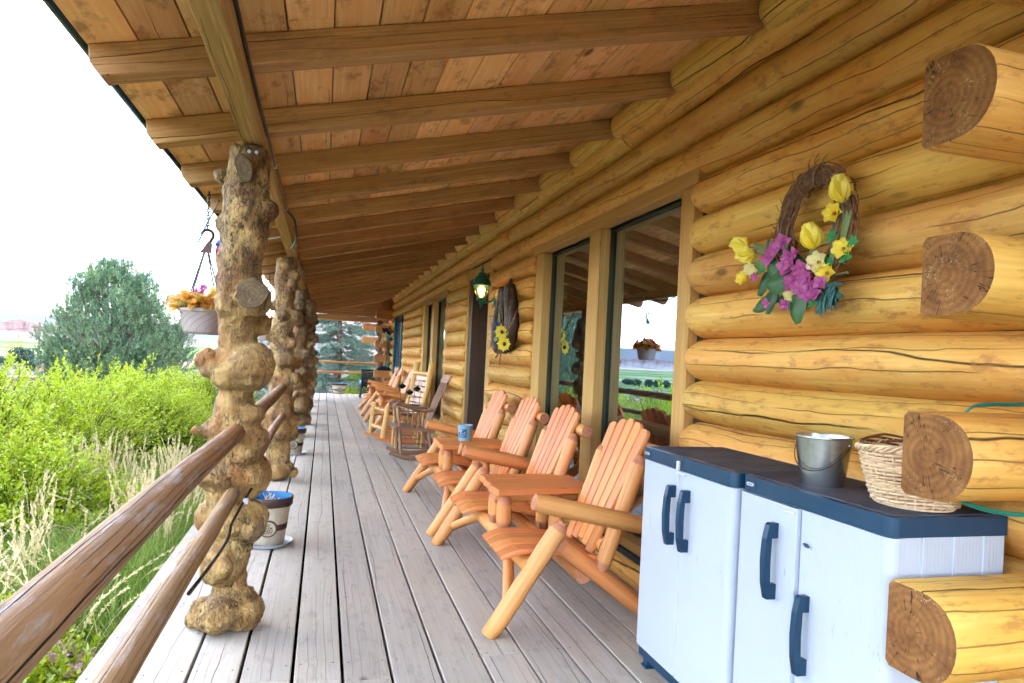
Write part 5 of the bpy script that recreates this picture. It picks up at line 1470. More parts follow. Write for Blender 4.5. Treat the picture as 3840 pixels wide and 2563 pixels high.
M['leaf_bright'] = foliage('bright silk leaf', (.01, .22, .03), (.03, .34, .10), trans=.2, gloss=.05)
petal_mesh('toothed_leaves', P, M['leaf_bright'], wr)

# ------------------------------------------------------------ horse collar decoration
hc = thing('horse_collar_decoration', 'old black horse collar with sunflowers and blue florets on the log wall', 'wall decoration', (1.76, 6.9, 1.75))
CXh = 1.77
def cp(y, z, dx=0.):
    q = (CXh + dx) / 1.76; return (CXh + dx, y * q, 1.33 + (z - 1.33) * q)
mb = MB()
mb.tube(sm([cp(6.93, 2.06), cp(6.96, 1.98), cp(7.04, 1.85), cp(7.12, 1.72), cp(7.16, 1.58), cp(7.12, 1.47), cp(7.0, 1.42)], 5), [.04] + [.058] * 29 + [.04], 14)
mb.tube(sm([cp(6.70, 2.05), cp(6.64, 1.98), cp(6.55, 1.84), cp(6.50, 1.70), cp(6.52, 1.58), cp(6.62, 1.47), cp(6.8, 1.43)], 5), [.04] + [.060] * 29 + [.04], 14)
mb.build('outer_roll', [M['leather']], hc)
mb = MB()
mb.tube(sm([cp(6.90, 2.05, -.03), cp(6.90, 1.93, -.035), cp(6.95, 1.80, -.035), cp(6.98, 1.65, -.03), cp(6.93, 1.5, -.02)], 5), [.03] + [.042] * 19 + [.03], 12)
mb.tube(sm([cp(6.73, 2.04, -.03), cp(6.72, 1.93, -.035), cp(6.68, 1.80, -.035), cp(6.66, 1.65, -.03), cp(6.72, 1.5, -.02)], 5), [.03] + [.050] * 19 + [.03], 12)
mb.build('inner_roll', [M['leather']], hc)
mb = MB(); mb.tube(sm([cp(6.75, 2.02, -.05), cp(6.72, 2.07, -.04), cp(6.66, 2.12, 0), cp(6.63, 2.09, .02)], 4), .012, 8); mb.box((1.72, 6.68, 2.0), (1.75, 6.76, 2.05), axis=1); mb.build('strap', [M['leather']], hc)
for (y, z, lab) in ((6.93, 1.60, 'upper sunflower'), (6.80, 1.475, 'lower sunflower')):
    P = []
    for k in range(16): 
        a = 2 * PI * k / 16; o_ = Vector((-.8, .6, 0)) * math.cos(a) + Vector((0, 0, 1)) * math.sin(a); n_ = Vector((-.6, -.8, .1)); P.append((Vector(cp(y, z, -.10)) + o_ * .014, o_ + n_ * .2, n_, .042 if k % 2 else .050, .022, .06))
    s_ = petal_mesh('sunflower', P, M['petal_y'], hc, lab)
    mb = MB(); mb.sphere(cp(y, z, -.104), .019, 12, sc=(.9, 1, 1)); mb.build('flower_centre', [M['leaf_teal']], s_)
P = []
for k in range(60):
    y = 7.22 + random.gauss(0, .07) - .12 * random.random(); z = 1.665 + random.gauss(0, .03); blossom(cp(y, z, -.06 - .03 * random.random()), (-1, random.uniform(-.5, .5), random.uniform(-.5, .5)), .022, 4, P)
petal_mesh('blue_florets', P, M['flower_blue'], hc)
mb = MB()
for (a, b, c) in (((6.95, 1.62), (6.93, 1.75), (6.97, 1.88)), ((6.80, 1.6), (6.72, 1.72), (6.62, 1.85)), ((6.72, 1.6), (6.55, 1.68), (6.38, 1.79)), ((6.93, 1.45), (6.95, 1.36), (6.95, 1.27)), ((7.0, 1.45), (7.03, 1.36), (7.15, 1.33))):
    mb.tube(sm([cp(a[0], a[1], -.07), cp(b[0], b[1], -.075), cp(c[0], c[1], -.065)], 6), .0035, 5)
    for k in range(14):
        t = k / 13; y = (1 - t) ** 2 * a[0] + 2 * t * (1 - t) * b[0] + t * t * c[0]; z = (1 - t) ** 2 * a[1] + 2 * t * (1 - t) * b[1] + t * t * c[1]
        mb.sphere(cp(y + random.uniform(-.02, .02), z + random.uniform(-.01, .01), -.075), random.uniform(.006, .011), 6)
mb.build('berry_sprays', [M['vine']], hc)
P = []
for (y, z, dy, dz, L, W) in ((7.12, 1.55, .9, -.1, .12, .06), (7.0, 1.56, .4, -.9, .10, .06), (6.98, 1.66, .6, .8, .14, .015), (7.05, 1.68, .3, 1, .16, .012), (6.9, 1.68, .5, .9, .15, .012), (7.1, 1.62, .8, .4, .1, .05), (6.75, 1.56, -.8, .2, .09, .02), (6.86, 1.53, .9, .0, .1, .05)): P.append((cp(y, z, -.07), (-.1, dy, dz), (-1, 0, .1), L, W, -.1))
petal_mesh('silk_leaves', P, M['leaf_sage'], hc)
# dried bundle near the teal door
db = thing('dried_bundle', 'dried plant bundle hanging on the wall beyond the teal door', 'wall decoration', (1.72, 19.5, 1.6))
mb = MB()
for k in range(70):
    a = random.uniform(0, 2 * PI); e = random.uniform(.2, 1); p = Vector((1.66, 19.48, 1.82))
    q = p + Vector((-abs(math.cos(a)) * .18 * e, math.sin(a) * .35 * e, -random.uniform(-.1, .35) * e)); mb.tube([p, (p + q) / 2 + Vector((-.04, 0, .02)), q], [.008, .009, .004], 5)
mb.build('dry_leaves', [M['plume']], db)
mb = MB()
for k in range(40): mb.sphere((1.64 + random.gauss(0, .04), 19.48 + random.gauss(0, .1), 1.92 + random.gauss(0, .06)), .03, 6)
mb.build('dark_heads', [M['bag']], db)
mb = MB()
for k in range(7): mb.tube(sm([(1.68, 19.48, 1.75), (1.69 + .01 * k, 19.45 + .02 * k, 1.5), (1.70, 19.5, 1.25), (1.64, 19.42 + .03 * k, .95)], 4), [.018] * 12 + [.008], 6)
mb.build('stalks', [M['grey_wood']], db)

# ------------------------------------------------------------ hanging baskets
def basket(cx, cy, lab, ftype, zr=1.56, mat='amber', blooms=0):
    zt = rz_(cx)
    t = thing('hanging_basket', lab, 'hanging planter', (cx, cy, zr - .18), 'planters hanging from the eave')
    def P_(nm, f, mats): mb = MB(); f(mb); return mb.build(nm, mats, t)
    R, h = .150, .168; zb = zr - h
    P_('pot', lambda mb: mb.lathe([(0, zb), (.108, zb), (.118, zb + .012), (.121, zb + .02), (R - .008, zr - .03), (R - .004, zr - .022), (R + .004, zr - .020), (R + .006, zr - .002), (R, zr), (R - .01, zr - .004), (R - .014, zr - .03), (0, zr - .032)], (cx, cy, 0), 48), [M['taupe']])
    def F(mb):
        for k in range(14):
            P = []; 
            for i in range(14):
                u = i / 13; a = 2 * PI * k / 14 + 1.1 * u; z = zb + .018 + (zr - .03 - zb - .018) * u ** .75; r = .121 + (R - .008 - .121) * ((z - zb - .02) / (zr - .05 - zb)) + .0003
                P.append((cx + math.cos(a) * r, cy + math.sin(a) * r, z))
            mb.tube(P, .0017, 5)
    P_('swirl_groove', F, [M['bronze']] if False else [M['taupe_dark']])
    P_('soil', lambda mb: mb.lathe([(R - .016, zr - .025), (0, zr - .012)], (cx, cy, 0), 20), [M['soil']])
    zh = zr + .375
    def F(mb):
        for k in range(4): a = PI / 4 + PI / 2 * k + .25; mb.tube([(cx + math.cos(a) * (R - .003), cy + math.sin(a) * (R - .003), zr - .004), (cx + math.cos(a) * .018, cy, zh)], .0052, 5)
    P_('hanger_wires', F, [M['black']])
    def F(mb):
        # flat hook: webbed triangle with a question mark hook, drawn in the XZ plane
        th = .004
        tri = [(cx - .040, zh), (cx + .032, zh), (cx + .034, zh + .06), (cx + .022, zh + .085), (cx + .006, zh + .075)]
        mb.prism(tri, cy - th, cy + th)
        P = []
        for k in range(17):
            a = -PI / 5 + (PI * 1.18) * k / 16; P.append((cx + .002 + math.cos(a) * .036, cy, zh + .118 + math.sin(a) * .036))
        P = [(cx + .018, cy, zh + .07)] + P
        mb.tube(P, [.017] * (len(P) - 1) + [.012], 8, ell=(.6, 1.), up=(0, 1, 0))
    P_('hook', F, [M['bronze']])
    def F(mb):
        z0 = zh + .158; z1 = zt - .002; n = 11; s = (z1 - z0) / n
        for k in range(n):
            zc = z0 + s * (k + .5); hl = s * .68; ax = k % 2; P = []
            for i in range(12):
                a = 2 * PI * i / 12; q = math.cos(a) * .0075; w = math.sin(a) * hl; P.append((cx + (q if ax else 0), cy + (0 if ax else q), zc + w))
            mb.tube(P, .0040, 5, closed=True)
    P_('chain', F, [M['black']])
    r = np.random.default_rng(int(cy * 10)); n = 170
    a = r.uniform(0, 2 * PI, n); rad = np.sqrt(r.uniform(0, 1, n)) * .165; zz = zr + r.uniform(-.01, .13, n) * (1 - .5 * rad / .165) + .0
    C = np.stack([cx + np.cos(a) * rad, cy + np.sin(a) * rad, zz], 1)
    D = np.stack([np.cos(a) * (.4 + rad * 6), np.sin(a) * (.4 + rad * 6), r.uniform(-.5, .8, n)], 1) + r.normal(0, .35, (n, 3))
    Nn = np.stack([r.normal(0, .4, n), r.normal(0, .4, n), np.ones(n)], 1)
    parts = []
    # lobed leaves: three diamonds fanned
    for off, sc_ in ((0, 1.), (.55, .72), (-.55, .72), (1.1, .45), (-1.1, .45)):
        ca, sa = math.cos(off), math.sin(off)
        D2 = D / np.linalg.norm(D, axis=1, keepdims=True); S2 = np.cross(D2, Nn); S2 /= np.linalg.norm(S2, axis=1, keepdims=True)
        L = r.uniform(.06, .095, n) * sc_ if off == 0 else np.full(n, .07) * sc_
        parts.append(leaves(C, D2 * ca + S2 * sa, Nn, L, .068 * sc_ ** .5, np.clip(r.normal(.5, .28, n), 0, 1) if off == 0 else np.clip(parts[0][2][::4] + .1, 0, 1), fold=.18, droop=.2))
    V, F_, R_ = merge(parts)
    np_mesh('foliage', V, 0, F_, R_, M[mat], t)
    def F(mb):
        for k in range(26):
            q = r.uniform(0, 2 * PI); e = r.uniform(.02, .13); mb.tube([(cx + math.cos(q) * .05, cy + math.sin(q) * .05, zr - .02), (cx + math.cos(q) * e, cy + math.sin(q) * e, zr + r.uniform(.03, .1))], .0016, 4)
    P_('stems', F, [M['bronze']])
    if blooms:
        PP = []
        for k in range(blooms):
            q = r.uniform(0, 2 * PI); e = r.uniform(.03, .15); blossom((cx + math.cos(q) * e, cy + math.sin(q) * e, zr + r.uniform(.02, .14)), (math.cos(q), math.sin(q) - .6, .6), .04, 5, PP)
        petal_mesh('blossoms', PP, M['petal_m'] if mat == 'amber' else M['red_leaf'], t)
    return t
M['amber_red'] = foliage('red amber leaf', (.55, .08, .04), (.75, .32, .06), (.70, .55, .12), trans=.4)
M['taupe_dark'] = plain('taupe groove', (.27, .215, .20), .6, .3)
basket(-.785, 5.0, 'taupe hanging basket of amber leaves beside the nearest burl post', 0, blooms=8)
basket(-.72, 9.5, 'taupe hanging basket of red and amber leaves glimpsed between the first two burl posts', 0, zr=1.58, mat='amber_red', blooms=34)

# ------------------------------------------------------------ cable clipped to the beam, cable on the lower rail
mb = MB(); P = []; y = -1.2; X1 = -.298
P = [(X1, -1.2, 2.338), (X1, 1.0, 2.332), (X1, 2.1, 2.338), (X1, 2.5, 2.322), (X1, 3.0, 2.305), (X1, 3.25, 2.31), (X1, 3.9, 2.29), (X1, 4.5, 2.275), (X1, 5.0, 2.28), (X1 + .05, 5.25, 2.25), (X1 + .05, 5.6, 2.16), (X1, 6.0, 2.15), (X1, 6.6, 2.26), (X1, 7.6, 2.28), (X1 + .03, 7.9, 2.2), (X1, 8.3, 2.19), (X1, 8.8, 2.27), (X1, 10.2, 2.28), (X1 + .03, 11., 2.2), (X1, 11.6, 2.27), (X1, 14.5, 2.28), (X1, 19.9, 2.28)]
mb.tube(sm(P, 5), .0075, 8)
cb = mb.build('power_cable', [M['cable']], None, (-.3, 3, 2.3)); tag(cb, 'black cable clipped along the inner face of the porch beam', 'cable')
mb = MB()
for y, z in ((2.1, 2.338), (3.9, 2.29), (5.0, 2.28), (6.6, 2.26), (8.8, 2.27), (11.6, 2.27)): mb.box((X1 - .007, y - .008, z - .012), (X1 + .012, y + .008, z + .012), axis=1, bev=.003)
mb.build('cable_clip', [M['pale_pl']], cb)
mb = MB(); mb.tube(sm([(-.33, 3.0, .60), (-.325, 3.15, .61), (-.30, 3.30, .66), (-.275, 3.42, .70), (-.27, 3.55, .69)], 5) , .006, 8); mb.tube(sm([(-.332, 2.1, .63), (-.325, 2.5, .60), (-.322, 2.85, .585), (-.33, 3.0, .60)], 5), .006, 8)
cb = mb.build('power_cable', [M['cable']], None, (-.33, 3, .6)); tag(cb, 'short black cable under the lower rail at the nearest burl post', 'cable')
mb = MB(); mb.box((-.312, 3.24, .633), (-.290, 3.275, .655), axis=1, bev=.003); mb.build('cable_clip', [M['pale_pl']], cb)
mb = MB(); mb.tube([(-.82, 4.9, 1.99), (-.70, 4.4, 2.02), (-.52, 3.6, 2.02)], .0045, 6)
cb = mb.build('guy_wire', [M['black']], None, (-.7, 4.4, 2)); tag(cb, 'thin dark wire from the basket hook to the burl post', 'wire')
# small flag hanging outside the eave
fl = thing('flag', 'small striped flag hanging half hidden behind the nearest burl post', 'flag', (-.84, 6., 2.0))
fr_ = plain('flag red', (.45, .03, .08), .8, .2); fw_ = plain('flag white', (.75, .75, .78), .8, .2); fb_ = plain('flag blue', (.03, .08, .30), .8, .2)
def cloth(nm, mat, a0, a1, z0f, z1f, dx=0):
    V = []; n = 8
    for j in range(n + 1):
        for i in range(5):
            u = a0 + (a1 - a0) * i / 4; w = j / n; V.append((-.868 + .30 * u + .01 * math.sin(w * 9 + u * 5), 6.0 + .02 * math.sin(w * 7 + u * 3) + dx, z0f + (z1f - z0f) * w - .05 * u))
    F_ = [(j * 5 + i, j * 5 + i + 1, (j + 1) * 5 + i + 1, (j + 1) * 5 + i) for j in range(n) for i in range(4)]
    mb = MB(); mb.add(V, F_, None, 0, 0, True); o = mb.build(nm, [mat], fl); s_ = o.modifiers.new('solid', 'SOLIDIFY'); s_.thickness = .002
for k in range(7): cloth('stripe', (fr_, fw_)[k % 2], k / 7, (k + 1) / 7, 1.95, 2.16)
cloth('canton', fb_, 0, .55, 2.08, 2.17, -.006)
mb = MB(); mb.tube([(-.875, 6., 2.10), (-.56, 6., 2.19), (-.3, 6., 2.26)], .007, 8); mb.build('flag_pole', [M['pale_pl']], fl)

# ------------------------------------------------------------ barrel planters
def text_mesh(s, size, loc, rot, mat, parent, name='lettering', ext=.0006):
    cu = bpy.data.curves.new('txt', 'FONT'); cu.body = s; cu.size = size; cu.extrude = ext; cu.align_x = 'CENTER'; cu.align_y = 'CENTER'; cu.space_character = 1.25; cu.offset = size * .025
    o = bpy.data.objects.new('txt', cu); COL.objects.link(o); bpy.context.view_layer.update()
    me = bpy.data.meshes.new_from_object(o.evaluated_get(bpy.context.evaluated_depsgraph_get())); bpy.data.objects.remove(o); bpy.data.curves.remove(cu)
    me.transform(Matrix.Translation(Vector(loc) - ORG[parent.name]) @ rot)
    me.materials.clear(); me.materials.append(mat)
    return link_mesh(name, me, parent)
def planter(x, y, lab, dirx=0., detail=True):
    t = thing('barrel_planter', lab, 'planter', (x, y, .014), 'barrel style planters along the porch')
    z = .014
    def P_(nm, f, mats, par=t): mb = MB(); f(mb); return mb.build(nm, mats, par)
    pot = P_('pot', lambda mb: mb.lathe([(0, z), (.098, z), (.104, z + .006), (.116, z + .10), (.128, z + .20), (.137, z + .262)], (x, y, 0), 40), [M['beige']])
    P_('rim_band', lambda mb: mb.lathe([(.136, z + .255), (.147, z + .257), (.150, z + .262), (.155, z + .312), (.153, z + .317), (.146, z + .317)], (x, y, 0), 40), [M['barrel_brown']])
    P_('middle_band', lambda mb: mb.lathe([(.1165, z + .098), (.1195, z + .100), (.1235, z + .138), (.1208, z + .140)], (x, y, 0), 40), [M['barrel_brown']])
    P_('stave_grooves', lambda mb: [mb.tube([(x + math.cos(a) * .1045, y + math.sin(a) * .1045, z + .008), (x + math.cos(a) * .1168, y + math.sin(a) * .1168, z + .10), (x + math.cos(a) * .1372, y + math.sin(a) * .1372, z + .258)], .0012, 4) for a in [2 * PI * k / 16 for k in range(16)]], [M['emblem']])
    P_('lining', lambda mb: mb.lathe([(.1465, z + .317), (.143, z + .3165), (.130, z + .235), (.124, z + .23)], (x, y, 0), 40), [M['blue_in']])
    P_('soil', lambda mb: mb.lathe([(.126, z + .236), (.06, z + .243), (0, z + .24)], (x, y, 0), 24), [M['soil']])
    def F(mb):
        for k in range(12):
            a = random.uniform(0, 2 * PI); r = random.uniform(.01, .08); p = Vector((x + math.cos(a) * r, y + math.sin(a) * r, z + .236)); h = random.uniform(.05, .10)
            mb.tube([p, p + Vector((random.uniform(-.02, .02), 0, h * .6)), p + Vector((random.uniform(-.03, .03), random.uniform(-.02, .02), h))], .0016, 4)
            mb.tube([p + Vector((0, 0, h * .5)), p + Vector((random.uniform(-.04, .04), 0, h * .9))], .0012, 4)
    P_('dead_stalks', F, [M['plume']])
    # round emblem facing the camera side
    d = Vector((dirx, -1, 0)).normalized(); c = Vector((x, y, z + .118)) + d * .1175; tilt = .115
    nrm = (d + Vector((0, 0, -tilt))).normalized()
    mb = MB(); mb.lathe([(.058, -.012), (.058, .003), (.050, .006), (0, .006)], c, 36, axis=nrm); ring = mb.build('emblem_ring', [M['barrel_brown']], t)
    mb = MB(); mb.lathe([(.0475, .0), (.0475, .0072), (0, .0075)], c, 36, axis=nrm); em = mb.build('emblem', [M['emblem']], t)
    if detail:
        zax = nrm; xax = Vector((0, 0, 1)).cross(zax).normalized(); yax = zax.cross(xax); rot = Matrix((xax, yax, zax)).transposed().to_4x4()
        q = lambda u, v: c + nrm * .0082 + xax * u + yax * v
        text_mesh('FARM', .019, q(0, .006), rot, M['barrel_brown'], em); text_mesh('FRESH', .019, q(0, -.0095), rot, M['barrel_brown'], em)
        mb = MB()
        for k in range(5): mb.tube([q(-.030 + .012 * k - .004, -.040 + .004 * abs(k - 2)) if False else q(-.034 + .013 * k, -.020 - .004 * (k % 2)), q(-.022 + .012 * k, -.026), q(-.012 + .009 * k, -.036)], .0014, 4)
        mb.tube([q(-.036, -.019), q(-.018, -.016), q(.0, -.019), (q(.018, -.022)), q(.035, -.019)], .0012, 4)
        P = [q(.002 + .010 * math.cos(a), .026 + .008 * math.sin(a)) for a in [2 * PI * k / 12 for k in range(12)]]; mb.tube(P, .0013, 4, closed=True)
        P = [q(.002 + .005 * math.cos(a), .026 + .004 * math.sin(a)) for a in [2 * PI * k / 10 for k in range(10)]]; mb.tube(P, .0011, 4, closed=True)
        mb.tube([q(-.008, .026), q(-.015, .029), q(-.019, .025)], .0012, 4)
        mb.build('emblem_drawing', [M['barrel_brown']], em)
    return t
def saucer(x, y, lab):
    mb = MB(); mb.lathe([(0, .0008), (.125, .0008), (.140, .004), (.158, .030), (.161, .031), (.159, .027), (.142, .003 + .004), (.125, .0045), (0, .0045)], (x, y, 0), 40)
    for v in range(0): pass
    o = mb.build('plant_saucer', [M['saucer']], None, (x, y, 0)); tag(o, lab, 'saucer', 'clear plastic saucers under the planters')
    return o
random.seed(8)
for k, (x, y) in enumerate(((-.305, 4.93), (-.315, 9.12), (-.30, 12.72), (-.31, 16.75))):
    L = ['nearest', 'second nearest', 'third nearest', 'farthest'][k]
    planter(x, y, f'empty beige barrel planter behind the {["first","second","third","fourth"][k]} burl post', .05)
    saucer(x, y, f'cloudy saucer under the barrel planter behind the {["first","second","third","fourth"][k]} burl post')
pt = planter(.50, 21.78, 'wide beige barrel planter at the sunlit deck end below the spruce', .15)
for o in [c for c in bpy.data.objects if c.parent == pt]: pass
pt.scale = (1.55, 1.5, 1.0)
# ------------------------------------------------------------ terrain
def sst(a, b, x):
    t = np.clip((x - a) / (b - a), 0, 1); return t * t * (3 - 2 * t)
_pr = np.random.default_rng(77).integers(0, 2 ** 31, 4096)
def vnoise(x, y, s=1.):
    x = np.asarray(x) / s; y = np.asarray(y) / s
    xi = np.floor(x).astype(int); yi = np.floor(y).astype(int); fx = x - xi; fy = y - yi
    fx = fx * fx * (3 - 2 * fx); fy = fy * fy * (3 - 2 * fy)
    h = lambda a, b: (_pr[(a * 57 + b * 131) & 4095] % 10007) / 10007. * 2 - 1
    return (h(xi, yi) * (1 - fx) + h(xi + 1, yi) * fx) * (1 - fy) + (h(xi, yi + 1) * (1 - fx) + h(xi + 1, yi + 1) * fx) * fy
def fbm(x, y, s, o=4):
    v = 0; a = 1
    for k in range(o): v = v + a * vnoise(x + 13.7 * k, y - 7.1 * k, s / 2 ** k); a *= .5
    return v
def ground_z(x, y):
    x = np.asarray(x, dtype=float); y = np.asarray(y, dtype=float)
    r = np.hypot(x, y); az = np.degrees(np.arctan2(x, y))
    left = np.interp(r, [0, 5, 30, 100, 300, 650, 40000], [-.62, -.66, -3.0, -5.2, -9.0, -42, -42])
    right = np.interp(r, [0, 22, 34, 60, 300, 700, 1500, 40000], [-.62, -.75, -1.1, -.6, 15., 34., 60., 60.])
    w = sst(-13, 1, az) * (1 - sst(60, 110, az)) 
    z = left * (1 - w) + right * w
    # out beyond the porch end the ground stays close to deck height, and the house stands level
    z = z + (-.62 - z) * (1 - sst(0, 3, np.maximum(0, -x - 2.2))) * (y < 22.0) * (x < 12)
    amp = np.interp(r, [0, 8, 30, 200, 2000, 9000], [0, .04, .2, .9, 1.2, 1.2])
    return z + amp * fbm(x, y, 40., 4) * .6
def polar(name, azs, rs, zf, mat, kind='structure'):
    A, R = np.meshgrid(np.radians(azs), rs, indexing='ij'); X = np.sin(A) * R; Y = np.cos(A) * R
    Z = zf(X, Y, A, R); V = np.stack([X, Y, Z], -1).reshape(-1, 3); nr = len(rs); na = len(azs)
    i, j = np.meshgrid(np.arange(na - 1), np.arange(nr - 1), indexing='ij'); a = (i * nr + j).ravel()
    F = np.stack([a, a + 1, a + nr + 1, a + nr], 1)[:, ::-1]
    o = np_mesh(name, V, 0, F, np.zeros(len(V)), mat, smooth=True); tag(o, kind=kind); return o
# ground: sagebrush slope, then irrigated fields on the valley floor
N = NT('valley ground'); ge = N.n('ShaderNodeNewGeometry'); pos = ge.outputs['Position']
ln_ = N.n('ShaderNodeVectorMath', operation='LENGTH'); N.set(ln_.inputs[0], pos); R_ = ln_.outputs['Value']
soil = N.mix(N.ramp(N.noise(pos, .35, 6, .7), [(.4, 0.), (.6, 1.)]), (.26, .22, .20), (.16, .15, .14))
soil = N.mix(N.ramp(N.noise(pos, 1.6, 5, .75), [(.5, 0.), (.58, 1.)]), soil, (.16, .17, .15))
pink = N.ramp(N.noise(pos, .018, 3, .5), [(.56, 0.), (.62, 1.)])
soil = N.mix(N.math('MULTIPLY', pink, .8), soil, (.36, .22, .18))
rot = N.n('ShaderNodeMapping'); N.set(rot.inputs[0], pos); rot.inputs['Rotation'].default_value = (0, 0, math.radians(-24)); rot.inputs['Scale'].default_value = (.00035, .0014, 0)
fld = N.ramp(N.noise(rot.outputs[0], 1.4, 2, .5), [(.36, (.09, .17, .05)), (.46, (.12, .22, .06)), (.52, (.32, .31, .14)), (.57, (.11, .20, .06)), (.66, (.20, .25, .10))], 'CONSTANT')
fld = N.mix(N.ramp(R_, [(0., 0.), (1., 0.)]), fld, fld)
ss = N.math('DIVIDE', R_, 10000.)
fld = N.mix(N.ramp(ss, [(.56, 0.), (.66, 1.)]), fld, (.42, .33, .23))
col = N.mix(N.ramp(ss, [(.055, 0.), (.062, 1.)]), soil, fld)
lawn = N.ramp(N.math('DIVIDE', R_, 30.), [(.75, 1.), (1., 0.)])
col = N.mix(lawn, col, N.mix(N.noise(pos, 6., 4, .7), (.10, .13, .035), (.24, .22, .09)))
M['ground'] = N.fin(N.bsdf(col, .95, N.bump(N.noise(pos, 2.5, 6, .7), .5, .2), .1))
azs = np.concatenate([np.arange(-180, -60, 5.), np.arange(-60, 25, .5), np.arange(25, 181, 5.)])
rs = np.concatenate([[0.05], np.geomspace(1., 60, 60), np.geomspace(64, 9000, 90), [12000, 18000, 30000]])
polar('ground', azs, rs, lambda X, Y, A, R: ground_z(X, Y), M['ground'])
# banded mesas
N = NT('banded mesa rock'); pos = N.n('ShaderNodeNewGeometry').outputs['Position']; sp_ = N.n('ShaderNodeSeparateXYZ'); N.set(sp_.inputs[0], pos)
zz = N.math('ADD', sp_.outputs[2], N.math('MULTIPLY', N.noise(N.vscale(pos, (.0012, .0012, .0012)), 1., 4, .6), 60.))
bands = N.ramp(N.noise(N.vscale(N.n('ShaderNodeCombineXYZ', i_2=N.math('MULTIPLY', zz, .035)).outputs[0], (1, 1, 1)), 1., 3, .7), [(.38, (.29, .25, .23)), (.46, (.20, .125, .115)), (.52, (.27, .20, .185)), (.58, (.17, .105, .105)), (.66, (.29, .25, .23))])
flat = N.ramp(N.math('DIVIDE', sp_.outputs[2], 220.), [(-.15, 1.), (.28, 0.)])
bands = N.mix(flat, bands, (.29, .26, .24))
M['mesa'] = N.fin(N.bsdf(bands, .95, None, .05))
def mesa(X, Y, A, R):
    az = np.degrees(A); t = (R - 8500) / 3300
    prof = .55 + .45 * fbm(az * 10, R * .002, 38, 5); prof = np.clip(prof, .2, 1.15)
    gul = np.abs(fbm(az * 10 + R * .0004, R * .003, 7., 4)) * .42
    rise = sst(0, .5, t - gul * .35 + .1 * fbm(az * 10, R * .001, 20, 2)) * .55 + sst(.38, .46, t - gul * .5) * .25 + sst(.55, .62, t - gul * .4) * .35
    return -44 + 235 * prof * rise * (1 - .3 * sst(-14, -8, az))
polar('mesa_hills', np.arange(-48, 12, .09), np.linspace(8400, 12500, 46), mesa, M['mesa'])
M['far_mt'] = plain('far mountain', (.18, .19, .19), .95, .05)
polar('far_mountains', np.arange(-60, 20, .5), np.linspace(22000, 27000, 14), lambda X, Y, A, R: -60 + sst(0, .8, (R - 22000) / 5000) * (690 + 130 * fbm(np.degrees(A) * 10, R * .001, 90, 4)), M['far_mt'])

# dirt road and yard on the bench
N = NT('pink dirt'); pos = N.n('ShaderNodeNewGeometry').outputs['Position']
M['dirt'] = N.fin(N.bsdf(N.mix(N.noise(pos, .4, 5, .7), (.46, .28, .23), (.52, .35, .29)), .95, None, .05))
P = [(-62, 118), (-52, 126), (-42, 140), (-33, 160), (-27, 190), (-24, 230)]
V = []; F = []
for k, (x, y) in enumerate(P):
    for s in (-1, 1):
        xx, yy = x + s * (9 - k), y + s * 3; V.append((xx, yy, float(ground_z(xx, yy)) + .35))
for k in range(len(P) - 1): F.append((2 * k, 2 * k + 1, 2 * k + 3, 2 * k + 2))
mb = MB(); mb.add(V, F, None, 0, 0, True); o = mb.build('dirt_road', [M['dirt']]); tag(o, kind='structure')

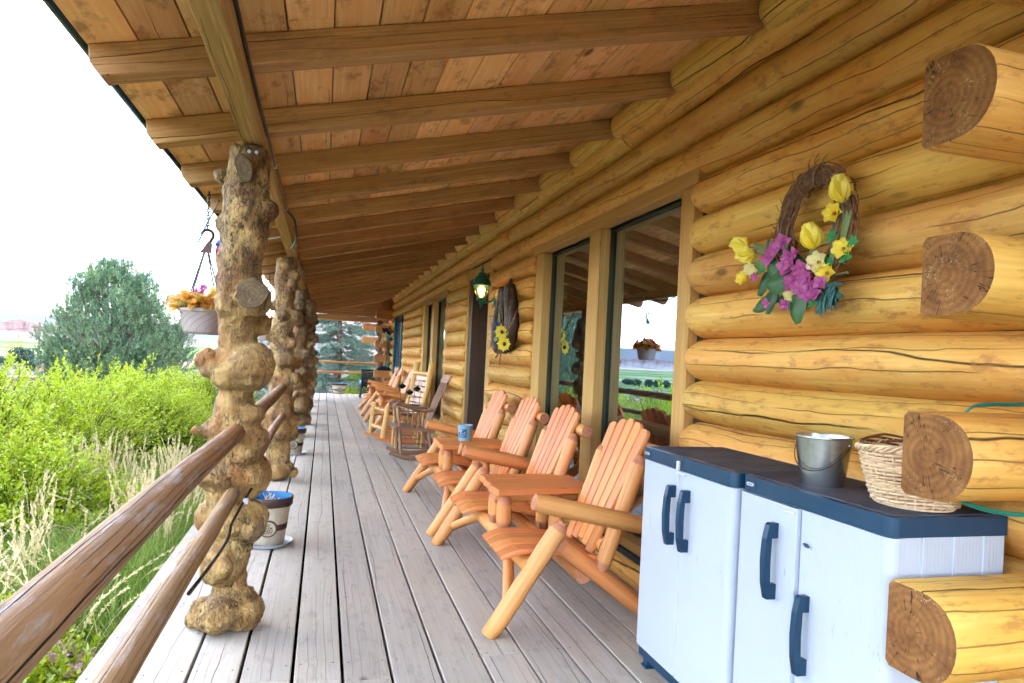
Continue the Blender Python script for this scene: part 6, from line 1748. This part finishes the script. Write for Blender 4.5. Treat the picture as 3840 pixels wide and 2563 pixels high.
# ------------------------------------------------------------ shrubs
def shrub(x, y, zt, rad, lab, n_st=190, mat='shrub', seed=0, leaf=.04, name='shrub', cat='shrub', grp='leafy shrubs growing beside the porch', asp=1.):
    rng = np.random.default_rng(seed + 100); zb = float(ground_z(x, y)); h = zt - zb
    t = thing(name, lab, cat, (x, y, zb), grp)
    a = rng.uniform(0, 2 * PI, n_st); q = np.sqrt(rng.uniform(0, 1, n_st))
    hh = h * (1 - .48 * q ** 2.2) * rng.uniform(.80, 1.0, n_st); hh[rng.uniform(0, 1, n_st) < .07] *= 1.10
    ex = np.cos(a) * q * rad * asp; ey = np.sin(a) * q * rad
    K = 12; tt = np.linspace(0, 1, K)
    B = np.stack([x + ex[:, None] * (tt ** 1.1), y + ey[:, None] * (tt ** 1.1), zb + hh[:, None] * (1 - (1 - tt) ** 1.5)], -1)
    B += np.cumsum(rng.normal(0, .018, B.shape), axis=1)
    parts = []
    # stems
    wid = np.linspace(.016, .003, K)[None] * np.ones((n_st, 1))
    Vs, Fs, Rs = ribbons(B, wid, np.zeros(n_st))
    st = np_mesh('stems', Vs, 0, Fs, Rs, M['twig'], t)
    # leaves on the stems and on side twigs
    def along(P0, npl, L):
        n, k, _ = P0.shape
        tv = rng.uniform(.22, 1., (n, npl)) ** .8 * (k - 1); i = np.clip(tv.astype(int), 0, k - 2); f = (tv - i)[..., None]
        idx = np.arange(n)[:, None]; C = P0[idx, i] * (1 - f) + P0[idx, i + 1] * f; T = P0[idx, i + 1] - P0[idx, i]; T /= np.linalg.norm(T, axis=2, keepdims=True) + 1e-9
        C = C.reshape(-1, 3); T = T.reshape(-1, 3); m = len(C)
        D = T * .55 + rv(rng, m) * .75 + np.array([0, 0, .12]); Nn = np.array([0, 0, 1.]) + rng.normal(0, .5, (m, 3))
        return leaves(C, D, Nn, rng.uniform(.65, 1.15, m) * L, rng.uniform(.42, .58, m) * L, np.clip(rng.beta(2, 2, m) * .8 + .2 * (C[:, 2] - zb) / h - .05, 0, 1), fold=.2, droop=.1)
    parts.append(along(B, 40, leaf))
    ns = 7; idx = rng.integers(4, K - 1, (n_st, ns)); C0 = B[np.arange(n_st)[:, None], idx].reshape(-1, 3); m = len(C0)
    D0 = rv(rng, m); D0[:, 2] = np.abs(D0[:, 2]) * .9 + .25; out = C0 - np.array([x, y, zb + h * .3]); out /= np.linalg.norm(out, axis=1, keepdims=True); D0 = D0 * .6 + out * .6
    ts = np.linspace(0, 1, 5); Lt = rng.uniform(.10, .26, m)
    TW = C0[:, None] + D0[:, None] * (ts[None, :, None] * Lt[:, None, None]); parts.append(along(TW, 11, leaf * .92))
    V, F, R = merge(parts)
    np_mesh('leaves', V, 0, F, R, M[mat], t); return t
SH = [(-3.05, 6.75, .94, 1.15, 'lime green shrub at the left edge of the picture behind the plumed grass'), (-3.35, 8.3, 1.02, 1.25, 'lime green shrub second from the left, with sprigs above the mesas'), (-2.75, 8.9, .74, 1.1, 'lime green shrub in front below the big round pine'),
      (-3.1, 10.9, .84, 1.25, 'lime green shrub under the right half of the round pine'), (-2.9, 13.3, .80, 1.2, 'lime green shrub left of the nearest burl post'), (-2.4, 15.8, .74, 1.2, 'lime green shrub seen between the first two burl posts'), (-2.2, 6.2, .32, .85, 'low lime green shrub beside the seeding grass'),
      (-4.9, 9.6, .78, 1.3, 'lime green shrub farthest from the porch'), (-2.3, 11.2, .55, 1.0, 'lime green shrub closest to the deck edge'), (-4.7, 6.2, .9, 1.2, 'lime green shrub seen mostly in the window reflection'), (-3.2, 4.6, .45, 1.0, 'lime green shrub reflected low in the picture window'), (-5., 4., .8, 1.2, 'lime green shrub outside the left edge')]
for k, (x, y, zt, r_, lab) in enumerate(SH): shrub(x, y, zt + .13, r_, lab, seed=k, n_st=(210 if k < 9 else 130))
shrub(1.45, 27.2, .85, .95, 'mid green shrub beyond the far railing', mat='shrub2', seed=40, n_st=110, leaf=.06)
shrub(.95, 24.0, .12, .7, 'low yellow green shrub behind the far planter', mat='shrub', seed=41, n_st=60, leaf=.05)
# pink flowered spirea below the deck edge
sp1 = shrub(-1.36, 3.85, -.27, .46, 'low spirea shrub with flat pink flower heads below the deck edge', seed=50, n_st=150, leaf=.042, grp=None)
sp2 = shrub(-1.5, 3.25, -.28, .5, 'low spirea shrub with pink flower heads at the bottom left corner', seed=51, n_st=130, leaf=.042, grp=None)
for t, (x, y, zt, rd), s in ((sp1, (-1.36, 3.85, -.27, .46), 1), (sp2, (-1.5, 3.25, -.28, .5), 2)):
    rng = np.random.default_rng(s); parts = []
    for k in range(46):
        a = rng.uniform(0, 2 * PI); q = math.sqrt(rng.uniform(0, 1)); cx_, cy2 = x + math.cos(a) * q * rd * .95, y + math.sin(a) * q * rd * .95; zc_ = zt - .20 * q ** 2 + .055
        n = 60; aa = rng.uniform(0, 2 * PI, n); rr = np.sqrt(rng.uniform(0, 1, n)) * .050
        C = np.stack([cx_ + np.cos(aa) * rr, cy2 + np.sin(aa) * rr, zc_ + rng.normal(0, .005, n)], 1); D = rv(rng, n); D[:, 2] = np.abs(D[:, 2])
        parts.append(leaves(C, D, np.tile([0, 0, 1.], (n, 1)) + rng.normal(0, .3, (n, 3)), rng.uniform(.014, .022, n), .014, rng.uniform(0, 1, n)))
    V, F, R = merge(parts); np_mesh('flower_heads', V, 0, F, R, M['spirea'], t)

# ------------------------------------------------------------ grass (nobody could count it)
rng = np.random.default_rng(9)
def grass_blades(n, xr, yr, hr, seed, flop=.45):
    rng = np.random.default_rng(seed)
    cx_ = rng.uniform(*xr, max(8, n // 90)); cy2 = rng.uniform(*yr, len(cx_)); k = rng.integers(0, len(cx_), n)
    x = cx_[k] + rng.normal(0, .10, n); y = cy2[k] + rng.normal(0, .10, n); x = np.minimum(x, -.92) if xr[1] < 0 else x
    z = ground_z(x, y); h = rng.uniform(*hr, n); a = rng.uniform(0, 2 * PI, n); fl = rng.uniform(.05, flop, n) * h
    tt = np.linspace(0, 1, 5)
    P = np.stack([x[:, None] + np.cos(a)[:, None] * fl[:, None] * tt ** 2, y[:, None] + np.sin(a)[:, None] * fl[:, None] * tt ** 2, z[:, None] + h[:, None] * (tt - .18 * tt ** 3)], -1)
    w = rng.uniform(.003, .009, n)[:, None] * np.array([1, 1, .85, .55, .08])[None]
    return ribbons(P, w, np.clip(rng.beta(.8, 1.1, n), 0, 1), nrm=np.stack([rng.normal(0, .5, n), -np.ones(n), rng.normal(0, .3, n)], 1))
parts = [grass_blades(21000, (-2.9, -1.0), (4.5, 9.5), (.30, .72), 1), grass_blades(12000, (-1.9, -.95), (4.1, 8.5), (.4, .85), 2, .7), grass_blades(7000, (-2.6, -.95), (9, 20), (.3, .6), 3), grass_blades(4000, (-.5, 2.2), (22.4, 27), (.15, .4), 4), grass_blades(5000, (-4, -1.9), (2.5, 5.5), (.3, .6), 5)]
V, F, R = merge(parts); o = np_mesh('grass', V, 0, F, R, M['grass']); tag(o, kind='stuff')
# tall seed plumes
def plumes(n, xr, yr, hr, seed, lean=(.1, .5)):
    rng = np.random.default_rng(seed); ncl = max(3, n // 14); ccx = rng.uniform(*xr, ncl); ccy = rng.uniform(*yr, ncl); k = rng.integers(0, ncl, n)
    x = ccx[k] + rng.normal(0, .07, n); y = ccy[k] + rng.normal(0, .09, n); x = np.minimum(x, -.95); z = ground_z(x, y); h = rng.uniform(*hr, n); a = rng.uniform(-PI, PI, n); fl = rng.uniform(*lean, n) * h
    tt = np.linspace(0, 1, 9)
    P = np.stack([x[:, None] + np.cos(a)[:, None] * fl[:, None] * tt ** 2.2, y[:, None] + np.sin(a)[:, None] * fl[:, None] * tt ** 2.2, z[:, None] + h[:, None] * (tt - .22 * (fl / h)[:, None] * tt ** 4)], -1)
    A = ribbons(P, np.full((n, 9), .0024), np.full(n, .25))
    m = 64; tv = rng.uniform(.70, 1., (n, m)) * 8; i = np.clip(tv.astype(int), 0, 7); f = (tv - i)[..., None]; idx = np.arange(n)[:, None]
    C = (P[idx, i] * (1 - f) + P[idx, i + 1] * f); T = P[idx, i + 1] - P[idx, i]; T /= np.linalg.norm(T, axis=2, keepdims=True)
    env = np.sin(np.clip((tv / 8 - .68) / .33, 0, 1) * PI) ** .6
    C = (C + rv(rng, n * m).reshape(n, m, 3) * .006 * env[..., None]).reshape(-1, 3); T = T.reshape(-1, 3)
    D = T + rv(rng, n * m) * .45
    B = leaves(C, D, rv(rng, n * m), rng.uniform(.014, .030, n * m), .0062, np.clip(rng.normal(.55, .25, n * m), 0, 1))
    return A, B
A1, B1 = plumes(240, (-2.1, -1.05), (4.8, 8.6), (.72, 1.0), 21, (.02, .2)); A2, B2 = plumes(170, (-2.5, -1.15), (3.6, 6.2), (.65, .95), 22, (.25, .75)); A3, B3 = plumes(40, (-2.6, -1.7), (6.8, 8.2), (.9, 1.1), 23, (.02, .15))
V, F, R = merge([A1, A2, A3]); o = np_mesh('dry_grass_stalks', V, 0, F, R, M['plume']); tag(o, kind='stuff')
V, F, R = merge([B1, B2, B3]); o = np_mesh('grass_plumes', V, 0, F, R, M['plume']); tag(o, kind='stuff')

# ------------------------------------------------------------ trees
def needles(C, T, n, L, W, rng, spread=.9, fwd_=.5, rnd=None):
    m = len(C); C = np.repeat(C, n, 0); T = np.repeat(T, n, 0); D = T * fwd_ + rv(rng, m * n) * spread
    C = C + T * rng.uniform(0, 1, (m * n, 1)) * L * .9
    R = np.clip((np.repeat(rnd, n) if rnd is not None else .5) + rng.normal(0, .16, m * n), 0, 1)
    return leaves(C, D, rv(rng, m * n), rng.uniform(.7, 1.1, m * n) * L, W, R, fold=.1)
def round_pine(x, y, lab):
    rng = np.random.default_rng(5); zb = float(ground_z(x, y)); t = thing('pine_tree', lab, 'tree', (x, y, zb))
    mb = MB(); mb.tube([(x, y, zb), (x + .1, y, zb + 2), (x - .05, y, zb + 4), (x, y, 5.2)], [.3, .24, .16, .04], 10); mb.build('trunk', [M['bark']], t)
    nb = 620; zc_ = .26; H_ = 5.45; Rr = 3.45
    u = rng.uniform(-.72, 1, nb); a = rng.uniform(0, 2 * PI, nb)
    lob = 1 + .14 * np.sin(a * 3 + 1) + .12 * np.sin(a * 5 + u * 4) + rng.normal(0, .07, nb)
    rad = Rr * np.sqrt(np.clip(1 - np.abs(u) ** 2.3, .03, 1)) * lob
    E = np.stack([x + np.cos(a) * rad, y + np.sin(a) * rad, zc_ + u * H_ * (1 + rng.normal(0, .03, nb))], 1)
    zo = np.clip(E[:, 2] - rad * .75 - .3, zb + .5, 5.); S = np.stack([np.full(nb, x), np.full(nb, y), zo], 1)
    K = 8; tt = np.linspace(0, 1, K)[None, :, None]; B = S[:, None] * (1 - tt) + E[:, None] * tt; B[..., 2] += (-.28 * np.sin(tt[..., 0] * PI)) * rad[:, None] * .5
    V, F, R = ribbons(B, np.linspace(.09, .02, K)[None] * np.ones((nb, 1)), np.zeros(nb)); np_mesh('limbs', V, 0, F, R, M['grey_wood'], t)
    # tufts near branch ends
    m = 17; tv = 1 - rng.beta(1, 2.2, (nb, m)) * .6; ii = np.clip((tv * (K - 1)).astype(int), 0, K - 2); f = (tv * (K - 1) - ii)[..., None]; idx = np.arange(nb)[:, None]
    C = (B[idx, ii] * (1 - f) + B[idx, ii + 1] * f).reshape(-1, 3) + rng.normal(0, .23, (nb * m, 3))
    out = (C - np.array([x, y, zc_ - .6])); out /= np.linalg.norm(out, axis=1, keepdims=True); T = out * .55 + np.array([0, 0, .9]) + rng.normal(0, .25, C.shape); T /= np.linalg.norm(T, axis=1, keepdims=True)
    cl = np.clip(.42 + .28 * vnoise(C[:, 0] * 1.6 + C[:, 2] * 1.1, C[:, 1] * 1.6 + C[:, 2] * .6, 1.6) + .16 * rng.normal(0, 1, len(C)), 0, 1)
    P1 = needles(C, T, 12, .21, .036, rng, .75, .8, cl)
    C2 = C + T * .19; P2 = needles(C2, T, 8, .19, .032, rng, .5, .9, np.clip(cl + .1, 0, 1))
    V, F, R = merge([P1, P2]); np_mesh('crown', V, 0, F, R, M['pine_n'], t)
round_pine(-12.4, 47.0, 'big round bushy pine tree beyond the shrubs')
def spruce(x, y, top, lab, base_r=1.75, seed=6, z0=-.45, scale=1.):
    rng = np.random.default_rng(seed); zb = float(ground_z(x, y)); t = thing('spruce_tree', lab, 'tree', (x, y, zb))
    mb = MB(); mb.tube([(x, y, zb - .05), (x + .03, y, zb + 2), (x - .02, y, zb + 4), (x, y, top)], [.13, .105, .07, .01], 14, wob=.08); mb.build('trunk', [M['bark']], t)
    Ps = []; Bs = []; z = z0
    while z < top - .3:
        n = rng.integers(4, 6); L0 = base_r * (1 - (z - z0) / (top - z0)) ** .8 * scale; a0 = rng.uniform(0, 6)
        for k in range(n):
            a = a0 + 2 * PI * k / n + rng.normal(0, .2); L = L0 * rng.uniform(.55, 1.15); K = 9; tt = np.linspace(0, 1, K)
            B = np.stack([x + np.cos(a) * L * tt, y + np.sin(a) * L * tt, z + rng.normal(0, .12) + L * (rng.uniform(-.12, .25) * tt - .40 * tt ** 2 + .28 * tt ** 3)], 1); Bs.append(B)
        z += rng.uniform(.17, .26)
    B = np.array(Bs); nb, K, _ = B.shape
    V, F, R = ribbons(B, np.linspace(.035, .01, K)[None] * np.ones((nb, 1)), np.zeros(nb), nrm=np.tile([.1, -1, .6], (nb, 1))); np_mesh('limbs', V, 0, F, R, M['bark'], t)
    m = 26; tv = np.linspace(.16, 1, m); C = []; T = []; side = rng.choice([-1, 1], (nb, m)) 
    i = np.clip((tv * (K - 1)).astype(int), 0, K - 2); f = (tv * (K - 1) - i)[None, :, None]; C = B[:, i] * (1 - f) + B[:, i + 1] * f; D = B[:, i + 1] - B[:, i]; D /= np.linalg.norm(D, axis=2, keepdims=True)
    Sd = np.cross(D, np.array([0, 0, 1.])); Sd /= np.linalg.norm(Sd, axis=2, keepdims=True) + 1e-9
    Lb = np.linalg.norm(B[:, -1] - B[:, 0], axis=1)[:, None, None]; tl = (.32 * (1 - tv * .75))[None, :, None] * Lb * .75 + .06
    parts = []
    for s in (-1, 1):
        TD = D * .75 + Sd * s * .75 + np.array([0, 0, -.25]) + rng.normal(0, .22, D.shape); TD /= np.linalg.norm(TD, axis=2, keepdims=True)
        for q in np.linspace(.05, 1, 7):
            CC = (C + TD * tl * q).reshape(-1, 3); TT = TD.reshape(-1, 3); rr = np.clip(.28 + .45 * q + .15 * vnoise(CC[:, 0] * 2, CC[:, 2] * 2 + CC[:, 1], .8), 0, 1)
            parts.append(needles(CC + rng.normal(0, .02, CC.shape), TT, 5, .06, .014, rng, .8, .8, rr))
    CC = C.reshape(-1, 3); parts.append(needles(CC, D.reshape(-1, 3), 5, .06, .015, rng, .5, .9, np.full(len(CC), .45)))
    V, F, R = merge(parts); np_mesh('crown', V, 0, F, R, M['spruce_n'], t)
spruce(.50, 25.2, 8.2, 'blue spruce with bare reddish trunk beyond the far railing', 2.0)
spruce(-3.9, 37., 1.6, 'small blue spruce glimpsed between pine and nearest post', 1.5, seed=8, z0=-3.2)
spruce(-2.6, 52., 2.3, 'small blue spruce on the slope left of the second post', 1.7, seed=9, z0=-3.)
def blob_tree(x, y, h, r, lab, seed, grp='distant trees on the slope and valley floor'):
    rng = np.random.default_rng(seed); zb = float(ground_z(x, y)); t = thing('distant_tree', lab, 'tree', (x, y, zb), grp)
    mb = MB(); mb.tube([(x, y, zb - .3), (x, y, zb + h * .6)], [r * .09, r * .04], 7); mb.build('trunk', [M['bark']], t)
    n = 2600; C = rv(rng, n); rr = rng.uniform(.35, 1, n) ** .5 * (1 + .18 * vnoise(C[:, 0] * 3 + seed, C[:, 2] * 3, .7)); C = C * rr[:, None]
    C = np.stack([x + C[:, 0] * r, y + C[:, 1] * r, zb + h * .52 + C[:, 2] * h * .48], 1)
    V, F, R = leaves(C, rv(rng, n), rv(rng, n), r * .16, r * .11, np.clip(rng.normal(.5, .2, n), 0, 1)); np_mesh('crown', V, 0, F, R, M['far_n'], t)
def at_az(az, r): return (math.sin(math.radians(az)) * r, math.cos(math.radians(az)) * r)
for k, (az, r, h, rd, lab) in enumerate(((-20.05, 300, 6.6, 3.9, 'round dark tree left of the utility pole'), (-21.3, 310, 3.5, 3.2, 'dark tree cut off by the left edge of the picture'), (-18.9, 330, 4.5, 3.4, 'dark tree right behind the utility pole'), (-18.2, 300, 3.6, 2.8, 'dark tree half behind the round pine'),
                                       (-20.75, 290, 2., .7, 'tiny conical tree left of the round dark tree'), (-19.4, 200, 2.4, 1.6, 'small tree below the round dark tree'),
                                       (-26.3, 1400, 16, 9, 'valley tree reflected in the window, left one'), (-27., 1400, 17, 8, 'valley tree reflected in the window, middle one'), (-27.7, 1420, 15, 8, 'valley tree reflected in the window, right one'), (-24.6, 1500, 12, 12, 'low valley tree reflected in the window'), (-25.3, 1480, 13, 11, 'broad valley tree reflected in the window'))):
    x, y = at_az(az, r); blob_tree(x, y, h, rd, lab, 60 + k)
# sagebrush clumps on the slopes
rng = np.random.default_rng(33); n = 5200; az = rng.uniform(-34, 14, n); r = 24 * (330 / 24) ** rng.uniform(0, 1, n); x = np.sin(np.radians(az)) * r; y = np.cos(np.radians(az)) * r
keep = (np.hypot(x + 12.4, y - 47.) > 3.5); x, y, r = x[keep], y[keep], r[keep]; z = ground_z(x, y); s = rng.uniform(.16, .42, len(x)) * (1 + r / 200)
k = 14; C = np.repeat(np.stack([x, y, z + .1], 1), k, 0); S = np.repeat(s, k); D = rv(rng, len(C)); D[:, 2] = np.abs(D[:, 2]) * .8 + .15
V, F, R = leaves(C + D * S[:, None] * .2, D, rv(rng, len(C)), S, S * .55, np.clip(np.repeat(rng.uniform(0, 1, len(x)), k) + rng.normal(0, .1, len(C)), 0, 1)); o = np_mesh('sagebrush', V, 0, F, R, M['sage']); tag(o, kind='stuff')
# utility pole with wires
x, y = at_az(-19.12, 125); zb = float(ground_z(x, y)); up_ = thing('utility_pole', 'wooden utility pole at the left edge of the round pine', 'utility pole', (x, y, zb))
mb = MB(); mb.tube([(x, y, zb - .2), (x, y, zb + 9)], [.19, .13], 10); mb.build('pole', [M['grey_wood']], up_)
mb = MB(); mb.box((x - 1.1, y - .06, zb + 8.2), (x + 1.1, y + .06, zb + 8.35), axis=0); mb.build('crossarm', [M['grey_wood']], up_)
for dz in (8.3, 6.6):
    mb = MB(); x2, y2 = at_az(-40, 130); P = [Vector((x, y, zb + dz)).lerp(Vector((x2, y2, zb + dz)), k / 12) - Vector((0, 0, 1.1 * math.sin(PI * k / 12) * (3.2 if dz < 8 else 2.2))) for k in range(13)]
    mb.tube(P, .018, 5); mb.build('wire', [M['cable']], up_)
# rail fence and pinkish gate post on the bench
fx = thing('rail_fence', 'brown rail fence beyond the shrubs at the left edge', 'fence', (*at_az(-20.6, 84), -4))
mb = MB(); mr = MB(); pts = [at_az(-24 + .55 * k, 84 + k * .6) for k in range(9)]
for k, (a, b) in enumerate(pts): zz_ = float(ground_z(a, b)); mb.tube([(a, b, zz_ - .2), (a, b, zz_ + 1.25)], .07, 7)
for (a, b), (c, d) in zip(pts, pts[1:]):
    za, zb_ = float(ground_z(a, b)), float(ground_z(c, d))
    for h in (1.15, .6): mr.tube([(a, b, za + h), (c, d, zb_ + h)], .05, 6)
mb.build('fence_posts', [M['grey_wood']], fx); mr.build('fence_rails', [M['far_end']], fx)
sx_, sy_ = at_az(-18.05, 175); zs = float(ground_z(sx_, sy_)); sh = thing('shed', 'small shed with pinkish red roof beside the round pine', 'shed', (sx_, sy_, zs))
mb = MB(); mb.box((sx_ - 2.2, sy_ - 2, zs - .3), (sx_ + 2.2, sy_ + 2, zs + 1.7)); mb.build('wall', [M['far_end']], sh)
mb = MB(); mb.prism([(sx_ - 2.8, zs + 1.6), (sx_, zs + 2.7), (sx_ + 2.8, zs + 1.6)], sy_ - 2.4, sy_ + 2.4); mb.build('roof', [M['dirt']], sh)
# ------------------------------------------------------------ air
if HAZE:
    hz = MB(); hz.box((-30500, -30500, -120), (30500, 30500, 960), bev=0.0001)
    N = NT('haze air'); pv = N.n('ShaderNodeVolumePrincipled'); pv.inputs['Color'].default_value = (.62, .74, .95, 1); pv.inputs['Density'].default_value = 5.e-5
    pv.inputs['Anisotropy'].default_value = .3
    N.t.links.new(pv.outputs[0], N.out.inputs[1]); o = hz.build('haze', [N.m]); tag(o, kind='stuff')
# ------------------------------------------------------------ camera
cam = bpy.data.cameras.new('camera'); co = bpy.data.objects.new('camera', cam); COL.objects.link(co); sc.camera = co
cam.sensor_width = 36; cam.lens = 2600 / 3840 * 36; cam.clip_start = .05; cam.clip_end = 60000
co.location = (0, 0, 1.33)
ps = math.radians(15.2); ro = math.radians(2.8)
fwd = Vector((math.sin(ps), math.cos(ps), 0)); rt = Vector((math.cos(ps), -math.sin(ps), 0)); up = Vector((0, 0, 1))
# rotate the frame so that the picture's horizon falls to the right
r2 = rt * math.cos(ro) + up * math.sin(ro); u2 = up * math.cos(ro) - rt * math.sin(ro)
co.rotation_euler = Matrix((r2, u2, -fwd)).transposed().to_euler()
cam.shift_y = (1346.5 - 1281.5) / 3840
# ------------------------------------------------------------ light
SUN_EL, SUN_AZ = 66., -157.       # azimuth from +Y towards +X
sd = Vector((math.sin(math.radians(SUN_AZ)) * math.cos(math.radians(SUN_EL)), math.cos(math.radians(SUN_AZ)) * math.cos(math.radians(SUN_EL)), math.sin(math.radians(SUN_EL))))
L = bpy.data.lights.new('sun', 'SUN'); L.energy = 2.6; L.angle = math.radians(.53); L.color = (1, .95, .86)
lo = bpy.data.objects.new('sun', L); COL.objects.link(lo); lo.rotation_euler = (-sd).to_track_quat('-Z', 'Y').to_euler()
w = bpy.data.worlds.new('World'); sc.world = w; w.use_nodes = True; nt = w.node_tree; nt.nodes.clear()
out = nt.nodes.new('ShaderNodeOutputWorld'); bg = nt.nodes.new('ShaderNodeBackground'); sky = nt.nodes.new('ShaderNodeTexSky')
sky.sky_type = 'NISHITA'; sky.sun_disc = False; sky.sun_elevation = math.radians(SUN_EL); sky.sun_rotation = math.radians(SUN_AZ)
sky.air_density = 1.; sky.dust_density = .2; sky.ozone_density = 1.2; sky.altitude = 1500
tc = nt.nodes.new('ShaderNodeTexCoord'); sp = nt.nodes.new('ShaderNodeSeparateXYZ'); nt.links.new(tc.outputs['Generated'], sp.inputs[0])
def mt(op, a, b=None, cl=False):
    n = nt.nodes.new('ShaderNodeMath'); n.operation = op; n.use_clamp = cl
    for i, v in enumerate((a, b)):
        if v is None: continue
        if isinstance(v, bpy.types.NodeSocket): nt.links.new(v, n.inputs[i])
        else: n.inputs[i].default_value = v
    return n.outputs[0]
zc = mt('MAXIMUM', sp.outputs[2], .0); den = mt('ADD', zc, .12)
cx = nt.nodes.new('ShaderNodeCombineXYZ'); nt.links.new(mt('DIVIDE', sp.outputs[0], den), cx.inputs[0]); nt.links.new(mt('DIVIDE', sp.outputs[1], den), cx.inputs[1])
nz = nt.nodes.new('ShaderNodeTexNoise'); nt.links.new(cx.outputs[0], nz.inputs['Vector']); nz.inputs['Scale'].default_value = 1.9; nz.inputs['Detail'].default_value = 8; nz.inputs['Roughness'].default_value = .56
nz2 = nt.nodes.new('ShaderNodeTexNoise'); nt.links.new(cx.outputs[0], nz2.inputs['Vector']); nz2.inputs['Scale'].default_value = .9; nz2.inputs['Detail'].default_value = 5
rp = nt.nodes.new('ShaderNodeValToRGB'); nt.links.new(nz.outputs[0], rp.inputs[0]); rp.color_ramp.elements[0].position = .46; rp.color_ramp.elements[1].position = .56
rp2 = nt.nodes.new('ShaderNodeValToRGB'); nt.links.new(nz2.outputs[0], rp2.inputs[0]); rp2.color_ramp.elements[0].position = .35; rp2.color_ramp.elements[1].position = .65
rp2.color_ramp.elements[0].color = (7.5, 7.8, 8.6, 1); rp2.color_ramp.elements[1].color = (12., 11.9, 11.9, 1)
mx = nt.nodes.new('ShaderNodeMix'); mx.data_type = 'RGBA'; nt.links.new(mt('MULTIPLY', rp.outputs[0], .92), mx.inputs[0]); nt.links.new(sky.outputs[0], mx.inputs[6]); nt.links.new(rp2.outputs[0], mx.inputs[7])
nt.links.new(mx.outputs[2], bg.inputs[0]); bg.inputs[1].default_value = .15
nt.links.new(bg.outputs[0], out.inputs[0])
sc.view_settings.view_transform = 'Standard'; sc.view_settings.look = 'None'; sc.view_settings.gamma = 1
sc.view_settings.exposure = 2.7
sc.render.engine = 'CYCLES'
cy = sc.cycles
cy.max_bounces = 8; cy.diffuse_bounces = 5; cy.glossy_bounces = 4; cy.transmission_bounces = 4; cy.transparent_max_bounces = 12; cy.volume_bounces = 0
cy.sample_clamp_indirect = 6; cy.use_adaptive_sampling = True; cy.adaptive_threshold = .05
cy.use_denoising = True
